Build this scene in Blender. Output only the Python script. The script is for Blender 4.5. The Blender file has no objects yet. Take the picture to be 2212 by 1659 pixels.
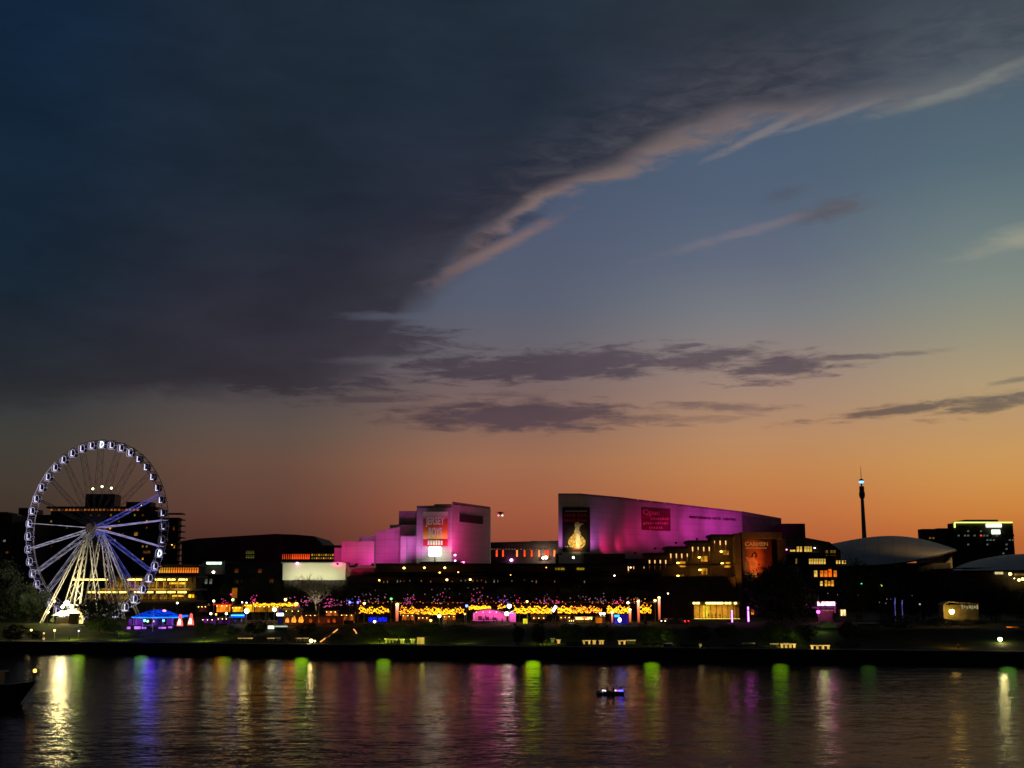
import bpy, bmesh, math, random
from mathutils import Vector, Matrix, noise

R = math.radians
rnd = random.Random(7)
scene = bpy.context.scene
COL = scene.collection

# ------------------------------------------------------------------ camera
CAM_H = 16.5
FPX = 2505.8                 # focal length in the 2212 px wide view of the photograph
CX, CY, HZ = 1106.0, 829.5, 1279.0
PITCH = math.atan((HZ - CY) / FPX)
cam_data = bpy.data.cameras.new("camera")
cam = bpy.data.objects.new("camera", cam_data)
COL.objects.link(cam)
cam.location = (0, 0, CAM_H)
cam.rotation_euler = (math.pi / 2 + PITCH, 0, 0)
cam_data.sensor_width = 36.0
cam_data.lens = 36.0 * FPX / 2212.0
cam_data.clip_start = 0.5
cam_data.clip_end = 20000.0
scene.camera = cam
scene.view_settings.view_transform = 'Standard'
scene.view_settings.look = 'None'
scene.view_settings.gamma = 1.0
scene.view_settings.exposure = 0.0
scene.view_settings.use_curve_mapping = False
scene.cycles.use_denoising = True
scene.cycles.sample_clamp_indirect = 4.0
scene.cycles.max_bounces = 6
scene.cycles.use_light_tree = True
scene.cycles.caustics_reflective = False

_c, _s = math.cos(PITCH), math.sin(PITCH)


def ray(px, py):
    u, v = px - CX, CY - py
    return Vector((u, FPX * _c - v * _s, FPX * _s + v * _c))


def W(px, py, Y):
    """The point at distance Y (metres north of the camera) seen at view position px, py."""
    d = ray(px, py)
    k = Y / d.y
    return Vector((d.x * k, Y, CAM_H + d.z * k))


def AZEL(px, py):
    d = ray(px, py).normalized()
    return math.degrees(math.atan2(d.x, d.y)), math.degrees(math.asin(d.z))


def lin(c):
    out = []
    for v in c[:3]:
        v = v / 255.0
        out.append(v / 12.92 if v <= 0.04045 else ((v + 0.055) / 1.055) ** 2.4)
    return (out[0], out[1], out[2], 1.0)


# ------------------------------------------------------------------ sky
world = bpy.data.worlds.new("World")
scene.world = world
world.use_nodes = True
wt = world.node_tree
wt.nodes.clear()
WN, WL = wt.nodes, wt.links


def wmath(op, a, b=None, c=None, clamp=False):
    n = WN.new('ShaderNodeMath')
    n.operation = op
    n.use_clamp = clamp
    for i, v in enumerate((a, b, c)):
        if v is None:
            continue
        if isinstance(v, (int, float)):
            n.inputs[i].default_value = v
        else:
            WL.new(v, n.inputs[i])
    return n.outputs[0]


def wrange(v, a0, a1, b0=0.0, b1=1.0, smooth=True):
    n = WN.new('ShaderNodeMapRange')
    n.interpolation_type = 'SMOOTHSTEP' if smooth else 'LINEAR'
    n.clamp = True
    WL.new(v, n.inputs[0])
    for i, x in enumerate((a0, a1, b0, b1)):
        n.inputs[i + 1].default_value = x
    return n.outputs[0]


def wmix(f, a, b):
    n = WN.new('ShaderNodeMix')
    n.data_type = 'RGBA'
    n.clamp_factor = True
    if isinstance(f, (int, float)):
        n.inputs[0].default_value = f
    else:
        WL.new(f, n.inputs[0])
    for i, v in ((6, a), (7, b)):
        if isinstance(v, tuple):
            n.inputs[i].default_value = v
        else:
            WL.new(v, n.inputs[i])
    return n.outputs[2]


def wramp(fac, stops, lo, hi):
    n = WN.new('ShaderNodeValToRGB')
    cr = n.color_ramp
    cr.interpolation = 'LINEAR'
    stops = sorted(((v - lo) / (hi - lo), c) for v, c in stops)
    while len(cr.elements) < len(stops):
        cr.elements.new(0.5)
    for e, (p, c) in zip(cr.elements, stops):
        e.position = min(max(p, 0.0), 1.0)
        e.color = lin(c)
    WL.new(wrange(fac, lo, hi, smooth=False), n.inputs[0])
    return n.outputs[0]


tc = WN.new('ShaderNodeTexCoord')
sep = WN.new('ShaderNodeSeparateXYZ')
WL.new(tc.outputs['Generated'], sep.inputs[0])
AZ = wmath('MULTIPLY', wmath('ARCTAN2', sep.outputs[0], sep.outputs[1]), 180 / math.pi)
EL = wmath('MULTIPLY', wmath('ARCSINE', sep.outputs[2]), 180 / math.pi)
comb = WN.new('ShaderNodeCombineXYZ')
WL.new(AZ, comb.inputs[0])
WL.new(EL, comb.inputs[1])


def wnoise(vec, scale, detail, rough=0.55, sx=1.0, sy=1.0, rot=0.0, off=0.0, dist=0.0):
    m = WN.new('ShaderNodeMapping')
    m.inputs['Scale'].default_value = (sx, sy, 1)
    m.inputs['Rotation'].default_value = (0, 0, rot)
    m.inputs['Location'].default_value = (off, off * 0.7, 0)
    WL.new(vec, m.inputs[0])
    n = WN.new('ShaderNodeTexNoise')
    n.inputs['Scale'].default_value = scale
    n.inputs['Detail'].default_value = detail
    n.inputs['Roughness'].default_value = rough
    n.inputs['Distortion'].default_value = dist
    WL.new(m.outputs[0], n.inputs[0])
    return n.outputs[0]


# fine wisps stretched along the wind (rising to the right), and a coarse warp
n_fine = wnoise(comb.outputs[0], 1.0, 7, 0.62, 0.42, 1.5, R(-14), 3.1, 0.6)
n_coarse = wnoise(comb.outputs[0], 1.0, 4, 0.5, 0.12, 0.32, R(-18), 9.7)
n_low = wnoise(comb.outputs[0], 1.0, 7, 0.62, 0.5, 2.6, R(-3), 17.3, 0.4)
cf = wmath('SUBTRACT', n_fine, 0.5)
cc = wmath('SUBTRACT', n_coarse, 0.5)
cl = wmath('SUBTRACT', n_low, 0.5)


def col_ramp(x, pts):
    return [(AZEL(x, y)[1], c) for y, c in pts]


def sky_columns(cols, y_key=1000):
    """Mix one colour ramp over elevation per azimuth column, left to right."""
    prev, paz = None, None
    for x, pts in cols:
        a = AZEL(x, y_key)[0]
        r = wramp(EL, col_ramp(x, pts), -2.0, 42.0)
        if prev is None:
            prev = r
        else:
            prev = wmix(wrange(AZ, paz, a, smooth=True), prev, r)
        paz = a
    return prev


clear = sky_columns([
    (0, [(1279, (52, 38, 34)), (1150, (62, 47, 40)), (1050, (68, 58, 50)), (950, (64, 62, 56)), (880, (56, 58, 60)), (600, (45, 55, 72)), (0, (28, 45, 70))]),
    (560, [(1279, (72, 42, 36)), (1160, (84, 52, 43)), (1100, (98, 64, 53)), (1000, (104, 76, 64)), (930, (94, 80, 72)), (850, (80, 74, 76)), (700, (70, 74, 88)), (400, (50, 62, 84)), (0, (35, 50, 72))]),
    (1106, [(1279, (128, 62, 46)), (1170, (146, 76, 55)), (1100, (160, 90, 64)), (1000, (160, 108, 80)), (930, (140, 105, 90)), (850, (122, 100, 98)), (760, (104, 98, 106)), (650, (88, 95, 112)), (500, (80, 89, 112)), (300, (66, 82, 104)), (0, (44, 64, 90))]),
    (1660, [(1279, (158, 78, 46)), (1170, (182, 96, 55)), (1100, (193, 114, 66)), (1020, (194, 132, 80)), (950, (186, 138, 98)), (880, (170, 136, 112)), (790, (150, 130, 122)), (680, (122, 124, 128)), (560, (98, 107, 124)), (430, (84, 98, 119)), (250, (74, 92, 114)), (0, (52, 74, 98))]),
    (2212, [(1279, (156, 78, 40)), (1170, (186, 102, 50)), (1100, (204, 130, 62)), (1040, (206, 144, 76)), (980, (201, 151, 90)), (900, (188, 150, 106)), (820, (176, 154, 118)), (700, (148, 145, 126)), (600, (128, 137, 130)), (480, (108, 124, 126)), (330, (86, 106, 118)), (150, (78, 94, 108)), (0, (62, 82, 98))]),
])

cloud = sky_columns([
    (0, [(900, (46, 47, 47)), (800, (38, 42, 48)), (600, (24, 38, 52)), (300, (20, 37, 55)), (0, (17, 36, 57))]),
    (560, [(900, (66, 56, 56)), (820, (52, 48, 56)), (650, (42, 43, 54)), (400, (32, 42, 56)), (0, (30, 42, 56))]),
    (1106, [(920, (86, 68, 74)), (800, (78, 68, 78)), (650, (62, 60, 70)), (450, (44, 46, 60)), (250, (34, 44, 58)), (0, (35, 46, 60))]),
    (1660, [(920, (104, 80, 78)), (800, (92, 80, 88)), (450, (84, 82, 92)), (300, (62, 64, 76)), (200, (56, 60, 74)), (0, (46, 54, 64))]),
    (2212, [(920, (110, 92, 76)), (860, (104, 96, 88)), (500, (120, 118, 112)), (200, (96, 106, 112)), (100, (70, 80, 90)), (0, (64, 74, 84))]),
], 500)

# lower edge of the big cloud bank, elevation over azimuth
edge_pts = [(-400, 892), (0, 886), (250, 872), (420, 866), (560, 862), (700, 850), (800, 815), (850, 745), (880, 690), (930, 645),
            (960, 600), (1030, 545), (1100, 500), (1150, 455), (1250, 412), (1350, 370), (1450, 325), (1560, 288), (1700, 262), (1850, 236), (2000, 204), (2212, 158)]
fc = WN.new('ShaderNodeFloatCurve')
LOA, HIA = -50.0, 30.0
cv = fc.mapping.curves[0]
pts = []
for x, y in edge_pts:
    a, e = AZEL(x, y)
    pts.append(((a - LOA) / (HIA - LOA), e / 40.0))
pts = [(0.0, pts[0][1])] + pts + [(1.0, 29.0 / 40.0)]
while len(cv.points) < len(pts):
    cv.points.new(0.5, 0.5)
for p, (x, y) in zip(cv.points, pts):
    p.location = (x, y)
    p.handle_type = 'AUTO_CLAMPED'
fc.mapping.update()
WL.new(wrange(AZ, LOA, HIA, smooth=False), fc.inputs[1])
edge = wmath('MULTIPLY', fc.outputs[0], 40.0)
f0 = wmath('SUBTRACT', EL, edge)
f1 = wmath('ADD', f0, wmath('ADD', wmath('MULTIPLY', cf, 1.5), wmath('MULTIPLY', cc, 2.2)))
nar = wmath('ADD', wrange(AZ, AZEL(960, 600)[0], AZEL(1200, 450)[0]), wrange(AZ, AZEL(820, 600)[0], AZEL(620, 450)[0]))
bank = wmath('ADD', wmath('MULTIPLY', wrange(f1, -0.45, 1.0), nar), wmath('MULTIPLY', wrange(f1, -1.1, 1.7), wmath('SUBTRACT', 1.0, nar)))
softbank = wrange(f1, -0.6, 2.8)


def lens(x, y, hw, hh, rot=0.0, soft=0.55, nz=None, amp=1.0, power=1.0):
    a, e = AZEL(x, y)
    deg = 1.0 / (math.pi / 180 * FPX)
    m = WN.new('ShaderNodeMapping')
    m.vector_type = 'TEXTURE'
    m.inputs['Location'].default_value = (a, e, 0)
    m.inputs['Rotation'].default_value = (0, 0, R(rot))
    m.inputs['Scale'].default_value = (hw * deg, hh * deg, 1)
    WL.new(comb.outputs[0], m.inputs[0])
    ln = WN.new('ShaderNodeVectorMath')
    ln.operation = 'LENGTH'
    WL.new(m.outputs[0], ln.inputs[0])
    d = wmath('ADD', ln.outputs['Value'], wmath('MULTIPLY', nz if nz is not None else cl, amp * 3.2))
    return wmath('MULTIPLY', wrange(d, 1.0 + soft * 0.4, 1.0 - soft, 0.0, 1.0), power)


low = None
for args in [
    (800, 738, 200, 44, 0, .6, None, .8, .95), (620, 812, 250, 52, 0, .6, None, .8, .95), (1000, 800, 190, 26, -3, .7, None, 1.2, .95),
    (1200, 789, 370, 38, 2, .55, None, .85, .95), (1500, 778, 190, 26, 3, .7, None, 1.0, .85), (1700, 796, 130, 28, 3, .7, None, 1.1, .9),
    (1800, 775, 230, 7, 1, .8, None, 1.0, .7), (1115, 899, 290, 36, 0, .55, None, .7, .95), (1330, 905, 160, 18, 0, .9, None, 1.2, .6),
    (1560, 880, 120, 12, -3, .9, None, 1.2, .6), (1520, 905, 160, 8, 0, .9, None, 1.0, .35), (1960, 885, 210, 13, 4, .8, None, 1.0, .85),
    (2170, 868, 160, 19, 5, .8, None, 1.0, .85), (2200, 820, 60, 6, 4, .8, None, .8, .6), (800, 862, 180, 9, 2, .8, None, 1.0, .7),
    (1085, 852, 90, 6, 0, .9, None, 1.0, .5), (1790, 455, 90, 22, 10, .8, cf, .7, .75), (1700, 418, 60, 13, 10, .9, cf, .8, .35),
    (1000, 540, 170, 36, 26, .9, cf, .6, .85),
]:
    v = lens(*args)
    low = v if low is None else wmath('MAXIMUM', low, v)
mask = wmath('MAXIMUM', bank, low)
hole = wmath('MAXIMUM', lens(840, 684, 130, 11, 1, .9, None, .7, .75), lens(790, 778, 80, 10, 2, .9, None, .7, .6))
mask = wmath('MULTIPLY', mask, wmath('SUBTRACT', 1.0, hole))
shade = wrange(wmath('ADD', wmath('MULTIPLY', cc, 1.0), wmath('MULTIPLY', cf, 0.35)), -0.25, 0.25, 0.82, 1.18, smooth=False)
vm = WN.new('ShaderNodeVectorMath')
vm.operation = 'SCALE'
WL.new(cloud, vm.inputs[0])
WL.new(shade, vm.inputs['Scale'])
sky = wmix(mask, clear, vm.outputs[0])
# thin veil and sunlit rims along the bank's lower edge, catching the last light
rim = wmath('MULTIPLY', wrange(f1, -0.6, 0.2), wrange(f1, 1.1, 0.15))
a0, a1, a2 = AZEL(900, 600)[0], AZEL(1180, 440)[0], AZEL(2400, 300)[0]
rim = wmath('MULTIPLY', rim, wmath('MULTIPLY', wrange(AZ, a0, a1), wrange(AZ, a1 + 6, a2 + 4, 1.0, 0.25)))
rim = wmath('MULTIPLY', rim, wrange(n_fine, 0.32, 0.62, 0.45, 1.0))
sky = wmix(wmath('MULTIPLY', rim, 0.5), sky, wmix(wrange(AZ, a1 + 2, a2), lin((156, 124, 108)), lin((124, 122, 120))))
veil = wmath('MULTIPLY', wrange(f1, 5.5, 0.5), wrange(f1, -0.2, 0.6))
veil = wmath('MULTIPLY', veil, wmath('MULTIPLY', wrange(AZ, -10, 8), wrange(n_fine, 0.3, 0.8)))
sky = wmix(wmath('MULTIPLY', veil, 0.32), sky, lin((112, 108, 112)))
for (args, colr) in [((1085, 532, 150, 15, 25, .95, cf, .5, .7), (136, 108, 100)), ((975, 590, 60, 14, 38, .95, cf, .5, .4), (110, 88, 88)), ((1640, 292, 130, 9, 20, .9, cf, .8, .55), (140, 128, 124)),
                     ((1800, 250, 130, 7, 12, .9, cf, .8, .5), (128, 124, 122)),
                     ((1600, 505, 190, 12, 12, .9, cf, .8, .4), (135, 122, 128)), ((2230, 508, 130, 26, 8, .95, cf, .5, .55), (168, 164, 140)),
                     ((2060, 200, 170, 12, 9, .9, cf, 1.0, .5), (128, 130, 124)), ((2140, 160, 130, 10, 14, .9, cf, 1.0, .4), (130, 134, 128))]:
    sky = wmix(lens(*args), sky, lin(colr))
# away from the afterglow the evening sky is deep blue grey
away = wrange(wmath('ABSOLUTE', wmath('SUBTRACT', AZ, 20.0)), 46, 85)
sky = wmix(away, sky, lin((16, 19, 27)))
hi = wrange(EL, 30, 60)
sky = wmix(hi, sky, lin((27, 33, 44)))
bg = WN.new('ShaderNodeBackground')
WL.new(sky, bg.inputs[0])
bg.inputs[1].default_value = 1.0
wo = WN.new('ShaderNodeOutputWorld')
WL.new(bg.outputs[0], wo.inputs[0])
world.cycles.sampling_method = 'MANUAL'
world.cycles.sample_map_resolution = 512

# ------------------------------------------------------------------ materials
MATS = {}


def mat(name, color, rough=0.7, metal=0.0, noise_amt=0.25, nscale=0.6, spec=0.3, emit=None, estr=0.0, bump=0.0, joints=None):
    """A procedural Principled material: base colour broken up by noise; optional panel joints."""
    if name in MATS:
        return MATS[name]
    m = bpy.data.materials.new(name)
    m.use_nodes = True
    nt = m.node_tree
    N, L = nt.nodes, nt.links
    b = N['Principled BSDF']
    b.inputs['Roughness'].default_value = rough
    b.inputs['Metallic'].default_value = metal
    b.inputs['Specular IOR Level'].default_value = spec
    t = N.new('ShaderNodeTexCoord')
    n = N.new('ShaderNodeTexNoise')
    n.inputs['Scale'].default_value = nscale
    n.inputs['Detail'].default_value = 6
    L.new(t.outputs['Object'], n.inputs[0])
    r = N.new('ShaderNodeValToRGB')
    c = color
    r.color_ramp.elements[0].position = 0.3
    r.color_ramp.elements[1].position = 0.7
    r.color_ramp.elements[0].color = tuple(v * (1 - noise_amt) for v in c[:3]) + (1,)
    r.color_ramp.elements[1].color = tuple(min(v * (1 + noise_amt * 0.6), 1) for v in c[:3]) + (1,)
    L.new(n.outputs[0], r.inputs[0])
    out = r.outputs[0]
    if joints:
        w, h = joints
        sp = N.new('ShaderNodeSeparateXYZ')
        L.new(t.outputs['Object'], sp.inputs[0])
        last = None
        ad = N.new('ShaderNodeMath'); ad.operation = 'ADD'
        L.new(sp.outputs[0], ad.inputs[0]); L.new(sp.outputs[1], ad.inputs[1])
        for src, size in ((ad.outputs[0], w), (sp.outputs[2], h)):
            pm = N.new('ShaderNodeMath'); pm.operation = 'PINGPONG'
            L.new(src, pm.inputs[0]); pm.inputs[1].default_value = size / 2
            lt = N.new('ShaderNodeMath'); lt.operation = 'LESS_THAN'
            L.new(pm.outputs[0], lt.inputs[0]); lt.inputs[1].default_value = 0.035
            if last is None:
                last = lt.outputs[0]
            else:
                mx = N.new('ShaderNodeMath'); mx.operation = 'MAXIMUM'
                L.new(last, mx.inputs[0]); L.new(lt.outputs[0], mx.inputs[1]); last = mx.outputs[0]
        mixn = N.new('ShaderNodeMix'); mixn.data_type = 'RGBA'
        L.new(last, mixn.inputs[0]); L.new(out, mixn.inputs[6])
        mixn.inputs[7].default_value = tuple(v * 0.45 for v in c[:3]) + (1,)
        out = mixn.outputs[2]
    L.new(out, b.inputs['Base Color'])
    if bump:
        bp = N.new('ShaderNodeBump'); bp.inputs['Strength'].default_value = bump
        L.new(n.outputs[0], bp.inputs['Height']); L.new(bp.outputs[0], b.inputs['Normal'])
    if emit is not None:
        b.inputs['Emission Color'].default_value = emit
        b.inputs['Emission Strength'].default_value = estr
    MATS[name] = m
    return m


def glow(name, rgb, strength, vary=0.0, vscale=1.5, sample=True, stripes=0.0):
    """A light-giving surface (lamp, LED, lit window); vary = unevenness of what glows behind it."""
    if name in MATS:
        return MATS[name]
    m = bpy.data.materials.new(name)
    m.use_nodes = True
    nt = m.node_tree
    N, L = nt.nodes, nt.links
    N.clear()
    e = N.new('ShaderNodeEmission')
    e.inputs[0].default_value = lin(rgb)
    e.inputs[1].default_value = strength
    if vary:
        t = N.new('ShaderNodeTexCoord')
        mp = N.new('ShaderNodeMapping')
        mp.inputs['Scale'].default_value = (1, 1, 0.35)
        L.new(t.outputs['Object'], mp.inputs[0])
        n = N.new('ShaderNodeTexNoise')
        n.inputs['Scale'].default_value = vscale
        n.inputs['Detail'].default_value = 3
        L.new(mp.outputs[0], n.inputs[0])
        r = N.new('ShaderNodeMapRange')
        r.inputs[1].default_value = 0.38
        r.inputs[2].default_value = 0.62
        r.inputs[3].default_value = strength * (1 - vary)
        r.inputs[4].default_value = strength * (1 + vary * 0.7)
        L.new(n.outputs[0], r.inputs[0])
        L.new(r.outputs[0], e.inputs[1])
    o = N.new('ShaderNodeOutputMaterial')
    L.new(e.outputs[0], o.inputs[0])
    if not sample:
        m.cycles.emission_sampling = 'NONE'
    MATS[name] = m
    return m


WHITE_CONC = mat('pale_concrete', (0.50, 0.49, 0.47), 0.8, noise_amt=0.12, nscale=0.15, joints=(4.2, 2.7))
CONC = mat('grey_concrete', (0.30, 0.29, 0.28), 0.8, noise_amt=0.3, nscale=0.3, joints=(3.6, 1.8))
BROWN = mat('brown_concrete', (0.13, 0.075, 0.05), 0.75, noise_amt=0.3, nscale=0.3, joints=(3.0, 1.5))
DARK = mat('dark_cladding', (0.05, 0.045, 0.045), 0.6, noise_amt=0.35, nscale=0.4)
ROOF = mat('dark_roof', (0.06, 0.055, 0.055), 0.7, noise_amt=0.3)
STEEL = mat('white_steel', (0.72, 0.72, 0.72), 0.4, noise_amt=0.1)
GREYMETAL = mat('grey_metal', (0.22, 0.22, 0.23), 0.45, metal=0.6, noise_amt=0.2)
BLACK = mat('black_metal', (0.03, 0.03, 0.032), 0.5, noise_amt=0.3)
GLASS = mat('dark_glass', (0.02, 0.025, 0.035), 0.12, noise_amt=0.2, spec=0.6)
BARK = mat('bark', (0.10, 0.075, 0.055), 0.9, noise_amt=0.35, nscale=2.0)
PALEBARK = mat('pale_bark', (0.42, 0.40, 0.34), 0.85, noise_amt=0.3, nscale=2.0)
SHELLROOF = mat('pale_roof_sheet', (0.34, 0.31, 0.26), 0.55, noise_amt=0.15, nscale=0.1)
TIMBER = mat('timber', (0.16, 0.10, 0.06), 0.7, noise_amt=0.35, nscale=1.5)
PAVE = mat('paving', (0.20, 0.19, 0.18), 0.85, noise_amt=0.3, nscale=0.5, joints=(2.0, 50.0))
CLOTHD = mat('dark_clothes', (0.03, 0.03, 0.04), 0.9, noise_amt=0.4, nscale=3)
SKIN = mat('skin', (0.35, 0.22, 0.16), 0.6, noise_amt=0.1)


def leafmat(name, c):
    m = mat(name, c, 0.6, noise_amt=0.45, nscale=0.8, spec=0.2)
    return m


LEAF = leafmat('leaf_green', (0.045, 0.07, 0.025))
LEAF2 = leafmat('leaf_dark', (0.03, 0.045, 0.02))

# ------------------------------------------------------------------ mesh helpers


class MB:
    def __init__(s):
        s.v, s.f = [], []

    def add(s, vs, fs):
        o = len(s.v)
        s.v += [tuple(v) for v in vs]
        s.f += [tuple(i + o for i in f) for f in fs]
        return s

    def box(s, x0, x1, y0, y1, z0, z1):
        return s.add([(x0, y0, z0), (x1, y0, z0), (x1, y1, z0), (x0, y1, z0), (x0, y0, z1), (x1, y0, z1), (x1, y1, z1), (x0, y1, z1)],
                     [(0, 3, 2, 1), (4, 5, 6, 7), (0, 1, 5, 4), (1, 2, 6, 5), (2, 3, 7, 6), (3, 0, 4, 7)])

    def prism(s, base, z0, z1):
        """Vertical prism over plan polygon base [(x,y)...] (counter-clockwise); z1 a number or a list of heights."""
        n = len(base)
        zt = z1 if isinstance(z1, (list, tuple)) else [z1] * n
        vs = [(x, y, z0) for x, y in base] + [(x, y, z) for (x, y), z in zip(base, zt)]
        fs = [tuple(range(n - 1, -1, -1)), tuple(range(n, 2 * n))] + [(i, (i + 1) % n, n + (i + 1) % n, n + i) for i in range(n)]
        return s.add(vs, fs)

    def profile(s, pts, y0, y1):
        """Extrude an outline [(x,z)...] from y0 to y1."""
        n = len(pts)
        vs = [(x, y0, z) for x, z in pts] + [(x, y1, z) for x, z in pts]
        fs = [tuple(range(n)), tuple(range(2 * n - 1, n - 1, -1))] + [(i, n + i, n + (i + 1) % n, (i + 1) % n) for i in range(n)]
        return s.add(vs, fs)

    def tube(s, p, q, r, r2=None, n=6, cap=True):
        p, q = Vector(p), Vector(q)
        d = q - p
        if d.length < 1e-6:
            return s
        d.normalize()
        a = d.cross(Vector((0, 0, 1)))
        if a.length < 1e-3:
            a = Vector((1, 0, 0))
        a.normalize()
        b = d.cross(a)
        r2 = r if r2 is None else r2
        vs = []
        for c, rr in ((p, r), (q, r2)):
            for i in range(n):
                t = 2 * math.pi * i / n
                vs.append(c + a * (math.cos(t) * rr) + b * (math.sin(t) * rr))
        fs = [(i, (i + 1) % n, n + (i + 1) % n, n + i) for i in range(n)]
        if cap:
            fs += [tuple(range(n - 1, -1, -1)), tuple(range(n, 2 * n))]
        return s.add(vs, fs)

    def path(s, pts, r, n=5, closed=False):
        m = len(pts)
        for i in range(m if closed else m - 1):
            s.tube(pts[i], pts[(i + 1) % m], r, n=n, cap=not closed)
        return s

    def lathe(s, prof, c=(0, 0, 0), n=16):
        """Spin [(r,z)...] about the vertical through c."""
        vs = []
        for r, z in prof:
            for i in range(n):
                t = 2 * math.pi * i / n
                vs.append((c[0] + r * math.cos(t), c[1] + r * math.sin(t), c[2] + z))
        fs = []
        for k in range(len(prof) - 1):
            for i in range(n):
                fs.append((k * n + i, k * n + (i + 1) % n, (k + 1) * n + (i + 1) % n, (k + 1) * n + i))
        fs.append(tuple(range(n - 1, -1, -1)))
        fs.append(tuple((len(prof) - 1) * n + i for i in range(n)))
        return s.add(vs, fs)

    def ball(s, c, r, n=8, m=5, sz=1.0):
        prof = [(r * math.sin(math.pi * k / m), -r * sz * math.cos(math.pi * k / m)) for k in range(m + 1)]
        prof[0] = (r * 0.02, -r * sz)
        prof[-1] = (r * 0.02, r * sz)
        return s.lathe(prof, c, n)

    def octa(s, c, r):
        x, y, z = c
        return s.add([(x + r, y, z), (x - r, y, z), (x, y + r, z), (x, y - r, z), (x, y, z + r), (x, y, z - r)],
                     [(0, 2, 4), (2, 1, 4), (1, 3, 4), (3, 0, 4), (2, 0, 5), (1, 2, 5), (3, 1, 5), (0, 3, 5)])

    def mesh(s, name, m=None, smooth=False):
        me = bpy.data.meshes.new(name)
        me.from_pydata(s.v, [], s.f)
        if smooth:
            me.polygons.foreach_set('use_smooth', [True] * len(me.polygons))
        if m is not None:
            me.materials.append(m)
        me.update()
        return me

    def build(s, name, m, parent=None, smooth=False, kind=None, label=None):
        if parent is not None:
            px, py, pz = parent_world(parent)
            s.v = [(x - px, y - py, z - pz) for x, y, z in s.v]
        return link(name, s.mesh(name, m, smooth), parent, kind, label)


def parent_world(p):
    x = y = z = 0.0
    while p is not None:
        x += p.location.x; y += p.location.y; z += p.location.z
        p = p.parent
    return x, y, z


def link(name, me, parent=None, kind=None, label=None, loc=None):
    o = bpy.data.objects.new(name, me)
    COL.objects.link(o)
    if parent is not None:
        o.parent = parent
    if loc is not None:
        o.location = loc
    if kind:
        o['kind'] = kind
    if label:
        o['label'] = label
    return o


def thing(name, label, cat, loc=(0, 0, 0), group=None):
    o = bpy.data.objects.new(name, None)
    COL.objects.link(o)
    o.location = loc
    o['label'] = label
    o['category'] = cat
    if group:
        o['group'] = group
    return o


def dup(root, loc=None, label=None, rz=None):
    r = root.copy()
    COL.objects.link(r)
    if loc is not None:
        r.location = loc
    if rz is not None:
        r.rotation_euler[2] = rz
    if label:
        r['label'] = label
    for ch in list(root.children):
        c = ch.copy()
        COL.objects.link(c)
        c.parent = r
        for g in list(ch.children):
            d = g.copy()
            COL.objects.link(d)
            d.parent = c
    return r


def structure(name, mb, m, smooth=False):
    return mb.build(name, m, None, smooth, 'structure')


def lamp_light(kind, name, loc, energy, color, parent=None, target=None, size=0.3, angle=60, blend=0.6):
    ld = bpy.data.lights.new(name, kind)
    ld.energy = energy
    ld.color = lin(color)[:3]
    if kind in ('POINT', 'SPOT'):
        ld.shadow_soft_size = size
    if kind == 'SPOT':
        ld.spot_size = R(angle)
        ld.spot_blend = blend
    if kind == 'AREA':
        ld.size = size
    o = bpy.data.objects.new(name, ld)
    COL.objects.link(o)
    loc = Vector(loc)
    if target is not None:
        o.rotation_euler = (Vector(target) - loc).to_track_quat('-Z', 'Y').to_euler()
    if parent is not None:
        o.parent = parent
        loc = loc - Vector(parent_world(parent))
    o.location = loc
    return o


def span(x0, x1, yt, yb, Y):
    """x0,x1,z0,z1 in metres of a view rectangle standing at distance Y."""
    ym = (yt + yb) / 2
    return W(x0, ym, Y).x, W(x1, ym, Y).x, W((x0 + x1) / 2, yb, Y).z, W((x0 + x1) / 2, yt, Y).z


def bx(mb, x0, x1, yt, yb, Y, depth, z0=None):
    a, b, c, d = span(x0, x1, yt, yb, Y)
    mb.box(a, b, Y, Y + depth, c if z0 is None else z0, d)
    return mb


# text meshes (flat lettering)
def text_mesh(body, size, m, extrude=0.03, cond=1.0, font_space=1.0):
    cu = bpy.data.curves.new('lettering', 'FONT')
    cu.body = body
    cu.size = size
    cu.extrude = extrude
    cu.align_x = 'CENTER'
    cu.align_y = 'CENTER'
    cu.space_character = font_space
    cu.offset = 0.03 * size
    o = bpy.data.objects.new('lettering', cu)
    COL.objects.link(o)
    bpy.context.view_layer.update()
    dg = bpy.context.evaluated_depsgraph_get()
    me = bpy.data.meshes.new_from_object(o.evaluated_get(dg))
    bpy.data.objects.remove(o)
    bpy.data.curves.remove(cu)
    # stand it upright, facing -Y
    for v in me.vertices:
        x, y, z = v.co
        v.co = (x * cond, -z, y)
    me.materials.clear()
    me.materials.append(m)
    return me


def put_text(body, x0, x1, yt, yb, Y, m, parent, name='lettering', off=0.08, yaw=0.0, label=None):
    a, b, c, d = span(x0, x1, yt, yb, Y)
    me = text_mesh(body, 1.0, m)
    xs = [v.co.x for v in me.vertices]
    zs = [v.co.z for v in me.vertices]
    w, h = max(xs) - min(xs), max(zs) - min(zs)
    mx, mz = (max(xs) + min(xs)) / 2, (max(zs) + min(zs)) / 2
    L = (b - a) / (math.cos(yaw))
    for v in me.vertices:
        v.co.x = (v.co.x - mx) * L / w
        v.co.z = (v.co.z - mz) * (d - c) / h
    o = link(name, me, parent, label=label)
    px, py, pz = parent_world(parent)
    o.location = ((a + b) / 2 - px, Y - off - py, (c + d) / 2 - pz)
    o.rotation_euler[2] = yaw
    return o


# ------------------------------------------------------------------ water, ground, river wall
def bank_y(x):
    return 332 + (x + 146) * (-59 / 266)


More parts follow.
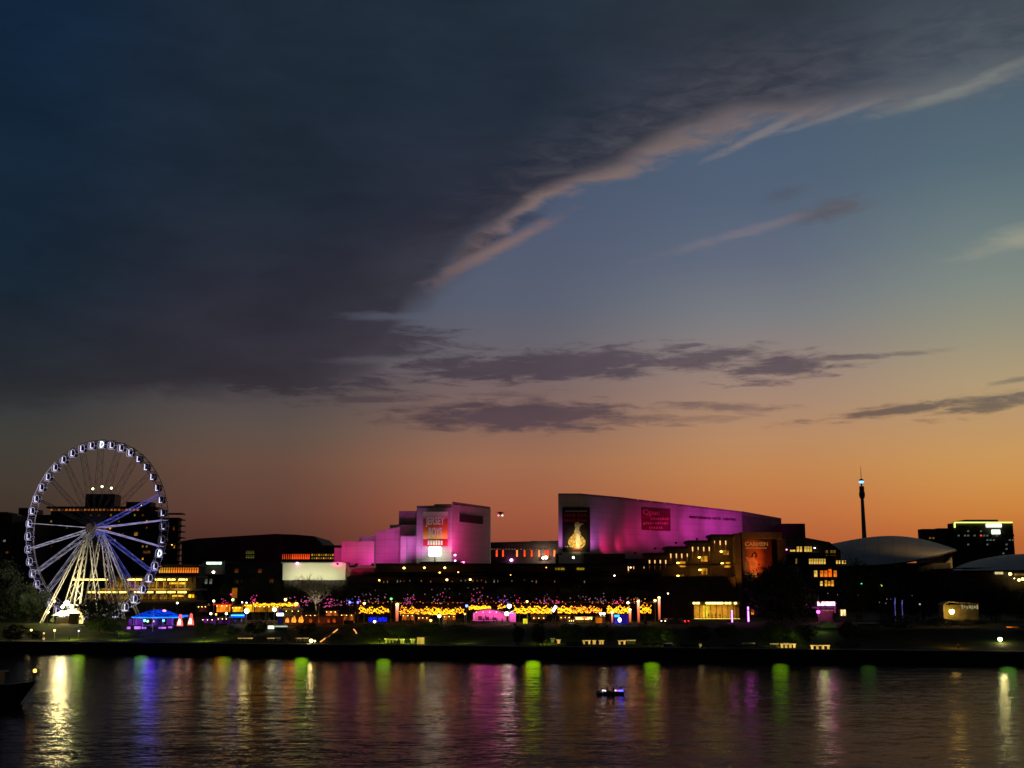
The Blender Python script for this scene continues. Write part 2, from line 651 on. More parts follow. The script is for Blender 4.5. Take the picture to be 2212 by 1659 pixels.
def ground_z(x, y):
    d = y - bank_y(x)
    if d < 0:
        return 2.9
    def sm(t):
        t = min(max(t, 0), 1)
        return t * t * (3 - 2 * t)
    z = 2.9 + 4.0 * sm((d - 6) / 36) + 0.7 * sm((d - 42) / 40)
    return z


wm = bpy.data.materials.new('river_water')
wm.use_nodes = True
nt = wm.node_tree
N, L = nt.nodes, nt.links
b = N['Principled BSDF']
b.inputs['Base Color'].default_value = (0.012, 0.011, 0.014, 1)
b.inputs['Roughness'].default_value = 0.15
b.inputs['IOR'].default_value = 1.333
b.inputs['Specular IOR Level'].default_value = 0.009
geo = N.new('ShaderNodeNewGeometry')


def watslope(sx, sy, detail, rough, rot, amp, dist=0.0):
    """Random wave slopes (x, y) drawn from a noise field stretched along the crests."""
    mp = N.new('ShaderNodeMapping')
    mp.inputs['Scale'].default_value = (sx, sy, 1)
    mp.inputs['Rotation'].default_value = (0, 0, R(rot))
    L.new(geo.outputs['Position'], mp.inputs[0])
    n = N.new('ShaderNodeTexNoise')
    n.inputs['Scale'].default_value = 1.0
    n.inputs['Detail'].default_value = detail
    n.inputs['Roughness'].default_value = rough
    n.inputs['Distortion'].default_value = dist
    L.new(mp.outputs[0], n.inputs[0])
    c = N.new('ShaderNodeVectorMath'); c.operation = 'SUBTRACT'
    L.new(n.outputs[1], c.inputs[0]); c.inputs[1].default_value = (.5, .5, .5)
    m2 = N.new('ShaderNodeVectorMath'); m2.operation = 'MULTIPLY'
    L.new(c.outputs[0], m2.inputs[0]); m2.inputs[1].default_value = (amp[0], amp[1], 0)
    return m2.outputs[0]


def vadd(a, b_):
    n = N.new('ShaderNodeVectorMath'); n.operation = 'ADD'
    L.new(a, n.inputs[0])
    if isinstance(b_, tuple):
        n.inputs[1].default_value = b_
    else:
        L.new(b_, n.inputs[1])
    return n.outputs[0]


s1_ = watslope(0.10, 0.42, 2, 0.5, 6, (.10, .11), .3)      # swells and wash, crests across the view
s2_ = watslope(0.55, 2.1, 3, 0.55, -7, (.48, .24), .4)     # ripples
s3_ = watslope(2.6, 7.0, 2, 0.5, 12, (.44, .22))           # fine chop
tot = vadd(s2_, s3_)
gm2 = N.new('ShaderNodeMapping'); gm2.inputs['Scale'].default_value = (.010, .030, 1)
L.new(geo.outputs['Position'], gm2.inputs[0])
gn = N.new('ShaderNodeTexNoise'); gn.inputs['Detail'].default_value = 4; gn.inputs['Scale'].default_value = 1.0
L.new(gm2.outputs[0], gn.inputs[0])
gr = N.new('ShaderNodeMapRange'); gr.inputs[1].default_value = .35; gr.inputs[2].default_value = .65; gr.inputs[3].default_value = .55; gr.inputs[4].default_value = 1.25
L.new(gn.outputs[0], gr.inputs[0])
sc_ = N.new('ShaderNodeVectorMath'); sc_.operation = 'SCALE'
L.new(tot, sc_.inputs[0]); L.new(gr.outputs[0], sc_.inputs['Scale'])
nv = vadd(vadd(sc_.outputs[0], s1_), (0, 0, 1))
nn = N.new('ShaderNodeVectorMath'); nn.operation = 'NORMALIZE'
L.new(nv, nn.inputs[0])
L.new(nn.outputs[0], b.inputs['Normal'])

mb = MB()
mb.add([(-900, -200, 0), (900, -200, 0), (900, bank_y(900) + 30, 0), (-900, bank_y(-900) + 30, 0)], [(0, 1, 2, 3)])
structure('river_water', mb, wm)

# ground sheet: from the river wall out to the horizon
gm = bpy.data.materials.new('park_ground')
gm.use_nodes = True
nt = gm.node_tree
gb = nt.nodes['Principled BSDF']
gb.inputs['Roughness'].default_value = 0.95
gb.inputs['Specular IOR Level'].default_value = 0.1
tcg = nt.nodes.new('ShaderNodeNewGeometry')
n1 = nt.nodes.new('ShaderNodeTexNoise'); n1.inputs['Scale'].default_value = 0.12; n1.inputs['Detail'].default_value = 8
nt.links.new(tcg.outputs['Position'], n1.inputs[0])
rp = nt.nodes.new('ShaderNodeValToRGB')
rp.color_ramp.elements[0].position = 0.35
rp.color_ramp.elements[0].color = (0.02, 0.028, 0.010, 1)
rp.color_ramp.elements[1].position = 0.65
rp.color_ramp.elements[1].color = (0.045, 0.058, 0.02, 1)
nt.links.new(n1.outputs[0], rp.inputs[0])
nt.links.new(rp.outputs[0], gb.inputs['Base Color'])
mb = MB()
xs = [-3000, -1500, -700, -400] + list(range(-300, 301, 12)) + [400, 700, 1500, 3000]
ds = [0.8, 6, 10, 14, 18, 22, 27, 32, 37, 42, 50, 60, 70, 82, 120, 250, 600, 1500, 4000]
nx = len(xs)
vs = []
for d in ds:
    for x in xs:
        y = bank_y(x) + d
        z = ground_z(x, y) + (0.25 * (noise.noise(Vector((x * .05, y * .05, 0)))) if 8 < d < 45 else 0)
        vs.append((x, y, z))
fs = [(j * nx + i, j * nx + i + 1, (j + 1) * nx + i + 1, (j + 1) * nx + i) for j in range(len(ds) - 1) for i in range(nx - 1)]
mb.add(vs, fs)
structure('park_ground', mb, gm, smooth=True)

# river wall with coping and a paved promenade behind it
mb = MB()
for x0, x1 in zip(xs[:-1], xs[1:]):
    mb.prism([(x0, bank_y(x0)), (x1, bank_y(x1)), (x1, bank_y(x1) + 0.79), (x0, bank_y(x0) + 0.79)], -3, 2.75)
structure('river_wall', mb, mat('river_wall_stone', (0.07, 0.065, 0.06), 0.85, noise_amt=0.4, nscale=0.5, joints=(3.0, 0.9)))
mb = MB()
mb.prism([(-700, bank_y(-700) - .12), (700, bank_y(700) - .12), (700, bank_y(700) + 0.85), (-700, bank_y(-700) + 0.85)], 2.752, 3.05)
structure('wall_coping', mb, mat('coping_stone', (0.16, 0.15, 0.13), 0.85, noise_amt=0.3))
mb = MB()
mb.prism([(-700, bank_y(-700) + 0.9), (700, bank_y(700) + 0.9), (700, bank_y(700) + 5.4), (-700, bank_y(-700) + 5.4)], 2.6, 2.96)
structure('promenade_path', mb, PAVE)

# distant low hills closing the horizon
mb = MB()
pts = [(-4200, -20)]
for i in range(101):
    x = -4200 + i * 84
    pts.append((x, 28 + 16 * noise.noise(Vector((x * 0.0012, 3.3, 0))) + 5 * noise.noise(Vector((x * 0.01, 1.3, 0)))))
pts.append((4200, -20))
mb.profile(pts[::-1], 4000, 4400)
structure('distant_hills', mb, mat('hill_bush', (0.03, 0.035, 0.03), 0.95, noise_amt=0.4, nscale=0.02))

# ------------------------------------------------------------------ window helpers
PANE_CACHE = {}


def lit_window(root, x0, x1, yt, yb, Y, gm_, frame_m=None, mull=1, rails=0, name='window', fr=0.12, off=0.06, label=None, yaw=0.0):
    """A window set on a facade at distance Y: frame bars with a glowing or dark pane behind them."""
    a, b_, c, d = span(x0, x1, yt, yb, Y)
    w, h = round(b_ - a, 2), round(d - c, 2)
    key = (w, h, gm_.name, mull, rails, fr)
    if key not in PANE_CACHE:
        f = MB()
        f.box(-w / 2, w / 2, -off, 0.02, h / 2 - fr, h / 2)
        f.box(-w / 2, w / 2, -off, 0.02, -h / 2, -h / 2 + fr)
        for k in range(mull + 2):
            xx = -w / 2 + (w - fr) * k / (mull + 1)
            f.box(xx, xx + fr, -off - 0.004, 0.016, -h / 2 + fr, h / 2 - fr)
        for k in range(rails):
            zz = -h / 2 + h * (k + 1) / (rails + 1)
            f.box(-w / 2 + fr, w / 2 - fr, -off + 0.004, 0.01, zz - fr / 2, zz + fr / 2)
        p = MB()
        p.box(-w / 2 + fr * .5, w / 2 - fr * .5, -0.03, -0.01, -h / 2 + fr * .5, h / 2 - fr * .5)
        PANE_CACHE[key] = (f.mesh('window_frame', frame_m or BLACK), p.mesh('pane', gm_))
    fm, pm = PANE_CACHE[key]
    pw = parent_world(root)
    o = link(name, fm, root, label=label, loc=((a + b_) / 2 - pw[0], Y - 0.01 - pw[1], (c + d) / 2 - pw[2]))
    o.rotation_euler[2] = yaw
    link('pane', pm, o)
    return o


AMBER = glow('amber_room_light', (255, 170, 50), 0.75, 0.7, 1.2)
AMBER_DIM = glow('amber_room_light_dim', (200, 110, 35), 0.16, 0.8, 1.0)
YELLOW = glow('yellow_room_light', (255, 205, 90), 0.9, 0.6, 1.5)
YELDIM = glow('yellow_room_light_dim', (225, 170, 60), 0.30, 0.7, 1.5)
REDWIN = glow('red_window_light', (255, 70, 30), 1.5, 0.35, 1.0)
ORANGEWIN = glow('orange_window_light', (255, 130, 30), 0.9, 0.6, 1.2)
COOLWIN = glow('cool_room_light', (190, 210, 190), 0.22, 0.8, 1.5)
LAMP_Y = glow('warm_lamp', (255, 212, 105), 7.0)
LAMP_G = glow('greenish_lamp', (222, 250, 160), 7.0)
LAMP_W = glow('white_lamp', (255, 240, 205), 7.0)
LAMP_P = glow('pink_lamp', (255, 150, 235), 12.0)
LAMP_AMB = glow('amber_lamp', (255, 180, 70), 7.0)


def wall_lamp(root, px, py, Y, m=None, r=0.35, name='lamp', off=0.5):
    """Small bulkhead lamp on a bracket, part of the building."""
    r *= .85
    p = W(px, py, Y)
    br = MB().box(p.x - 0.12, p.x + 0.12, Y - off, Y + .02, p.z + r * .75, p.z + r * 1.15).build('lamp_bracket', BLACK, root)
    MB().ball((p.x, Y - off, p.z), r, 8, 5, .8).build(name, m or LAMP_Y, br)


# ------------------------------------------------------------------ far hotel behind the wheel
Y = 600
h = thing('hotel_building', 'long dark hotel block with an orange lit top floor behind the ferris wheel', 'building', (W(230, 1279, Y).x, Y, 7))
mb = MB()
bx(mb, 103, 335, 1104, 1300, Y, 14, 5)
bx(mb, 40, 103, 1112, 1300, Y + 2, 38, 5)
bx(mb, 272, 325, 1084, 1104, Y + 4, 9)
bx(mb, 40, 60, 1097, 1112, Y + 4, 20)
bx(mb, 335, 382, 1118, 1300, Y + 1.5, 5, 5)
mb.build('wall', mat('hotel_wall', (0.10, 0.09, 0.085), 0.8, noise_amt=.3, nscale=.2, joints=(4, 3)), h)
mb = MB(); bx(mb, 184, 247, 1067, 1104, Y + 5, 10); mb.build('rooftop_tower', DARK, h)
mb = MB(); bx(mb, 100, 336, 1094, 1098, Y - 1.5, 14); mb.build('roof_slab', ROOF, h)
for k in range(9):
    mb = MB(); bx(mb, 332, 393, 1108 + k * 13, 1110.2 + k * 13, Y - 1.2, 7)
    mb.build('floor_slab', mat('floor_slab_edge', (.18, .12, .09), .8), h)
for k in range(9):
    mb = MB(); bx(mb, 104, 332, 1116 + k * 13.5, 1117.8 + k * 13.5, Y - 0.9, .88)
    mb.build('balcony_slab', mat('balcony_slab_edge', (.11, .09, .08), .8), h)
top = glow('orange_top_floor_light', (235, 130, 45), 0.5, 0.9, 0.35)
for k in range(24):
    x0 = 108 + k * 8.1
    lit_window(h, x0, x0 + 6.6, 1098.5, 1103.8, Y, top if k not in (1, 3, 8, 15, 19) else AMBER_DIM, mull=0, fr=.15)
rr = random.Random(11)
for k in range(8):
    for j in range(26):
        x0 = 108 + j * 8.6
        q = rr.random()
        if q < 0.42:
            g_ = GLASS if q > .13 else (AMBER_DIM if q > .05 else (YELDIM if q > .015 else AMBER))
            lit_window(h, x0, x0 + 5.2, 1105.5 + 13.5 * k + 4, 1114.5 + 13.5 * k + 1, Y, g_, mull=0, fr=.2)
for (x0, y0, x1, y1, g_) in [(85, 1143, 95, 1164, ORANGEWIN), (289, 1149, 298, 1158, YELDIM), (235, 1137, 241, 1144, AMBER), (308, 1189, 325, 1196, AMBER_DIM),
                             (374, 1177, 379, 1185, YELDIM), (373, 1137, 378, 1146, AMBER_DIM)]:
    lit_window(h, x0, x1, y0, y1, Y - 1.0 if x0 < 340 else Y + .5, g_, mull=0, fr=.2)
for px, py in [(200.5, 1056), (220.5, 1051), (240.5, 1054.5)]:
    p = W(px, py, Y + 14)
    zt = W(px, 1067, Y + 14).z
    m_ = MB().tube((p.x, Y + 14, zt - .5), (p.x, Y + 14, p.z), .12).build('mast', BLACK, h)
    MB().ball(p, .62, 8, 5).build('lamp', LAMP_G, m_)
for px, py in [(46, 1150), (372, 1177), (306, 1092)]:
    wall_lamp(h, px, py, Y + (2 if px < 100 else -1), LAMP_AMB, .3)

# low dark block at the far left edge
Y = 560
t = thing('office_block', 'dark low office block left of the wheel at the left edge', 'building', (W(5, 1279, Y).x, Y, 7))
mb = MB(); bx(mb, -160, 20, 1111, 1300, Y, 30, 5); bx(mb, 20, 64, 1128, 1300, Y + 3, 25, 5); mb.build('wall', DARK, t)
mb = MB(); bx(mb, -60, 16, 1106, 1111, Y + 6, 12); mb.build('plant_room', ROOF, t)
for x, y, g_ in [(-30, 1150, AMBER_DIM), (6, 1165, COOLWIN), (12, 1190, AMBER_DIM)]:
    lit_window(t, x, x + 7, y, y + 6, Y, g_, mull=0, fr=.15)

# ------------------------------------------------------------------ yellow lit gallery building (three terraces)
Y = 440
g = thing('gallery_building', 'three storey terraced building with rows of yellow lit windows right of the wheel', 'building', (W(310, 1279, Y).x, Y, 7))
mb = MB()
bx(mb, 225, 422, 1245, 1320, Y + 5, 9, 6)
bx(mb, 150, 424, 1287, 1330, Y + 1, 10, 6)
bx(mb, 335, 430, 1219, 1260, Y + 11, 9, 20)
mb.build('wall', mat('gallery_wall', (.10, .085, .065), .8, noise_amt=.3), g)
mb = MB()
for x0, x1, yt, yy in [(335, 431, 1219, 9.5), (225, 430, 1243.5, -2), (150, 430, 1271, -3), (150, 430, 1297, -4)]:
    bx(mb, x0, x1, yt, yt + 4.6, Y + yy, 12)
mb.build('terrace_slab', mat('terrace_slab_edge', (.22, .19, .14), .8), g)
mb = MB()
for k in range(13):
    bx(mb, 228 + k * 15.5, 229.6 + k * 15.5, 1248, 1297, Y - 1.5, .5)
mb.build('column', mat('terrace_column', (.2, .17, .12), .8), g)
for k in range(17):
    x0 = 343 + k * 5.1
    lit_window(g, x0, x0 + 4.9, 1225.5, 1238, Y + 11, ORANGEWIN if k > 4 else AMBER, mull=0, fr=.12)
for r_, (x0, x1, yt, yb) in enumerate([(232, 404, 1256, 1268.5), (190, 404, 1284, 1295)]):
    n_ = int((x1 - x0) / 8.6)
    for k in range(n_):
        xx = x0 + k * 8.6
        q = rr.random()
        lit_window(g, xx, xx + 8.2, yt, yb, Y + 4.9 if r_ == 0 else Y + .9, (YELDIM if q > .45 else AMBER_DIM), mull=1, fr=.1)
STRIP_Y = glow('yellow_strip_light', (255, 215, 90), 5.5, 0.35, .6)
for x0, x1 in [(155, 205), (206, 232), (275, 307), (335, 357), (362, 378), (384, 404)]:
    mb = MB(); bx(mb, x0, x1, 1250.5, 1253.6, Y - 1.2, .5); mb.build('strip_light', STRIP_Y, g)
for x0, x1 in [(190, 206), (212, 222), (226, 252), (255, 272), (290, 302), (308, 330), (338, 358), (362, 378), (384, 402)]:
    mb = MB(); bx(mb, x0, x1, 1277.5, 1280.8, Y - 2.2, .5); mb.build('strip_light', STRIP_Y, g)
for x0, x1, y0, y1 in [(366, 399, 1258, 1262), (372, 396, 1285.5, 1289), (407, 419, 1284, 1291)]:
    mb = MB(); bx(mb, x0, x1, y0, y1, Y + .2, .3); mb.build('strip_light', glow('amber_strip_light', (255, 190, 40), 1.6, .5, .8), g)
for k in range(4):
    lamp_light('AREA', 'terrace_light', W(240 + k * 50, 1262, Y - 3), 500, (255, 190, 80), g, W(240 + k * 50, 1292, Y + 1), size=6)

# ------------------------------------------------------------------ dark hall with long low roof (museum) and its annexes
Y = 520
t = thing('museum_building', 'long dark building with a low sloping roof and a red to yellow window strip', 'building', (W(560, 1279, Y).x, Y, 7))
mb = MB()
pts = [(392, 1300), (392, 1173), (428, 1167), (510, 1162), (596, 1157), (640, 1158.5), (680, 1162), (697, 1178), (745, 1178), (745, 1300)]
mb.profile([(W(x, y, Y).x, W(x, y, Y).z) for x, y in pts][::-1], Y, Y + 40)
mb.build('wall', mat('museum_wall', (.07, .06, .055), .85, noise_amt=.35, nscale=.15, joints=(5, 2.5)), t)
mb = MB()
pts2 = [(W(x, y, Y).x, W(x, y, Y).z) for x, y in pts[1:8]]
mb.profile(pts2 + [(x, z + .7) for x, z in reversed(pts2)], Y - 1.5, Y + 42)
mb.build('roof', ROOF, t)
for k in range(15):
    x0 = 610 + k * 4.0
    lit_window(t, x0, x0 + (2.0 if k < 5 else 3.2), 1196.5, 1208.5, Y, glow('red_orange_window_light', (255, 80, 25), 1.1, .5, .9), mull=0, fr=.1)
for k in range(10):
    for j in range(2):
        x0 = 672 + k * 5.0
        lit_window(t, x0, x0 + 4.6, 1195.5 + j * 7, 1201.5 + j * 7, Y, YELDIM if (k + j) % 3 else AMBER, mull=0, fr=.2)
for k in range(4):
    for j in range(2):
        lit_window(t, 531 + k * 4.8, 535 + k * 4.8, 1189 + j * 9.5, 1197 + j * 9.5, Y, glow('olive_room_light', (170, 165, 70), .3, .8, 1.0), mull=1, rails=1, fr=.15)

Y = 470
t = thing('annex_building', 'dark box shaped building in front of the long roofed hall', 'building', (W(500, 1279, Y).x, Y, 7))
mb = MB(); bx(mb, 424, 482, 1241, 1330, Y, 12, 6); bx(mb, 486, 612, 1216, 1330, Y + 8, 40, 6); bx(mb, 437, 486, 1212, 1245, Y + 12, 30, 6)
mb.build('wall', mat('annex_wall', (.06, .05, .045), .85, noise_amt=.4, nscale=.2, joints=(4, 3)), t)
mb = MB(); bx(mb, 446, 478, 1214, 1219, Y + 9, .5); mb.build('sign_light', glow('pale_green_sign', (215, 255, 225), 2.6, .3, 1.0), t)
wall_lamp(t, 461.7, 1236, Y + 10, LAMP_W, .75)
for k in range(5):
    lit_window(t, 432 + k * 10, 439 + k * 10, 1250, 1262, Y, COOLWIN if k in (1, 2) else GLASS, mull=1, fr=.15)
for j in range(3):
    for k in range(9):
        q = rr.random()
        lit_window(t, 494 + k * 12.6, 503 + k * 12.6, 1228 + j * 22, 1238 + j * 22, Y + 8, GLASS if q > .12 else AMBER_DIM, mull=1, fr=.15)

# ------------------------------------------------------------------ back wing with the red slot windows, between the two theatres
Y = 500
t = thing('rear_wing_building', 'dark rear wing with a row of glowing red slots between the theatres', 'building', (W(1130, 1279, Y).x, Y, 7))
mb = MB()
a, b_, c, d = span(1050, 1215, 1171, 1300, Y)
zl, zr = W(1058, 1176, Y).z, W(1206, 1172, Y).z
mb.prism([(a, Y), (b_, Y), (b_, Y + 30), (a, Y + 30)], 6, [zl, zr, zr, zl])
mb.build('wall', mat('rear_wing_wall', (.07, .05, .05), .85, noise_amt=.3, joints=(4, 2)), t)
mb = MB(); mb.prism([(a, Y - 1), (b_, Y - 1), (b_, Y + 31), (a, Y + 31)], zl + .003, [zl + .8, zr + .8, zr + .8, zl + .8]); mb.build('roof', ROOF, t)
mb = MB(); bx(mb, 1147, 1163, 1168.5, 1173, Y + 8, 6); mb.build('roof_plant', DARK, t)
for i, x in enumerate([1280, 1350, 1412, 1550, 1625, 1695, 1768, 1832, 1856, 1920]):
    xx = 777.7 + .21875 * x
    lit_window(t, xx - 2.4, xx + 2.4, 1188.0, 1203, Y, REDWIN if i % 3 else glow('orange_slot_light', (255, 120, 60), 2.2, .2), mull=0, fr=.12, name='slot_window')
for i in range(22):
    mb = MB(); bx(mb, 1060 + i * 6.4, 1063.5 + i * 6.4, 1185.5, 1187, Y - .15, .15); mb.build('lit_panel', glow('faint_lit_panel', (190, 150, 140), .28, .9, .4), t)
wall_lamp(t, 1104.7, 1210, Y, LAMP_P, .8, off=1.2)
wall_lamp(t, 1179, 1204.5, Y, LAMP_W, 1.0, off=1.5)
wall_lamp(t, 1173, 1205.5, Y, LAMP_W, .75, off=1.5)
p = W(1177, 1203, Y - 3); lamp_light('POINT', 'wing_flood', p, 2500, (255, 225, 190), t, size=.5)

# ------------------------------------------------------------------ playhouse: stepped white volumes floodlit pink
PH = 450
ph = thing('playhouse_building', 'smaller stepped white theatre floodlit pink with a red poster on its tower', 'building', (W(930, 1279, PH).x, PH, 7))


def seg(x0, Y0, x1, Y1, ztop0, ztop1, zb, th=8.0, mb_=None):
    """Wall volume whose front runs from view column x0 at distance Y0 to x1 at Y1."""
    m_ = mb_ or MB()
    a_ = W(x0, 1190, Y0); b2 = W(x1, 1190, Y1)
    m_.prism([(a_.x, Y0), (b2.x, Y1), (b2.x, Y1 + th), (a_.x, Y0 + th)], zb, [ztop0, ztop1, ztop1, ztop0])
    return m_


ZB = 26.5
def zat(y, Y_): return W(1106, y, Y_).z
seg(899, 450, 975.9, 446, zat(1097, 450), zat(1096, 446), ZB, 24).build('tower_wall', WHITE_CONC, ph)
seg(976, 446, 1058, 474, zat(1089.5, 446), zat(1089.5, 446) + .3, ZB, 18).build('side_wall', WHITE_CONC, ph)
mb = MB(); bx(mb, 938, 975.5, 1089, 1099, 452, 12); mb.build('roof_box', CONC, ph)
mb = MB(); bx(mb, 861, 898.6, 1104, 1215, 462, 16, ZB); mb.build('fly_tower', CONC, ph)
mb = MB(); bx(mb, 842, 851, 1135, 1150, 460, 5); mb.build('roof_plant', BLACK, ph)
mb = MB(); bx(mb, 842, 898.4, 1133.5, 1216, 458.5, 3.2, ZB); mb.build('step_wall', WHITE_CONC, ph)
seg(808, 456, 864, 456, zat(1150, 456), zat(1137, 456), ZB, 2.2).build('step_wall', WHITE_CONC, ph)
seg(776, 456.4, 807.9, 456.4, zat(1157.5, 456), zat(1157.5, 456), ZB, 2.2).build('step_wall', WHITE_CONC, ph)
mb = MB(); bx(mb, 865, 878, 1158, 1216, 451, 4.8, ZB); bx(mb, 864.5, 899, 1158, 1216, 453, 1.9, ZB); mb.build('pilaster', WHITE_CONC, ph)
mb = MB(); bx(mb, 738, 808, 1169, 1216, 449, 7, ZB); mb.build('low_block', WHITE_CONC, ph)
mb = MB(); bx(mb, 722, 737.6, 1183, 1212, 452, 5, ZB); mb.build('low_block', WHITE_CONC, ph)
# parapet cappings
for (x0, Y0, x1, Y1, z0, z1, th) in [(898.6, 449.7, 976, 445.7, zat(1097, 450), zat(1096, 446), 24), (976.1, 445.8, 1058.3, 473.8, zat(1089.5, 446), zat(1089.5, 446) + .3, 18)]:
    a_ = W(x0, 1190, Y0); b2 = W(x1, 1190, Y1)
    MB().prism([(a_.x, Y0), (b2.x, Y1), (b2.x, Y1 + th + .4), (a_.x, Y0 + th + .4)], min(z0, z1) + .3, max(z0, z1) + .75).build('parapet', CONC, ph)
# dark slot on the side wall: a plate with its shade put into the colour
a_ = W(992, 1128, 450.8); b2 = W(1043, 1128, 468.5)
yaw = math.atan2(474 - 446, W(1058, 1190, 474).x - W(976, 1190, 446).x)
dx, dy = math.cos(yaw), math.sin(yaw)
o0 = W(976, 1190, 446)
def sidept(px, inset=0.0):
    """Point on the side wall's face seen at column px (plan)."""
    r_ = ray(px, 1190); t_ = r_.x / r_.y
    s_ = (t_ * o0.y - o0.x) / (dx - t_ * dy)
    return o0.x + dx * s_ + dy * inset, o0.y + dy * s_ - dx * inset
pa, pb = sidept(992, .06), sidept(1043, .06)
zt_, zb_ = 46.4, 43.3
MB().prism([pa, pb, (pb[0] - dy * .3, pb[1] + dx * .3), (pa[0] - dy * .3, pa[1] + dx * .3)], zb_, zt_).build('slot_plate', mat('slot_shade_colour', (.035, .02, .03), .9), ph)
MB().prism([sidept(991.4, .16), sidept(1043.6, .16), sidept(1043.6, .0), sidept(991.4, .0)], zt_ + .002, zt_ + .35).build('slot_lintel', CONC, ph)
# entrance canopy and lower ledge
mb = MB(); bx(mb, 905, 1003, 1213, 1216.5, 438, 12); mb.build('canopy', mat('canopy_sheet', (.5, .48, .46), .5), ph)
mb = MB(); bx(mb, 911, 934, 1218, 1219.3, 437.5, .3); bx(mb, 909, 931, 1220.6, 1221.6, 437.4, .3); mb.build('canopy_strip_light', glow('pale_strip_light', (255, 250, 215), 1.6), ph)

# the red poster JERSEY BOYS
PX = 445.5
po = MB(); bx(po, 914, 967, 1105.5, 1163.5, PX - .25, .25)
pm_ = bpy.data.materials.new('red_orange_poster')
pm_.use_nodes = True
nt = pm_.node_tree
tcp = nt.nodes.new('ShaderNodeTexCoord'); sp_ = nt.nodes.new('ShaderNodeSeparateXYZ'); rp_ = nt.nodes.new('ShaderNodeValToRGB')
nt.links.new(tcp.outputs['Generated'], sp_.inputs[0]); nt.links.new(sp_.outputs[2], rp_.inputs[0])
cr = rp_.color_ramp
for pos, c_ in [(0.0, (.85, .62, .12)), (0.12, (.85, .45, .05)), (.35, (.7, .13, .02)), (.7, (.42, .035, .02)), (1.0, (.22, .012, .02))]:
    e_ = cr.elements.new(pos); e_.color = c_ + (1,)
cr.elements.remove(cr.elements[0])
cr.elements.remove(cr.elements[-1])
nt.links.new(rp_.outputs[0], nt.nodes['Principled BSDF'].inputs['Base Color'])
nt.nodes['Principled BSDF'].inputs['Roughness'].default_value = .6
poster = po.build('poster', pm_, ph, label='tall red and orange show poster reading JERSEY BOYS')
WT = mat('poster_white_print', (.75, .73, .70), .7, noise_amt=.05)
RT = mat('poster_red_print', (.5, .02, .02), .7, noise_amt=.1)
put_text('JERSEY', 919.5, 960.5, 1117, 1138.5, PX - .25, WT, poster)
put_text('BOYS', 926, 955, 1139.5, 1160, PX - .25, WT, poster)
mb = MB()
for k in range(7):
    bx(mb, 922 + k * 5.3, 926 + k * 5.3, 1108.5 + (k % 2) * .4, 1112.5, PX - .32, .05)
mb.build('small_print', WT, poster)
po = MB(); bx(po, 914, 967, 1164.8, 1179.5, PX - .25, .25)
p2 = po.build('poster', mat('poster_crimson', (.45, .02, .03), .6, noise_amt=.15), ph, label='crimson strip poster under the show poster')
mb = MB()
for k in range(6):
    bx(mb, 924 + k * 5.6, 928 + k * 5.6, 1167 + (k % 3) * .5, 1177, PX - .32, .05)
mb.build('small_print', WT, p2)
mb = MB(); bx(mb, 918, 963, 1181, 1186, PX - .2, .2); mb.build('caption_board', mat('caption_grey', (.4, .4, .4), .7), ph)
# big white floodlight in front of the poster, on a stand
p = W(939.5, 1190.5, 443)
p.y = 443
fl = MB()
fl.lathe([(.3, -1.0), (2.2, -1.9), (2.55, .9), (2.1, 1.6), (.3, 1.75)], (p.x, 443, p.z), 14)
st = MB().tube((p.x, 443.2, p.z - 1), (p.x, 443.2, 26.9), .25).build('flood_stand', BLACK, ph)
fl.build('flood_lamp', glow('flood_white', (255, 252, 225), 5), st, smooth=True)
lamp_light('SPOT', 'poster_flood', (p.x, 439.0, p.z - 2.5), 1300, (255, 235, 200), ph, W(940, 1135, 450), size=.8, angle=75, blend=1)
for px, py, m_, rad in [(983.5, 1199.5, LAMP_P, .5), (983.8, 1211.5, LAMP_P, .42)]:
    wall_lamp(ph, px, py, 446, m_, rad, off=2.2)

PINK = (255, 52, 140)
MAG = (240, 60, 175)
LILAC = (235, 105, 220)
floods = [
    # px, py (lamp), Y, aim px,py,Y, energy, colour, angle
    (1005, 1215, 437, 1000, 1165, 452, 29000, PINK, 95),
    (985, 1213, 441, 996, 1120, 452, 15000, PINK, 80),
    (903, 1214, 441, 904, 1160, 450, 14000, LILAC, 80),
    (975, 1212, 439, 972, 1160, 446, 12000, LILAC, 60),
    (873, 1214, 443, 872, 1185, 451, 5500, LILAC, 70),
    (845, 1214, 440, 838, 1172, 456, 7500, (235, 70, 185), 100),
    (805, 1214, 440, 800, 1178, 456, 7000, (245, 65, 175), 100),
    (770, 1214, 428, 770, 1188, 449, 12000, (255, 38, 122), 90),
    (730, 1213, 436, 730, 1198, 452, 9000, (255, 55, 150), 80),
    (790, 1166, 451, 790, 1160, 456.4, 700, (255, 120, 200), 120),
]
for fx, fy, fY, ax, ay, aY, en, colr, ang in floods:
    p = W(fx, fy, fY)
    f_ = MB().box(p.x - .45, p.x + .45, fY - .6, fY - .1, p.z - 1.2, p.z - .5).build('flood_light', BLACK, ph)
    lamp_light('SPOT', 'flood', (p.x, fY, p.z), en * .55, colr, f_, W(ax, ay, aY), size=.7, angle=ang, blend=1.0)

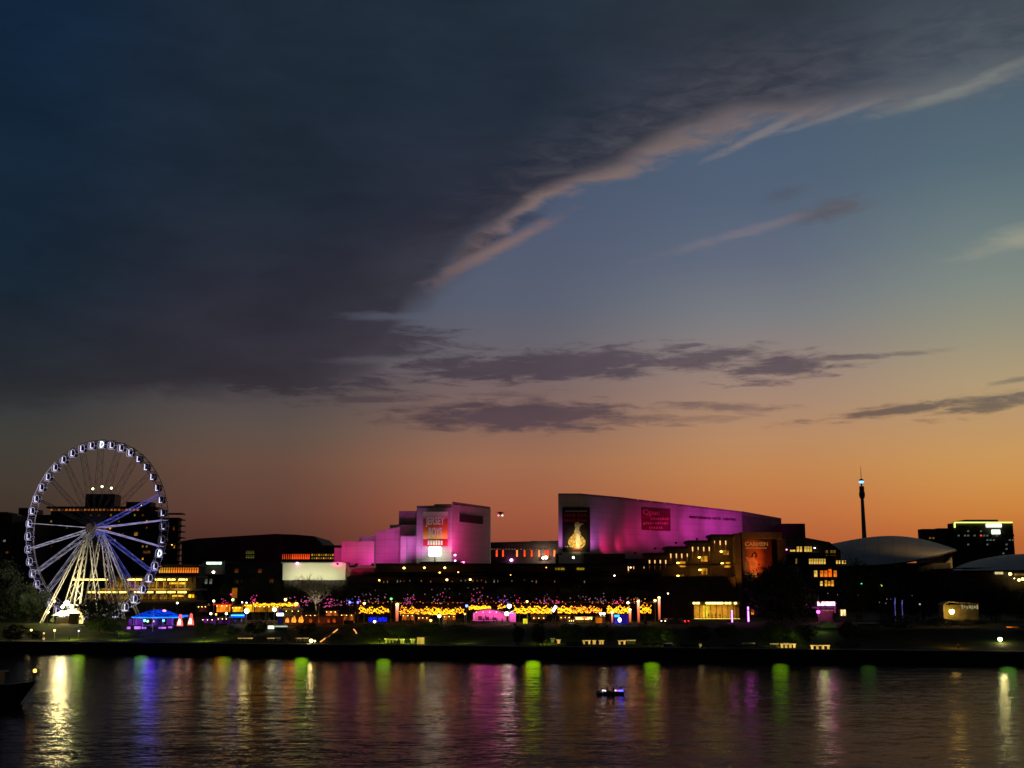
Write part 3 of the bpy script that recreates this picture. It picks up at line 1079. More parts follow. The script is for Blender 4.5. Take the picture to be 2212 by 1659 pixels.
# ------------------------------------------------------------------ white screen wall left of the playhouse
Y = 440
t = thing('white_wall_building', 'low building with a long blank cream wall below the pink theatre', 'building', (W(680, 1279, Y).x, Y, 7))
mb = MB(); bx(mb, 610.7, 746.5, 1216.6, 1253, Y, 10); mb.build('wall', mat('cream_render', (.62, .62, .50), .85, noise_amt=.06, nscale=.1), t)
mb = MB(); bx(mb, 608, 748.5, 1214.6, 1216.5, Y - .4, 11); mb.build('parapet', CONC, t)
mb = MB(); bx(mb, 746.8, 810, 1226, 1254, Y + 2, 8); mb.build('wall', mat('olive_render', (.22, .20, .15), .85), t)
mb = MB(); bx(mb, 612, 812, 1253.3, 1330, Y + 2.5, 8, 6); mb.build('base_wall', DARK, t)
for k in range(17):
    mb = MB(); bx(mb, 616 + k * 11.4, 617.6 + k * 11.4, 1253.3, 1300, Y + .4, .5); mb.build('column', BROWN, t)
wall_lamp(t, 642.6, 1216.8, Y - .6, LAMP_P, .55, off=.4)
for k in range(7):
    px = 622 + k * 20
    p = W(px, 1262, Y - 7)
    f_ = MB().box(p.x - .3, p.x + .3, Y - 7.6, Y - 7.1, p.z - .8, p.z - .3).build('flood_light', BLACK, t)
    lamp_light('SPOT', 'flood', p, 1350 if k < 6 else 700, (255, 250, 205), f_, W(px, 1225, Y), size=.5, angle=120, blend=1)
wall_lamp(t, 822, 1254.5, Y, LAMP_Y, .75, off=3)

# ------------------------------------------------------------------ shared dark podium of the arts centre
Y = 432
pod = thing('podium_building', 'broad dark brown podium with rows of small lamps under both theatres', 'building', (W(1090, 1279, Y).x, Y, 7))
mb = MB()
bx(mb, 812, 1345, 1217.5, 1236, Y + 1.5, 60)
bx(mb, 750, 1345, 1236.1, 1249, Y + 5, 55)
bx(mb, 748, 1590, 1246, 1330, Y, 58, 6)
mb.build('wall', BROWN, pod)
mb = MB()
for yt, yy in [(1217, 0), (1238.5, -3), (1259, -6), (1281, -8)]:
    bx(mb, 752 if yt > 1240 else 812, 1430, yt, yt + 4.2, Y + yy, 14)
mb.build('terrace_slab', mat('podium_slab_edge', (.045, .022, .018), .8, joints=(6, 50)), pod)
for k in range(34):
    mb = MB(); bx(mb, 760 + k * 19.5, 762.5 + k * 19.5, 1263, 1300, Y - 5, .8); mb.build('column', BROWN, pod)
for k in range(52):
    px = 800 + k * 9.2 + rr.uniform(-2, 2)
    if rr.random() < (.9 if px < 910 or 960 < px < 1050 else .35):
        hgt = rr.uniform(2, 7)
        yy = 1252.5 + rr.uniform(-1, 2)
        lit_window(pod, px, px + rr.uniform(1.6, 3), yy, yy + hgt, Y - .3, glow('podium_dim_window', (200, 140, 60), .35, .8, 2.0) if rr.random() < .7 else COOLWIN, mull=0, fr=.06, name='slit_window')
for px, py, m_, r_ in [(873, 1227, LAMP_Y, .55), (917, 1226.5, LAMP_Y, .48), (961, 1226.5, LAMP_Y, .52), (950, 1237, LAMP_AMB, .4), (965.5, 1252.5, LAMP_Y, .5),
                       (1016, 1252, LAMP_Y, .5), (1047, 1260.5, LAMP_P, .35), (819.5, 1253.5, LAMP_AMB, .4), (990, 1236, LAMP_AMB, .3), (1180, 1226, LAMP_AMB, .25),
                       (1254, 1262, LAMP_W, .3), (1103, 1242, LAMP_AMB, .2), (1327, 1243.5, LAMP_W, .35), (1362, 1226, LAMP_W, .3)]:
    wall_lamp(pod, px, py, Y - (2 if py < 1240 else 5), m_, r_)
for px, x1 in [(1199.5, 1220), (1246, 1262)]:
    mb = MB(); bx(mb, px, x1, 1226.5, 1231, Y + 1.2, .2); mb.build('lit_panel', glow('olive_lit_sign', (210, 180, 40), .35 if px < 1230 else .08, .8, 1.2), pod)
mb = MB(); bx(mb, 1217, 1230, 1240, 1243, Y - .5, .2); mb.build('lit_panel', glow('olive_lit_sign_dim', (150, 110, 40), .12, .8, 1.2), pod)

# ------------------------------------------------------------------ large theatre: long wedge floodlit magenta
ly = thing('theatre_building', 'large white wedge shaped theatre floodlit magenta with a black dancer poster', 'building', (W(1300, 1279, 448).x, 448, 7))
z54 = zat(1069, 448)
cor = [(1206.5, 448), (1254, 448), (1350, 470), (1605, 512), (1690, 538)]
tops = [z54, z54, zat(1077.5, 470), zat(1107, 512), zat(1122, 538)]
plan = [(W(x, 1180, y).x, y) for x, y in cor]
def facew(i, m_, name, zb=24.0, th=10):
    (x0, y0), (x1, y1) = plan[i], plan[i + 1]
    x1 -= .01
    return MB().prism([(x0, y0), (x1, y1), (x1 + 1, y1 + th), (x0 + 1, y0 + th)], zb, [tops[i], tops[i + 1], tops[i + 1], tops[i]]).build(name, m_, ly)
facew(0, WHITE_CONC, 'front_wall')
facew(1, WHITE_CONC, 'front_wall')
facew(2, WHITE_CONC, 'side_wall')
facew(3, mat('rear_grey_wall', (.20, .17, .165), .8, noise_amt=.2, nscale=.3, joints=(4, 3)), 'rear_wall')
# stepped saw-tooth capping along the falling roof line
mb = MB()
nst = 9
for i in range(nst):
    f0_, f1_ = i / nst, (i + 1) / nst - .004
    (x0, y0), (x1, y1) = plan[2], plan[3]
    za = tops[2] + (tops[3] - tops[2]) * f0_
    zb2 = tops[2] + (tops[3] - tops[2]) * f1_
    pa = (x0 + (x1 - x0) * f0_, y0 + (y1 - y0) * f0_ - .25); pb = (x0 + (x1 - x0) * f1_, y0 + (y1 - y0) * f1_ - .25)
    mb.prism([pa, pb, (pb[0] + 1, pb[1] + 9), (pa[0] + 1, pa[1] + 9)], min(za, zb2) - .1, [za + .5, za + .15, za + .15, za + .5])
mb.build('parapet', CONC, ly)
for i in (0, 1, 3):
    (x0, y0), (x1, y1) = plan[i], plan[i + 1]
    MB().prism([(x0, y0 - .25), (x1 - .02, y1 - .25), (x1 + .98, y1 + 9.6), (x0 + 1, y0 + 9.6)], min(tops[i], tops[i + 1]) - .05, [tops[i] + .55, tops[i + 1] + .55, tops[i + 1] + .55, tops[i] + .55]).build('parapet', CONC, ly)
# dancer poster on the front
PY = 447.6
mb = MB(); bx(mb, 1216, 1273.6, 1097.5, 1190.5, PY - .3, .28)
dp = mb.build('poster', mat('poster_black', (.016, .011, .012), .55, noise_amt=.3), ly, label='tall black poster with red lettering and a pale dancer')
mb = MB()
for x0, x1, y0, y1 in [(1214.6, 1216, 1096, 1192), (1273.6, 1275, 1096, 1192)]:
    bx(mb, x0, x1, y0, y1, PY - .4, .38)
bx(mb, 1216.05, 1273.5, 1095.6, 1097.4, PY - .4, .38); bx(mb, 1216.05, 1273.5, 1190.6, 1192.2, PY - .4, .38)
mb.build('poster_frame', BLACK, dp)
mb = MB(); bx(mb, 1221, 1268, 1103, 1105.6, PY - .35, .05); mb.build('small_print', mat('poster_grey_print', (.35, .35, .36), .7), dp)
mb = MB()
for r_, (y0, y1) in enumerate([(1109.5, 1116.5), (1120.5, 1127.5)]):
    for k in range(9):
        x0 = 1220 + k * 5.4
        bx(mb, x0, x0 + 1.5, y0, y1, PY - .36, .06)
        if k % 3 != 1:
            bx(mb, x0 + 1.5, x0 + 4.4, y0 + (0 if k % 2 else 2.8), y0 + (2.0 if k % 2 else 4.6), PY - .36, .06)
        if k % 2:
            bx(mb, x0 + 3, x0 + 4.4, y0 + 2, y1, PY - .36, .06)
mb.build('red_print', RT, dp, kind='stuff')
def flat(mb_, pts_, Y_, th=.05):
    mb_.profile([(W(x, y, Y_).x, W(x, y, Y_).z) for x, y in pts_][::-1], Y_ - th, Y_)
mb = MB()
flat(mb, [(1243, 1128), (1249, 1127), (1253, 1131), (1257, 1129.5), (1262, 1132), (1257, 1134), (1252, 1138), (1251, 1146), (1255, 1152), (1245, 1156), (1240, 1150), (1243, 1140), (1241, 1134)], PY - .31)
mb.build('dancer_figure', mat('poster_skin_print', (.55, .50, .40), .7), dp)
mb = MB()
flat(mb, [(1243, 1150), (1236, 1156), (1229, 1164), (1227, 1172), (1230, 1180), (1238, 1184), (1247, 1186), (1257, 1184), (1264, 1177), (1265, 1168), (1259, 1160), (1252, 1152)], PY - .33)
mb.build('skirt_figure', mat('poster_gold_print', (.75, .50, .16), .7, noise_amt=.8, nscale=1.2), dp)
mb = MB()
flat(mb, [(1246, 1152), (1243, 1166), (1245, 1182), (1251, 1186), (1254, 1176), (1253, 1162), (1251, 1153)], PY - .39)
mb.build('skirt_highlight', mat('poster_white_highlight', (.9, .85, .7), .7), dp)
mb = MB()
for x in (1221, 1225, 1231, 1236):
    bx(mb, x, x + 2.2, 1179.5, 1181.8, PY - .37, .05)
mb.build('small_print', WT, dp)
mb = MB(); bx(mb, 1237, 1258, 1186.2, 1188, PY - .37, .05); mb.build('small_print', RT, dp)

# second, wide purple red poster on the long side
(sx0, sy0), (sx1, sy1) = plan[2], plan[3]
syaw = math.atan2(sy1 - sy0, sx1 - sx0)
sdx, sdy = math.cos(syaw), math.sin(syaw)
def sp2(px, inset=0.0):
    r_ = ray(px, 1130); t_ = r_.x / r_.y
    s_ = (t_ * sy0 - sx0) / (sdx - t_ * sdy)
    return sx0 + sdx * s_ + sdy * inset, sy0 + sdy * s_ - sdx * inset
def side_plate(x0, x1, y0, y1, ins0, ins1, m_, name, parent, label=None):
    pa_, pb_ = sp2(x0, ins1), sp2(x1, ins1)
    pc_, pd_ = sp2(x1, ins0), sp2(x0, ins0)
    Ym = (pa_[1] + pb_[1]) / 2
    return MB().prism([pa_, pb_, pc_, pd_], zat(y1, Ym), zat(y0, Ym)).build(name, m_, parent, label=label)
qp = side_plate(1385.5, 1447.5, 1098, 1146, .02, .25, mat('poster_purple', (.16, .012, .04), .6, noise_amt=.25), 'poster', ly, 'wide dark red poster with a big letter Q on the side wall')
def side_text(body, x0, x1, y0, y1, ins, m_, parent, name='lettering'):
    pa_, pb_ = sp2(x0, ins), sp2(x1, ins)
    me = text_mesh(body, 1.0, m_)
    xs_ = [v.co.x for v in me.vertices]; zs_ = [v.co.z for v in me.vertices]
    w_, h_ = max(xs_) - min(xs_), max(zs_) - min(zs_)
    Ym = (pa_[1] + pb_[1]) / 2
    L_ = math.hypot(pb_[0] - pa_[0], pb_[1] - pa_[1]); H_ = zat(y0, Ym) - zat(y1, Ym)
    for v in me.vertices:
        v.co.x = (v.co.x - (max(xs_) + min(xs_)) / 2) * L_ / w_
        v.co.z = (v.co.z - (max(zs_) + min(zs_)) / 2) * H_ / h_
    pw = parent_world(parent)
    o = link(name, me, parent, loc=((pa_[0] + pb_[0]) / 2 - pw[0], Ym - pw[1], (zat(y0, Ym) + zat(y1, Ym)) / 2 - pw[2]))
    o.rotation_euler[2] = syaw
PP = mat('poster_pink_print', (.55, .16, .22), .7)
side_text('Qpac', 1388, 1424, 1100.5, 1116, .34, PP, qp)
side_plate(1387, 1446, 1118, 1119, .25, .3, RT, 'red_print', qp)
for y0, y1, xa, xb in [(1118, 1124, 1405, 1444), (1127.5, 1133.5, 1389, 1444), (1137, 1143, 1401, 1430)]:
    k = xa
    while k < xb:
        side_plate(k, min(k + 3.2, xb), y0 + (k % 2) * .8, y1 - (k % 3) * .5, .25, .32, PP, 'small_print', qp)
        k += 5
side_text('PERFORMING ARTS  CENTRE', 1488, 1588, 1117.5, 1122.5, .3, mat('wall_lettering_dark', (.10, .02, .07), .6), ly, 'wall_lettering')

# magenta floods for the theatre walls
fl2 = [
    (1211, 1192, 443, 1210, 1160, 448, 3800, (235, 125, 235), 66),
    (1283, 1194, 446, 1284, 1160, 453, 7500, (235, 105, 225), 74),
    (1310, 1196, 453, 1318, 1163, 461, 7500, (255, 30, 120), 95),
    (1342, 1196, 461, 1347, 1160, 469, 3600, (255, 30, 120), 80),
    (1372, 1190, 458, 1392, 1125, 479, 7600, (255, 42, 140), 74),
    (1415, 1180, 458, 1432, 1118, 486, 13000, (250, 50, 165), 70),
    (1460, 1168, 464, 1475, 1118, 494, 20000, (250, 58, 185), 66),
    (1505, 1160, 472, 1520, 1122, 500, 21000, (245, 62, 200), 66),
    (1555, 1152, 480, 1565, 1124, 506, 20000, (242, 62, 205), 66),
    (1590, 1150, 488, 1597, 1128, 511, 8500, (242, 62, 205), 66),
    (1300, 1125, 430, 1300, 1100, 458, 1100, (190, 120, 100), 120),
]
for fx, fy, fY, ax, ay, aY, en, colr, ang in fl2:
    p = W(fx, fy, fY)
    f_ = MB().box(p.x - .45, p.x + .45, fY - .6, fY - .1, p.z - 1.2, p.z - .5).build('flood_light', BLACK, ly) if fx != 1300 else ly
    lamp_light('SPOT', 'flood', (p.x, fY, p.z), en * .72, colr, f_, W(ax, ay, aY), size=.7, angle=ang, blend=1.0)
p = W(1244, 1197, 438)
lamp_light('SPOT', 'poster_flood', (p.x, 436, p.z), 9000, (255, 220, 150), ly, W(1246, 1168, 448), size=.5, angle=50, blend=1)
MB().ball(W(1238.5, 1204.5, 440), .45).build('lamp', LAMP_W, ly)
mb = MB(); bx(mb, 1200, 1350, 1196, 1218, 449.5, 6, 24); mb.build('base_wall', BROWN, ly)

# rear upper block, right of the wedge
Y = 530
mb = MB(); bx(mb, 1692, 1741, 1131, 1230, Y, 24, 6); mb.build('rear_block', mat('rear_block_wall', (.10, .085, .08), .85, joints=(4, 3)), ly)

# stepped foyer wing in front: five bays climbing to the right, hung with tall lamps
Y = 436
fo = thing('foyer_building', 'stepped brown foyer wing with hanging candle like lamps climbing to the right', 'building', (W(1480, 1279, Y).x, Y, 7))
bays = [(1345, 1395, 1207), (1395, 1441, 1194), (1441, 1488, 1180), (1488, 1537, 1167), (1537, 1590, 1154)]
for x0, x1, yt in bays:
    mb = MB(); bx(mb, x0, x1 - .2, yt + 6, 1246, Y + 3, 8); mb.build('bay_wall', BROWN, fo)
    mb = MB(); bx(mb, x0 - 1, x1 - 1.2, yt, yt + 5.8, Y, 12); mb.build('bay_roof', mat('bay_roof_edge', (.07, .045, .04), .8), fo)
mb = MB()
for j in range(4):
    bx(mb, 1432, 1590, 1218 + j * 27, 1221 + j * 27, Y - 1.5, 4)
mb.build('floor_slab', BROWN, fo)
CAND = glow('candle_lamp', (255, 190, 110), 1.5, .15)
CAND2 = glow('candle_tail', (190, 110, 50), .28, .2)
for px, y0, y1, s in [(1357.3, 1223.6, 1238, 1), (1368.8, 1223.6, 1229, .5), (1391, 1224, 1229, .3), (1403, 1210, 1229, 1), (1414.6, 1210, 1230, 1), (1426.3, 1210, 1230, 1), (1438, 1210, 1228, .9),
                      (1449, 1196, 1215, 1), (1461, 1196, 1218, 1), (1472.6, 1196, 1218, 1), (1484.5, 1196, 1214, .7), (1496, 1181.5, 1208, 1), (1508, 1181.5, 1200, .6), (1520, 1181.5, 1202, 1),
                      (1532, 1181.5, 1208, .9), (1543.5, 1168, 1190, .5), (1555.5, 1168, 1192, 1), (1567.5, 1168, 1188, .9)]:
    tip = W(px, y0, Y - 1); end = W(px, y1, Y - 1)
    lm_ = MB().tube(tip, tip - Vector((0, 0, 1.3 * s + .3)), .20 * s + .04, .15 * s + .03, 8).build('hanging_lamp', CAND, fo)
    MB().tube(tip - Vector((0, 0, 1.3 * s + .3)), end, .16, .05, 6).build('lamp_tail', CAND2, lm_)
    MB().box(tip.x - .25, tip.x + .25, Y - 1.25, Y + 2.9, tip.z, tip.z + .2).build('lamp_arm', BLACK, lm_)
# stair landings: lamp light on the wall put in as glowing plates
LAND = glow('landing_glow', (225, 150, 40), .75, .85, .9)
for px, py, wl, hl in [(1465.5, 1216, 12, 12), (1465.5, 1244, 9, 10), (1467, 1276.5, 18, 13), (1511.5, 1204, 14, 12), (1513, 1231, 12, 13), (1514.5, 1270, 14, 18), (1559, 1191.5, 12, 10), (1561, 1217, 14, 12), (1563, 1251, 11, 7)]:
    a_, b_, c_, d_ = span(px + 3, px + 3 + wl, py - 3, py - 3 + hl, Y + 2.7)
    mb = MB(); mb.box(a_, b_, Y + 2.75, Y + 2.9, c_, d_); mb.build('landing_lit_patch', LAND if py != 1251 else COOLWIN, fo)
    if py != 1251:
        pp = W(px - 1, py, Y - 1)
        MB().ball(pp, .55, 8, 5, .6).build('lamp', glow('landing_lamp', (255, 225, 90), 5), fo)
        lamp_light('POINT', 'landing_light', pp + Vector((.2, .8, -.9)), 130, (255, 190, 80), fo, size=.3)
# banner bay at the right: frame posts, header beam and the orange banner
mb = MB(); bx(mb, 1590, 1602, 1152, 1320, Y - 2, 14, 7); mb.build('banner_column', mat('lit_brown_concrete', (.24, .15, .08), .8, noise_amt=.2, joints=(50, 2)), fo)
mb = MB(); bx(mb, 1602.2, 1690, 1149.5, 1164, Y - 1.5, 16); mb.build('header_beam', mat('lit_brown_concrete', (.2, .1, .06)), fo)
mb = MB(); bx(mb, 1602.2, 1700, 1164.2, 1330, Y + 5, 12, 7); mb.build('back_wall', BROWN, fo)
bn = MB(); bx(bn, 1604, 1668, 1166.5, 1256, Y + 1.5, .3)
bm_ = bpy.data.materials.new('orange_banner'); bm_.use_nodes = True
nt = bm_.node_tree
tcp = nt.nodes.new('ShaderNodeTexCoord'); sp_ = nt.nodes.new('ShaderNodeSeparateXYZ'); rp_ = nt.nodes.new('ShaderNodeValToRGB')
nt.links.new(tcp.outputs['Generated'], sp_.inputs[0])
nz = nt.nodes.new('ShaderNodeTexNoise'); nz.inputs['Scale'].default_value = 2.5
nt.links.new(tcp.outputs['Generated'], nz.inputs[0])
ad = nt.nodes.new('ShaderNodeMath'); ad.operation = 'MULTIPLY_ADD'; ad.inputs[1].default_value = .5
nt.links.new(nz.outputs[0], ad.inputs[0]); nt.links.new(sp_.outputs[0], ad.inputs[2]); nt.links.new(ad.outputs[0], rp_.inputs[0])
cr = rp_.color_ramp
cr.elements[0].position = .3; cr.elements[0].color = (.10, .05, .045, 1)
cr.elements[1].position = 1.2; cr.elements[1].color = (.12, .01, .008, 1)
e_ = cr.elements.new(.72); e_.color = (.62, .10, .015, 1)
nt.links.new(rp_.outputs[0], nt.nodes['Principled BSDF'].inputs['Base Color'])
ban = bn.build('banner', bm_, fo, label='tall orange banner reading CARMEN with a dancing woman')
put_text('CARMEN', 1609, 1659, 1170.5, 1179.5, Y + 1.5, mat('banner_cream_print', (.75, .66, .50), .7), ban)
mb = MB(); bx(mb, 1611, 1656, 1183, 1184.8, Y + 1.44, .05); bx(mb, 1609, 1638, 1239, 1242, Y + 1.44, .05); bx(mb, 1609, 1636, 1244, 1247, Y + 1.44, .05); bx(mb, 1611, 1627, 1251, 1253, Y + 1.44, .05)
mb.build('small_print', MATS['banner_cream_print'], ban)
YB_ = Y + 1.48
mb = MB()
flat(mb, [(1625, 1196), (1630, 1192), (1635, 1196), (1635, 1203), (1629, 1206), (1622, 1204)], YB_)
mb.build('hair_figure', mat('banner_dark_print', (.06, .015, .015), .7), ban)
mb = MB()
flat(mb, [(1628, 1196), (1632, 1198), (1631, 1204), (1634, 1208), (1637, 1216), (1635, 1226), (1640, 1238), (1616, 1240), (1620, 1226), (1619, 1214), (1613, 1207), (1611, 1203), (1620, 1205), (1626, 1203)], YB_ - .06)
mb.build('dancer_figure', mat('banner_skin_print', (.68, .22, .09), .7, noise_amt=.4, nscale=.6), ban)
mb = MB()
flat(mb, [(1609, 1214), (1615, 1218), (1617, 1238), (1608, 1239)], YB_ - .03)
mb.build('shawl_figure', mat('banner_grey_print', (.20, .13, .11), .7), ban)
lamp_light('SPOT', 'banner_flood', W(1636, 1262, Y - 8), 7000, (255, 170, 90), fo, W(1636, 1205, Y), size=.6, angle=75, blend=1)
lamp_light('SPOT', 'column_flood', W(1596, 1290, Y - 9), 3200, (255, 170, 70), fo, W(1597, 1180, Y), size=.6, angle=60, blend=1)

# lit entrance hall at street level
YE = 400
en = thing('entrance_hall', 'bright yellow glazed entrance hall at street level below the foyer wing', 'pavilion', (W(1550, 1345, YE).x, YE, 7))
a_, b_, c_, d_ = span(1499, 1597, 1306.5, 1336.5, YE)
MB().box(a_, b_, YE + 7, YE + 7.4, 7, d_).build('back_wall', mat('hall_back_wall', (.65, .5, .25), .8, noise_amt=.3, nscale=1.0), en)
MB().box(a_ - .3, b_ + .3, YE - 1, YE + 7.5, d_ + .002, d_ + 1.0).build('roof', mat('hall_roof', (.3, .25, .15), .7), en)
MB().box(a_ - .3, a_, YE, YE + 7.4, 7, d_).build('side_wall', BROWN, en)
MB().box(b_, b_ + .3, YE, YE + 7.4, 7, d_).build('side_wall', BROWN, en)
MB().box(a_, b_, YE - .5, YE + 7, 7, c_).build('floor', mat('hall_floor', (.6, .5, .3), .4), en)
MB().box(a_, b_, YE - .55, YE - .5, c_ - .4, c_ + .05).build('floor_edge_light', glow('floor_edge_strip', (255, 225, 90), 2.2, .3), en)
for k in range(9):
    x_ = a_ + (b_ - a_) * k / 8
    MB().box(x_ - .09, x_ + .09, YE, YE + .15, c_, d_).build('mullion', TIMBER, en)
for x0, x1 in [(1497, 1502), (1504.5, 1511), (1525, 1562), (1566, 1572), (1574, 1579), (1586, 1591)]:
    mb = MB(); bx(mb, x0, x1, 1301, 1304.8, YE - 1.4, .3); mb.build('fascia_light', glow('fascia_light_yellow', (255, 235, 120), 4.5, .2), en)
mb = MB(); bx(mb, 1519, 1532, 1308.5, 1334, YE + 6.8, .15); mb.build('lit_panel', glow('hall_yellow_panel', (255, 215, 50), .9, .35), en)
for k, px in enumerate([1508, 1541, 1572]):
    lamp_light('AREA', 'hall_light', W(px, 1309, YE + 3), 210, (255, 200, 80), en, W(px, 1335, YE + 4), size=3)
for (x0, x1, g_) in [(1464.5, 1472.5, AMBER_DIM), (1476.5, 1483.5, YELDIM), (1486.8, 1494.8, glow('bright_door', (250, 245, 170), 1.5, .3)), (1600, 1606, AMBER_DIM), (1622, 1629, ORANGEWIN)]:
    lit_window(fo, x0, x1, 1315.5, 1328.5, Y - 2.6 if x0 < 1590 else Y + 4.8, g_, mull=1, fr=.12, name='doorway')
# wall carrying the three doorways
mb = MB(); bx(mb, 1432, 1590, 1288, 1340, Y - 2.5, 2.4, 7); mb.build('street_wall', mat('street_wall_brown', (.12, .055, .04), .85, noise_amt=.3, joints=(3, 1.5)), fo)

# terraced gallery at the right with lit balconies and the orange restaurant
Y = 470
ga = thing('balcony_building', 'terraced building with rows of yellow lit windows right of the CARMEN banner', 'building', (W(1750, 1279, Y).x, Y, 7))
mb = MB()
a0_ = [(1690, 1160), (1741, 1161.5), (1792, 1171), (1816, 1190), (1816, 1300), (1690, 1300)]
mb.profile([(W(x, y, Y + 6).x, W(x, y, Y + 6).z) for x, y in a0_][::-1], Y + 6, Y + 30)
bx(mb, 1690, 1828, 1224, 1300, Y + 3, 20, 6)
mb.build('wall', mat('balcony_building_wall', (.085, .065, .055), .8, noise_amt=.3, joints=(4, 3)), ga)
mb = MB()
for y_, x1_ in [(1194.5, 1815), (1222, 1830), (1246, 1822)]:
    bx(mb, 1692, x1_, y_, y_ + 4, Y, 8)
mb.build('floor_slab', mat('balcony_slab_olive', (.14, .115, .07), .8), ga)
for k, (x0, x1) in enumerate([(1720.5, 1726.5), (1727, 1733), (1737, 1743), (1743.4, 1749), (1749.4, 1754), (1783, 1789), (1793, 1799), (1799.4, 1805.5)]):
    yo = 1180 if x0 < 1770 else 1188
    lit_window(ga, x0, x1, yo, yo + 12.5, Y + 5.9, YELLOW if x0 < 1770 else YELDIM, mull=1, fr=.12)
for k in range(7):
    lit_window(ga, 1747 + k * 5.3, 1752 + k * 5.3, 1206.5, 1219, Y + 5.9, YELLOW, mull=1, fr=.12)
for x0 in (1805.5, 1811, 1818, 1823):
    lit_window(ga, x0, x0 + 4.6, 1210, 1218.5, Y + 2.9 if x0 > 1814 else Y + 5.8, YELLOW, mull=0, fr=.12)
lit_window(ga, 1718, 1722.5, 1206, 1219, Y + 5.9, YELDIM, mull=0, fr=.12)
lit_window(ga, 1706, 1718, 1187, 1192, Y + 5.9, YELLOW, mull=1, fr=.1)
for k, x0 in enumerate([1758, 1771, 1780, 1789, 1800]):
    lit_window(ga, x0, x0 + 8, 1232 - (3 if k == 3 else 0), 1247, Y + 2.9, [YELLOW, ORANGEWIN, ORANGEWIN, glow('deep_orange_room', (255, 105, 15), 1.2, .6), ORANGEWIN][k], mull=1, fr=.1)
for k, x0 in enumerate([1771, 1781, 1788, 1795]):
    lit_window(ga, x0, x0 + 6.5, 1255 - k % 2 * 2, 1266 + k % 2, Y + 2.9, AMBER if k else YELLOW, mull=0, rails=1, fr=.1)
wall_lamp(ga, 1692.5, 1175.5, Y, LAMP_W, .55, off=1)
wall_lamp(ga, 1758.5, 1184, Y + 5, LAMP_W, .4, off=1)
wall_lamp(ga, 1698, 1187.5, Y + 5, LAMP_P, .25, off=1)

# ------------------------------------------------------------------ convention centre shells
def shell(name, label, x0, x1, ytop, yedge_l, yedge_r, ybase, Y_, depth, skew, tip=0.0, group=None):
    root = thing(name, label, 'building', (W((x0 + x1) / 2, 1279, Y_).x, Y_, 7), group)
    mb_ = MB()
    nu, nv = 28, 10
    vs_, fs_ = [], []
    for j in range(nv + 1):
        v = j / nv
        Yc = Y_ + depth * v
        for i in range(nu + 1):
            u = i / nu
            px = x0 + (x1 - x0) * u
            ye = yedge_l + (yedge_r - yedge_l) * u
            arch = math.sin(math.pi * u ** skew)
            # front edge hangs low, back ridge carries the crown of the arch
            low_ = ybase + (ye - ybase) * u ** 3 + (yedge_r - ybase) * 0 * u
            high = ye + (ytop - ye) * arch
            s_ = math.sin(v * math.pi / 2)
            py = low_ * (1 - s_) + high * s_
            p_ = W(px, py, Yc)
            p_.x = W(px, py, Yc).x
            vs_.append(p_)
    for j in range(nv):
        for i in range(nu):
            a1_ = j * (nu + 1) + i
            fs_.append((a1_, a1_ + 1, a1_ + nu + 2, a1_ + nu + 1))
    mb_.add(vs_, fs_)
    n0 = len(vs_)
    # underside, so the shell has thickness
    vs2 = [v_ - Vector((0, 0, .6)) for v_ in vs_]
    mb_.add(vs2, [tuple(reversed(f)) for f in fs_])
    mb_.build('roof_shell', SHELLROOF, root, smooth=True)
    for i in range(2, nu, 3):
        MB().path([Vector(vs_[j * (nu + 1) + i]) + Vector((0, -.02, .02)) for j in range(nv + 1)], .07, 4).build('roof_rib', mat('roof_rib_sheet', (.27, .25, .21), .6), root)
    return root


s1 = shell('convention_hall', 'broad pale curved shell roof at the foot of the slender tower', 1790, 2067, 1157.5, 1176, 1187, 1222, 560, 70, .95)
mb = MB(); bx(mb, 1800, 2056, 1216, 1300, 566, 50, 6); mb.build('wall', DARK, s1)
mb = MB(); bx(mb, 2040, 2056.5, 1190, 1222, 574, 40, 6); mb.build('gable_wall', SHELLROOF, s1)
lamp_light('SPOT', 'roof_wash', W(2100, 1148, 545), 30000, (255, 205, 130), s1, W(1985, 1190, 585), size=1.5, angle=70, blend=1)
s2 = shell('exhibition_hall', 'thin pale shell roof at the right edge with yellow lamps under its eave', 2058, 2480, 1196, 1229, 1215, 1232, 500, 50, .8)
mb = MB(); bx(mb, 2085, 2470, 1226, 1320, 506, 40, 6); mb.build('wall', DARK, s2)
for px, py, m_, r_ in [(2180, 1240, LAMP_Y, .9), (2189, 1249.5, LAMP_W, .3), (2199, 1253, LAMP_Y, .8), (2207, 1251, LAMP_Y, .85), (2213, 1257, LAMP_Y, .6), (2173, 1291, LAMP_AMB, .15), (2189, 1295, LAMP_AMB, .2)]:
    wall_lamp(s2, px, py, 504, m_, r_, off=1)
mb = MB(); bx(mb, 2150, 2167, 1235.5, 1240.5, 505, .5); mb.build('strip_light', glow('cream_strip', (235, 215, 150), .8, .3), s2)
mb = MB(); bx(mb, 2192, 2240, 1239, 1243, 505, .4); mb.build('strip_light', glow('cream_strip_dim', (200, 160, 80), .35, .5), s2)

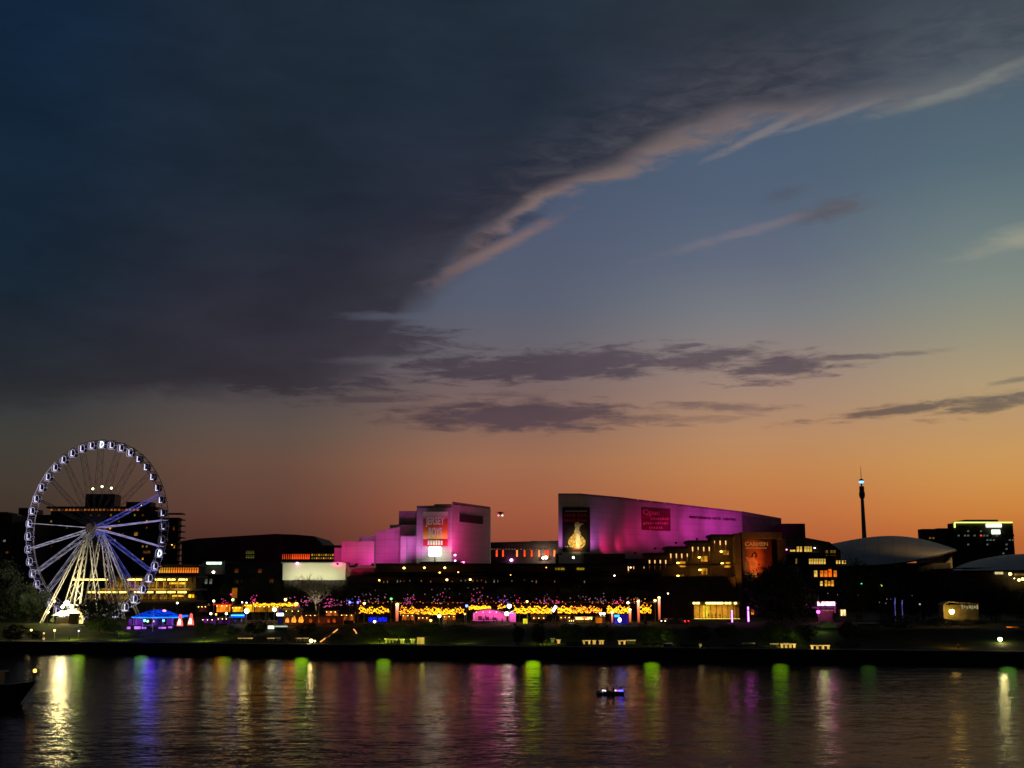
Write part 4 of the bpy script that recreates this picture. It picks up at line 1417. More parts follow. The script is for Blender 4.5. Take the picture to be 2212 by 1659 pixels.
# ------------------------------------------------------------------ office block with the LED roof line, far right
Y = 700
of = thing('tall_office_building', 'dark office block outlined by a yellow green light strip at the far right', 'building', (W(2090, 1279, Y).x, Y, 7))
OFW = mat('office_dark_wall', (.07, .05, .04), .7, noise_amt=.3, nscale=.1, joints=(3.6, 3.6))
mb = MB(); bx(mb, 2064, 2194, 1130, 1300, Y, 9, 5); mb.build('wall', OFW, of)
mb = MB(); bx(mb, 1997, 2063.6, 1142.5, 1300, Y + 6, 8, 5); bx(mb, 2026, 2063.6, 1141, 1143, Y + 8, 6); mb.build('side_wall', OFW, of)
mb = MB(); bx(mb, 2086, 2156, 1122.5, 1129.8, Y + 8, 20); mb.build('roof_plant', ROOF, of)
led = glow('yellow_green_led', (225, 250, 110), 2.2)
mb = MB(); bx(mb, 2062, 2187, 1127.4, 1129.7, Y - .8, .6); bx(mb, 2061.4, 2063.8, 1129.7, 1139.5, Y - .8, .6); mb.build('led_strip', led, of)
mb = MB(); bx(mb, 2131, 2163.5, 1131.5, 1138.5, Y - 1.0, .8); mb.build('sign_box', glow('white_sign', (250, 255, 225), 3.0), of)
mb = MB(); bx(mb, 2143, 2160.5, 1144.5, 1153.5, Y - .8, .6); mb.build('sign_box', glow('green_white_sign', (215, 255, 215), 3.2), of)
for j in range(13):
    for k in range(18):
        x0 = 2068 + k * 6.9
        q = rr.random()
        lit = (j == 2 and (k in (2, 8, 9) or q > .8)) or (j == 3 and k > 8 and q > .25) or q > .97
        if j < 2 and k > 8:
            continue
        if lit or q > .45:
            lit_window(of, x0, x0 + 5.4, 1135 + j * 9.6, 1140 + j * 9.6, Y, (COOLWIN if not (j == 2 and k == 7) else REDWIN) if lit else GLASS, mull=1, fr=.2)
for j in range(5):
    for k in range(10):
        x0 = 1992 + k * 7.2
        lit_window(of, x0, x0 + 5.4, 1150 + j * 9.6, 1155 + j * 9.6, Y + 6, YELDIM if (j == 1 and k in (2, 3)) else GLASS, mull=1, fr=.2)
p = W(2040, 1167, Y)

# ------------------------------------------------------------------ slender telecom tower
Y = 900
tw = thing('telecom_tower', 'slender dark tower with a blue white light under its mast', 'tower', (W(1873, 1279, Y).x, Y, 7))
base = W(1873.3, 1279, Y)
k_ = Y / FPX
zz = lambda y: W(1870, y, Y).z
cxy = (base.x, Y, 0)
MB().lathe([(2.8, 7), (1.7, zz(1160)), (1.2, zz(1076))], cxy, 20).build('shaft', CONC, tw, smooth=True)
MB().lathe([(1.3, zz(1077)), (1.9, zz(1075)), (2.2, zz(1070)), (2.2, zz(1064)), (1.85, zz(1062.5)), (1.85, zz(1052)), (1.6, zz(1050.5)), (.8, zz(1050))], cxy, 20).build('equipment_drum', CONC, tw)
MB().lathe([(.7, zz(1050.2)), (.7, zz(1044))], cxy, 10).build('neck', GREYMETAL, tw)
MB().lathe([(1.0, zz(1044)), (1.9, zz(1041.5)), (2.0, zz(1040)), (1.2, zz(1038.4))], cxy, 16).build('beacon', glow('blue_white_beacon', (110, 180, 255), 2.6), tw, smooth=True)
MB().lathe([(1.9, zz(1038.8)), (1.6, zz(1036)), (.8, zz(1034.6))], cxy, 16).build('cap', DARK, tw)
MB().lathe([(.28, zz(1035)), (.2, zz(1020)), (.08, zz(1006))], cxy, 8).build('mast', BLACK, tw)

# ------------------------------------------------------------------ ferris wheel
WY = 390
hub_w = W(206.5, 1141, WY)
BASEZ = 7.0
HZL = hub_w.z - BASEZ
RAD = 29.3
wh = thing('ferris_wheel', 'tall white observation wheel with ringed cabins and lavender lit spokes', 'ferris wheel')
YAW = R(-24)
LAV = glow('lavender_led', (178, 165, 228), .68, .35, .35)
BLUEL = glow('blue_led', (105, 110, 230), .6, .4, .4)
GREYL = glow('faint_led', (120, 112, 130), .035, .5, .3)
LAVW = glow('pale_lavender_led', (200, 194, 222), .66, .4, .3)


def circ(r_, y_, n=84):
    return [(r_ * math.cos(2 * math.pi * i / n), y_, HZL + r_ * math.sin(2 * math.pi * i / n)) for i in range(n)]


for y_ in (-1.5, 1.5):
    MB().path(circ(RAD, y_), .15, 4, closed=True).build('rim_ring', mat('rim_steel', (.55, .52, .58), .45, noise_amt=.1), wh)
MB().path(circ(RAD - 1.9, 0), .10, 4, closed=True).build('inner_ring', MATS['rim_steel'], wh)
mb = MB()
for i in range(84):
    t_ = 2 * math.pi * i / 84
    t2 = 2 * math.pi * (i + .5) / 84
    p1 = Vector((RAD * math.cos(t_), 0, HZL + RAD * math.sin(t_)))
    q1 = Vector(((RAD - 1.9) * math.cos(t2), 0, HZL + (RAD - 1.9) * math.sin(t2)))
    if i % 2 == 0:
        mb.tube(p1 + Vector((0, -1.5, 0)), p1 + Vector((0, 1.5, 0)), .07, n=4, cap=False)
    for s_ in (-1.5, 1.5):
        mb.tube(p1 + Vector((0, s_, 0)), q1, .05, n=3, cap=False)
mb.build('rim_lattice', MATS['rim_steel'], wh, kind='stuff')
# rim LED line on the lower left, as lit in the photograph
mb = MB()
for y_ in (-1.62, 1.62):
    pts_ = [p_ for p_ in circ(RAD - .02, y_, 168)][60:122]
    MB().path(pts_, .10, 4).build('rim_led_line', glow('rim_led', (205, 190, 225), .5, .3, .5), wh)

spoke = MB()
R0, R1 = 2.2, RAD - .3
for s_ in (-1, 1):
    spoke.tube((R0, s_ * 1.9, 0), (R1, s_ * 1.3, 0), .075, n=4)
    spoke.tube((R0, s_ * 1.1, -.0), (R1, s_ * .5, 0), .045, n=4)
for k in range(12):
    r0_ = R0 + (R1 - R0) * k / 12
    r1_ = R0 + (R1 - R0) * (k + 1) / 12
    w0, w1 = 1.9 - .6 * k / 12, 1.9 - .6 * (k + 1) / 12
    sg = 1 if k % 2 else -1
    spoke.tube((r0_, sg * w0, 0), (r1_, -sg * w1, 0), .045, n=3, cap=False)
spk_mesh = {}
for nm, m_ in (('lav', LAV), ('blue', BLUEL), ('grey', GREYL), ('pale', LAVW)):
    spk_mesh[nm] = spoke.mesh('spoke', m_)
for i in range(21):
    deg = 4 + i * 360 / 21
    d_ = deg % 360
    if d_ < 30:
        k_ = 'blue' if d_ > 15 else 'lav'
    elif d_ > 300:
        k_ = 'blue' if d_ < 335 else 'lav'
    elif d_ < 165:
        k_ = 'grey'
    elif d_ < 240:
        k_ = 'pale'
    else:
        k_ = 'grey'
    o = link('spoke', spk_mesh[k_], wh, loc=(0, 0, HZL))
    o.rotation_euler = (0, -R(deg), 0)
MB().tube((0, -2.7, HZL), (0, 2.7, HZL), 1.3, n=20).tube((0, -2.1, HZL), (0, -1.7, HZL), 2.3, n=20).tube((0, 1.7, HZL), (0, 2.1, HZL), 2.3, n=20).build('hub', mat('hub_steel', (.35, .30, .38), .5), wh)
MB().tube((0, -3.0, HZL), (0, -2.71, HZL), 1.6, n=24).build('hub_plate', mat('hub_plate_steel', (.25, .2, .3), .5), wh)

# cabins
cab = MB()
cab.lathe([(.25, -1.2), (.95, -1.05), (1.22, -.4), (1.25, .35), (.95, 1.0), (.3, 1.15)], (0, 0, 0), 12)
cab_me = cab.mesh('cabin', mat('cabin_dark_glass', (.015, .015, .04), .15, spec=.5), True)
def cabin_ring(y_, r_=1.33, tr=.10):
    m_ = MB()
    n_ = 16
    pts_ = []
    for i in range(n_):
        t_ = 2 * math.pi * i / n_
        c_, s2_ = math.cos(t_), math.sin(t_)
        q_ = (abs(c_) ** 3 + abs(s2_) ** 3) ** (-1 / 3)
        pts_.append((r_ * c_ * q_ * .98, y_, r_ * s2_ * q_ * .94))
    m_.path(pts_, tr, 4, closed=True)
    return m_
fr = cabin_ring(-1.02, 1.42, .075)
for x_, z_ in ((-1.2, 0), (1.2, 0), (0, -1.25)):
    fr.tube((x_, -.95, z_), (x_, .95, z_), .035, n=4)
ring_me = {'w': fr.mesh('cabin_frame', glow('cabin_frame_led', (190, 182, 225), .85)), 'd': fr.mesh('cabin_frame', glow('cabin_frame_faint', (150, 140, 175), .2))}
ell = MB()
ell.box(-.13, .11, -1.45, -1.28, -.95, .95)
ell.box(.11, .95, -1.45, -1.28, -1.0, -.76)
ell_me = ell.mesh('seat_light', glow('cabin_seat_light', (220, 214, 250), 1.4))
dee = MB()
dee.box(-.2, .16, -1.35, -1.1, -1.0, 1.0)
prev = None
for k in range(9):
    t_ = -math.pi / 2 + math.pi * k / 8
    p_ = (.16 + 1.0 * math.cos(t_), -1.22, .95 * math.sin(t_))
    if prev:
        dee.tube(prev, p_, .17, n=4)
    prev = p_
dee_me = dee.mesh('seat_light', glow('cabin_bright_light', (215, 240, 255), 3.0))
bars = MB(); bars.box(-.13, .13, -1.35, -1.1, -1.0, 1.0); bars.box(-1.0, 1.0, -1.34, -1.1, -1.15, -.9)
bars_me = bars.mesh('seat_light', glow('cabin_white_light', (235, 235, 240), 1.1))
hang_me = MB().tube((-.9, 0, 1.0), (0, 0, 1.75), .06, n=4).tube((.9, 0, 1.0), (0, 0, 1.75), .06, n=4).tube((0, -1.5, 1.75), (0, 1.5, 1.75), .08, n=5).mesh('hanger', GREYMETAL)
for i in range(42):
    t_ = 2 * math.pi * (i + .25) / 42
    deg = math.degrees(t_)
    x_, z_ = (RAD - .15) * math.cos(t_), HZL + (RAD - .15) * math.sin(t_) - 1.15
    c_ = link('cabin', cab_me, wh, loc=(x_, 0, z_))
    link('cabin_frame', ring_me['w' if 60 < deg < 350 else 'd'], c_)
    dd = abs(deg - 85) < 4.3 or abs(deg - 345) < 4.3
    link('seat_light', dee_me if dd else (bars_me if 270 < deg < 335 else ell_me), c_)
    link('hanger', hang_me, c_)

# lattice legs
def to_local(p_):
    q_ = Vector(p_) - Vector((hub_w.x, WY, BASEZ))
    c_, s_2 = math.cos(-YAW), math.sin(-YAW)
    return Vector((q_.x * c_ - q_.y * s_2, q_.x * s_2 + q_.y * c_, q_.z))
def leg(px, Yf, side, rad=.34, wdt=2.0, m_=None):
    rad *= .72
    foot = W(px, 1340, Yf); foot.z = ground_z(foot.x, Yf) - .2
    f_ = to_local(foot)
    top_ = Vector((0, 2.9 * side, HZL - .5))
    d_ = (top_ - f_).normalized()
    sx_ = Vector((1, 0, 0)); sx_ = (sx_ - d_ * sx_.dot(d_)).normalized()
    mb_ = MB()
    a1_, b1_ = f_ - sx_ * wdt / 2, f_ + sx_ * wdt / 2
    a2_, b2_ = top_ - sx_ * .5, top_ + sx_ * .5
    mb_.tube(a1_, a2_, rad, rad * .8, 8).tube(b1_, b2_, rad * .55, rad * .5, 6)
    sy_ = d_.cross(sx_)
    c1_, c2_ = f_ + sy_ * wdt * .8, top_ + sy_ * .5
    mb_.tube(c1_, c2_, rad * .4, rad * .35, 5)
    n_ = 14
    for k in range(n_):
        u0, u1 = k / n_, (k + 1) / n_
        A, B = a1_.lerp(a2_, u0), a1_.lerp(a2_, u1)
        C, D = b1_.lerp(b2_, u0), b1_.lerp(b2_, u1)
        E, F = c1_.lerp(c2_, u0), c1_.lerp(c2_, u1)
        mb_.tube(A, D, .09, n=4, cap=False) if k % 2 else mb_.tube(C, B, .09, n=4, cap=False)
        mb_.tube(C, F, .07, n=3, cap=False) if k % 2 else mb_.tube(E, B, .07, n=3, cap=False)
    mb_.build('leg', m_ or STEEL, wh)
leg(88, 374, -1, .22, .8)
leg(133, 382, -1, .34, 2.4)
leg(160, 379, -1, .42, 2.6)
leg(180, 396, 1, .40, 2.2)
leg(218, 384, -1, .26, 2.0)
leg(243, 398, 1, .36, 2.4)
leg(268, 400, 1, .34, 1.0)
leg(303, 399, 1, .42, 1.0)
# tie beams, station roof and boarding deck
f1_, f2_ = to_local(Vector((W(300, 1335, 399).x, 399, 13.2))), to_local(Vector((W(262, 1335, 400).x, 400, 10.0)))
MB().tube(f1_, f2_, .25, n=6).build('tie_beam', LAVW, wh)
wh.location = (hub_w.x, WY, BASEZ)
wh.rotation_euler = (0, 0, YAW)

st = thing('boarding_station', 'brightly lit white canopy and deck at the foot of the ferris wheel', 'station', (W(145, 1340, 372).x, 372, 7))
Yq = 372
gz = ground_z(st.location.x, Yq)
st.location.z = gz
x0_, x1_ = W(111, 1330, Yq).x, W(180, 1330, Yq).x
apex = W(145, 1314.5, Yq)
zl_ = W(145, 1329, Yq).z
MB().add([(x0_, Yq, zl_), (x1_, Yq, zl_), (x1_, Yq + 12, zl_), (x0_, Yq + 12, zl_), (apex.x, Yq + 4, apex.z), (apex.x + 1, Yq + 8, apex.z),
          (x0_, Yq, zl_ - .2), (x1_, Yq, zl_ - .2), (x1_, Yq + 12, zl_ - .2), (x0_, Yq + 12, zl_ - .2)],
         [(0, 1, 4), (1, 2, 5, 4), (2, 3, 5), (3, 0, 4, 5), (0, 6, 7, 1), (1, 7, 8, 2), (2, 8, 9, 3), (3, 9, 6, 0)]).build('canopy', mat('canopy_fabric', (.8, .78, .7), .8, noise_amt=.05), st)
for x_ in (x0_ + .4, x1_ - .4):
    for y_ in (Yq + .4, Yq + 11.4):
        MB().tube((x_, y_, gz - .3), (x_, y_, zl_ - .2), .12).build('post', STEEL, st)
MB().box(x0_ - 1, x1_ + 2, Yq + 1, Yq + 14, gz - .5, gz + .7).build('deck', TIMBER, st)
a_, b_, c_, d_ = span(148.5, 169, 1325, 1341.5, Yq - 2)
MB().box(a_, b_, Yq - 2, Yq - .2, gz - .3, d_).build('ticket_booth', mat('booth_brown', (.12, .08, .05), .8), st)
a_, b_, c_, d_ = span(120, 146, 1333, 1347, Yq - 1.5)
MB().box(a_, b_, Yq - 1.2, Yq - .1, gz - .3, d_).build('side_booth', mat('booth_cream', (.5, .42, .32), .8), st)
a_, b_, c_, d_ = span(109, 117, 1336, 1343, Yq - 2)
MB().box(a_, b_, Yq - 2.1, Yq - 2, c_, d_).build('lit_panel', glow('olive_panel', (190, 190, 90), .45, .5), st)
a_, b_, c_, d_ = span(170.5, 179, 1330, 1349, Yq - 1)
MB().box(a_, b_, Yq - 1, Yq - .6, max(c_, gz - .3), d_).build('lit_screen', glow('cream_screen', (255, 235, 140), 2.0, .4, 1.0), st)
a_, b_, c_, d_ = span(127, 150, 1347.5, 1349.5, Yq - 4)
MB().box(a_, b_, Yq - 4, Yq - 3.9, c_, d_).build('handrail_light', glow('orange_rail', (255, 150, 80), .9, .3), st)
a_, b_, c_, d_ = span(165, 192, 1306.5, 1308.3, Yq + 3)
MB().box(a_, b_, Yq + 3, Yq + 3.4, c_, d_).build('gantry', STEEL, st)
fp = W(144, 1303, Yq + 2)
mst = MB().tube((fp.x, Yq + 2, zl_), (fp.x, Yq + 2, fp.z), .15).build('flood_mast', BLACK, st)
MB().ball(fp, .85, 10, 6, .9).ball(fp + Vector((1.3, .5, -.9)), .5).ball(fp + Vector((-1.4, .5, -1.1)), .5).build('flood_lamp', glow('wheel_flood_lamp', (255, 248, 205), 20), mst)
MB().ball(W(132, 1325.5, Yq - .8), .8, 8, 5).build('flood_lamp', glow('wheel_flood_lamp', (255, 250, 200), 30), st)
hubv = Vector(hub_w)
lamp_light('POINT', 'flood', fp + Vector((0, -1.2, .8)), 8500, (255, 232, 150), st, size=1.0)
lamp_light('SPOT', 'flood', W(150, 1322, Yq - 3), 26000, (255, 232, 160), st, (W(178, 1230, 390)), size=.8, angle=44, blend=.9)
lamp_light('SPOT', 'flood', W(205, 1335, 366), 3500, (235, 225, 235), st, (W(225, 1225, 388)), size=.8, angle=52, blend=1)
lamp_light('SPOT', 'flood', W(290, 1338, 368), 5500, (215, 205, 255), st, (W(262, 1235, 388)), size=.8, angle=50, blend=1)
lamp_light('SPOT', 'flood', W(70, 1340, 362), 14000, (205, 190, 245), st, (W(80, 1215, 385)), size=.8, angle=60, blend=1)
lamp_light('SPOT', 'flood', W(340, 1340, 366), 9000, (120, 115, 245), st, (W(330, 1150, 395)), size=.8, angle=62, blend=1)

# ------------------------------------------------------------------ carousel pavilion with blue LED roof
Yc = 352
cr_ = thing('carousel_pavilion', 'round fairground pavilion with a bright blue lit tent roof and violet posts', 'pavilion', (W(333, 1355, Yc).x, Yc + 6, 6))
gz = ground_z(cr_.location.x, Yc + 6)
cr_.location.z = gz
xl, xr = W(274, 1331, Yc).x, W(384, 1331, Yc).x
xc_, rad_ = (xl + xr) / 2, (xr - xl) / 2
ze, za_ = W(330, 1333, Yc).z, W(330, 1315, Yc + 6).z
yc_ = Yc + rad_ * .75
BLU = bpy.data.materials.new('blue_lit_canvas'); BLU.use_nodes = True
nt = BLU.node_tree; nt.nodes.clear()
e1_ = nt.nodes.new('ShaderNodeEmission'); o1_ = nt.nodes.new('ShaderNodeOutputMaterial')
tcx = nt.nodes.new('ShaderNodeTexCoord'); wv = nt.nodes.new('ShaderNodeTexNoise'); wv.inputs['Scale'].default_value = 1.1; wv.inputs['Detail'].default_value = 5
rpx = nt.nodes.new('ShaderNodeValToRGB')
mpx = nt.nodes.new('ShaderNodeMapping'); mpx.inputs['Scale'].default_value = (1, 1, 3)
nt.links.new(tcx.outputs['Object'], mpx.inputs[0]); nt.links.new(mpx.outputs[0], wv.inputs[0]); nt.links.new(wv.outputs[0], rpx.inputs[0])
rpx.color_ramp.elements[0].position = .42; rpx.color_ramp.elements[0].color = (.0, .004, .20, 1)
rpx.color_ramp.elements[1].position = .62; rpx.color_ramp.elements[1].color = (.003, .075, .85, 1)
nt.links.new(rpx.outputs[0], e1_.inputs[0]); e1_.inputs[1].default_value = 1.15
nt.links.new(e1_.outputs[0], o1_.inputs[0])
n_ = 20
for k in range(n_):
    t0, t1 = 2 * math.pi * k / n_, 2 * math.pi * (k + 1) / n_
    P = lambda t, r_, z: (xc_ + r_ * math.cos(t), yc_ + r_ * .75 * math.sin(t), z)
    MB().add([P(t0, rad_, ze), P(t1, rad_, ze), P(t1, rad_ * .45, ze + (za_ - ze) * .68), P(t0, rad_ * .45, ze + (za_ - ze) * .68), P(t1, .3, za_), P(t0, .3, za_)],
             [(0, 1, 2, 3), (3, 2, 4, 5)]).build('roof_panel', BLU, cr_)
mb = MB()
mb.path([P(2 * math.pi * k / 40, rad_ + .05, ze - .15) for k in range(40)], .17, 5, closed=True)
mb.build('eave_light', glow('cyan_blue_led', (40, 130, 255), 2.2, .3, .8), cr_)
VIO = glow('violet_led', (150, 75, 230), .75, .6, .9)
for k in range(14):
    t_ = 2 * math.pi * (k + .5) / 14
    x_, y_, z_ = P(t_, rad_ * .93, 0)
    MB().tube((x_, y_, gz - .3), (x_, y_, ze - .1), .13, n=6).build('post', STEEL if math.sin(t_) > .3 else VIO, cr_)
for x0, x1, y0, y1 in [(274, 281, 1354, 1359), (290, 303, 1353, 1359), (306, 315, 1354.5, 1358.5), (342, 358, 1354.5, 1358), (363, 371, 1353, 1357)]:
    mb = MB(); bx(mb, x0, x1, y0, y1, Yc - .3, .4); mb.build('skirt_light', glow('violet_skirt_led', (190, 110, 240), 1.2, .4, 1), cr_)
for x0, x1 in [(292, 306), (360, 372), (278, 284)]:
    mb = MB(); bx(mb, x0, x1, 1337, 1353, yc_ - 1, .3); mb.build('back_panel', glow('violet_panel', (105, 45, 170), .5, .7, .7), cr_)
MB().box(xc_ - rad_ * .95, xc_ + rad_ * .95, yc_ - rad_ * .6, yc_ + rad_ * .6, gz - .4, gz + .25).build('deck', DARK, cr_)
MB().tube((xc_, yc_, gz), (xc_, yc_, za_), 1.2, n=12).build('centre_drum', mat('drum_dark', (.05, .04, .08), .6), cr_)
for px, py, m_ in [(312.5, 1340.5, glow('cyan_lamp', (110, 240, 255), 4)), (319, 1342, glow('pale_green_lamp', (190, 240, 180), 2)), (353, 1340.5, MATS['cyan_lamp']), (331, 1342, glow('cream_lamp', (240, 220, 150), 1.5))]:
    MB().ball(W(px, py, Yc + 1.5), .38).build('lamp', m_, cr_)
MB().ball(W(355, 1319.4, Yc + 4), .6, sz=.6).build('lamp', glow('rose_lamp', (255, 130, 190), 3), cr_)
lamp_light('POINT', 'blue_flood', W(330, 1322, Yc - 3), 800, (30, 50, 255), cr_, size=2.0)
lamp_light('POINT', 'violet_flood', W(325, 1345, Yc + 3), 700, (150, 60, 255), cr_, size=1.5)

sk = thing('blue_sign_board', 'short bright blue strip sign between the two glowing red cones', 'sign', (W(399, 1355, Yc + 1).x, Yc + 1, 6))
sk.location.z = ground_z(sk.location.x, Yc + 1)
mb = MB(); bx(mb, 392.5, 406, 1328.5, 1332.5, Yc + 1, .3); mb.build('sign_panel', glow('blue_sign', (45, 95, 255), 1.8, .3, 1), sk)
for x_ in (393.5, 405):
    p_ = W(x_, 1332, Yc + 1.1); MB().tube((p_.x, p_.y, sk.location.z - .2), p_, .08).build('post', BLACK, sk)

for k, (px, y0, y1, lab) in enumerate([(388.5, 1326.5, 1352, 'glowing red cone lantern nearer the blue tent roof'), (412, 1325, 1350, 'glowing red cone lantern farther right from the blue tent roof')]):
    Yk = 348
    p0, p1 = W(px, y1, Yk), W(px, y0, Yk)
    c_ = thing('cone_lantern', lab, 'lantern', (p0.x, Yk, p0.z), 'glowing cone lanterns by the carousel')
    h_ = p1.z - p0.z
    MB().lathe([(.95, .0), (.85, h_ * .25), (.5, h_ * .6), (.36, h_ * .95), (.1, h_)], (p0.x, Yk, p0.z), 14).build('cone_shade', glow('red_cone_glow', (255, 95, 80), 1.7, .3, .4), c_, smooth=True)
    MB().lathe([(.5, h_ * .1), (.45, h_ * .3), (.2, h_ * .55), (.05, h_ * .6)], (p0.x, Yk - .62, p0.z), 10).build('bright_core', glow('cone_core', (255, 225, 195), 4), c_, smooth=True)
    MB().lathe([(1.0, -.25), (1.0, -.002)], (p0.x, Yk, p0.z), 14).build('base', BLACK, c_)

# ------------------------------------------------------------------ lamp posts
def lamp_post(px, py, Y_, label, m_=LAMP_Y, r_=.32, group=None, name='street_lamp', light=0, col=(255, 220, 150), pole=.07):
    r_ *= .87
    p_ = W(px, py, Y_)
    gz_ = ground_z(p_.x, Y_)
    t_ = thing(name, label, 'lamp', (p_.x, Y_, gz_), group)
    if p_.z < gz_ + .8:
        p_.z = gz_ + .8
    MB().tube((p_.x, Y_ + .1, gz_ - .2), (p_.x, Y_ + .1, p_.z - r_ * .6), pole * 1.3, pole, 6).build('pole', GREYMETAL, t_)
    MB().lathe([(r_ * .9, r_ * .75), (r_ * .5, r_ * 1.1), (.02, r_ * 1.2)], p_, 10).build('hood', BLACK, t_)
    MB().ball(p_, r_, 8, 6).build('globe', m_, t_)
    if light:
        lamp_light('POINT', 'lamp_light', p_ + Vector((0, -r_ - .3, -.2)), light, col, t_, size=.3)
    return t_


for a in [
    (67.5, 1361, 338, 'small yellow path lamp nearest the left edge of the lawn', LAMP_Y, .34, 140),
    (93.8, 1368.5, 334, 'low yellow path lamp on the lawn below the wheel leg', LAMP_Y, .36, 160),
    (118, 1361.6, 338, 'yellow path lamp on the lawn in front of the boarding station', LAMP_Y, .34, 160),
    (170, 1362.8, 337, 'small blue white path lamp beside the leafy tree below the wheel', glow('cool_lamp', (215, 235, 255), 3), .26, 40),
    (103.8, 1322, 366, 'greenish lamp left of the bright station canopy', LAMP_G, .42, 100),
    (117.5, 1299, 376, 'amber lamp under the lowest left cabins of the wheel', LAMP_Y, .38, 60),
    (92, 1417, 331.8, 'tiny lamp right at the water line below the lawn', glow('dim_lamp', (230, 190, 130), 1.2), .4, 0),
    (383, 1302.5, 380, 'lone white lamp above the right end of the blue tent roof', LAMP_W, .38, 0),
    (461.7, 1298, 372, 'pale green lamp above the left market stall', LAMP_G, .42, 80),
    (503, 1295.5, 372, 'yellow green lamp above the orange gabled stall', LAMP_G, .42, 80),
    (523, 1301, 370, 'left one of two small white lamps above the market', LAMP_W, .26, 0),
    (532.5, 1302, 370, 'right one of two small white lamps above the market', LAMP_W, .26, 0),
    (455.4, 1325.5, 358, 'white lamp low at the left end of the market', LAMP_W, .42, 60),
    (466.7, 1327, 357, 'flat yellow lamp low at the left end of the market', LAMP_AMB, .3, 0),
    (489, 1325.5, 358, 'white lamp beside the blue awning', LAMP_W, .42, 60),
    (533, 1319.5, 356, 'large bright yellow lamp over the right end of the blue awning', glow('big_yellow_lamp', (255, 235, 120), 18), .85, 300),
    (616.7, 1295, 368, 'white lamp above the string lit canopy', LAMP_Y, .5, 60),
    (640, 1304, 367, 'bright lamp ending the first row of yellow bulbs', LAMP_Y, .58, 80),
    (593, 1316.5, 362, 'wide greenish white lamp under the first row of bulbs', LAMP_G, .75, 150),
    (672, 1388.5, 318, 'big bright yellow lamp on the promenade at the foot of the orange ramp', glow('big_yellow_lamp', (255, 235, 120), 18), .55, 260),
    (680, 1393, 316, 'small yellow lamp just right of the big promenade lamp', LAMP_Y, .28, 0),
    (755.6, 1301, 372, 'blue lamp left of the long row of yellow bulbs', glow('blue_lamp', (100, 120, 255), 5), .42, 0),
    (773, 1301, 372, 'second blue lamp left of the long row of yellow bulbs', glow('blue_lamp', (100, 120, 255), 5), .42, 0),
    (787, 1303, 368, 'cream lamp at the start of the long row of yellow bulbs', LAMP_Y, .48, 60),
    (845, 1293.5, 370, 'green lamp above the dark gap in the yellow bulbs', glow('green_lamp', (100, 255, 110), 3), .42, 0),
    (949, 1330.5, 360, 'long greenish white lamp under the yellow bulbs', LAMP_G, .62, 160),
    (930.5, 1340, 356, 'small orange white lamp low in the market', LAMP_AMB, .42, 60),
    (1008, 1308.5, 364, 'deep blue lamp left of the pink stage', glow('blue_lamp', (100, 120, 255), 5), .5, 0),
    (1004, 1326, 362, 'slender yellow lamp left of the pink stage', LAMP_AMB, .3, 60),
    (1100, 1309, 362, 'blue white lamp above the right shoulder of the pink stage', glow('ice_lamp', (190, 200, 255), 10), .8, 200),
    (1094.5, 1325.5, 355, 'wide white lamp at the right end of the pink arch', LAMP_W, .75, 200),
    (1138.5, 1299.5, 366, 'single white lamp above the densest yellow bulbs', LAMP_Y, .38, 0),
    (1297.5, 1325.5, 360, 'left one of a pair of white lamps under the bulbs', LAMP_W, .5, 90),
    (1304.5, 1325.5, 360, 'right one of a pair of white lamps under the bulbs', LAMP_W, .5, 90),
    (1356.5, 1302, 364, 'white lamp above the right end of the dense bulbs', LAMP_W, .42, 60),
    (1415, 1297, 366, 'cream lamp left of the last red lit post', LAMP_Y, .45, 80),
    (1443, 1282, 420, 'tiny white lamp in front of the street wall', LAMP_W, .28, 0),
    (1513, 1399, 292, 'faint yellow lamp on the dark bank right of centre', glow('dim_yellow_lamp', (220, 200, 90), .9), .45, 20),
    (1767.5, 1321.5, 352, 'magenta lamp in front of the pink kiosk', glow('magenta_lamp', (255, 70, 225), 8), .62, 150),
    (2056, 1321, 345, 'large warm globe lamp in front of the shelter on the right', glow('warm_globe', (255, 200, 85), 45), .85, 170),
    (2160.5, 1383.5, 293, 'green white globe lamp on the dark bank at the far right', glow('green_white_globe', (225, 255, 150), 16), .62, 500),
    (1904.5, 1265, 380, 'small yellow green lamp among the dark right trees', glow('lime_lamp', (220, 240, 90), 3), .35, 0),
    (1861, 1261, 370, 'tiny green signal lamp among the dark right trees', glow('signal_green', (80, 255, 160), 1.6), .28, 0),
    (1987, 1305, 360, 'tiny white lamp low between the dark right trees', glow('dim_white_lamp', (190, 190, 200), 1.0), .3, 0),
    (2038, 1313, 352, 'tiny cream lamp left of the warm globe lamp', glow('dim_lamp', (230, 190, 130), 1.2), .35, 0),
]:
    lamp_post(a[0], a[1], a[2], a[3], a[4], a[5], 'lamps along the river park', light=a[6])

# ------------------------------------------------------------------ river lights: added lamps, put on the wall to colour the water
GRN = (150, 215, 20)
riv = [(175, GRN, 1.0, 'added hooded green river light below the ferris wheel'), (312, (110, 190, 90), .8, 'added hooded green river light below the blue carousel'),
       (490, (120, 170, 15), .75, 'added hooded green river light below the left market stalls'), (482, (255, 140, 10), .25, 'added hooded amber river light beside the green one below the stalls'),
       (655, GRN, 1.25, 'added hooded green river light below the bare lit tree'), (831, GRN, .8, 'added hooded green river light below the blue neon bar'),
       (1151, (160, 215, 5), 1.7, 'added hooded green river light below the yellow box sign'), (1405, (140, 200, 10), 1.1, 'added hooded green river light below the blue kiosk'),
       (1680, (130, 190, 15), .75, 'added hooded green river light below the big fig tree'), (1868, (70, 120, 45), .35, 'faint added green river light below the slender tower'),
       (2166, (110, 190, 60), .6, 'added hooded green river light near the right edge')]
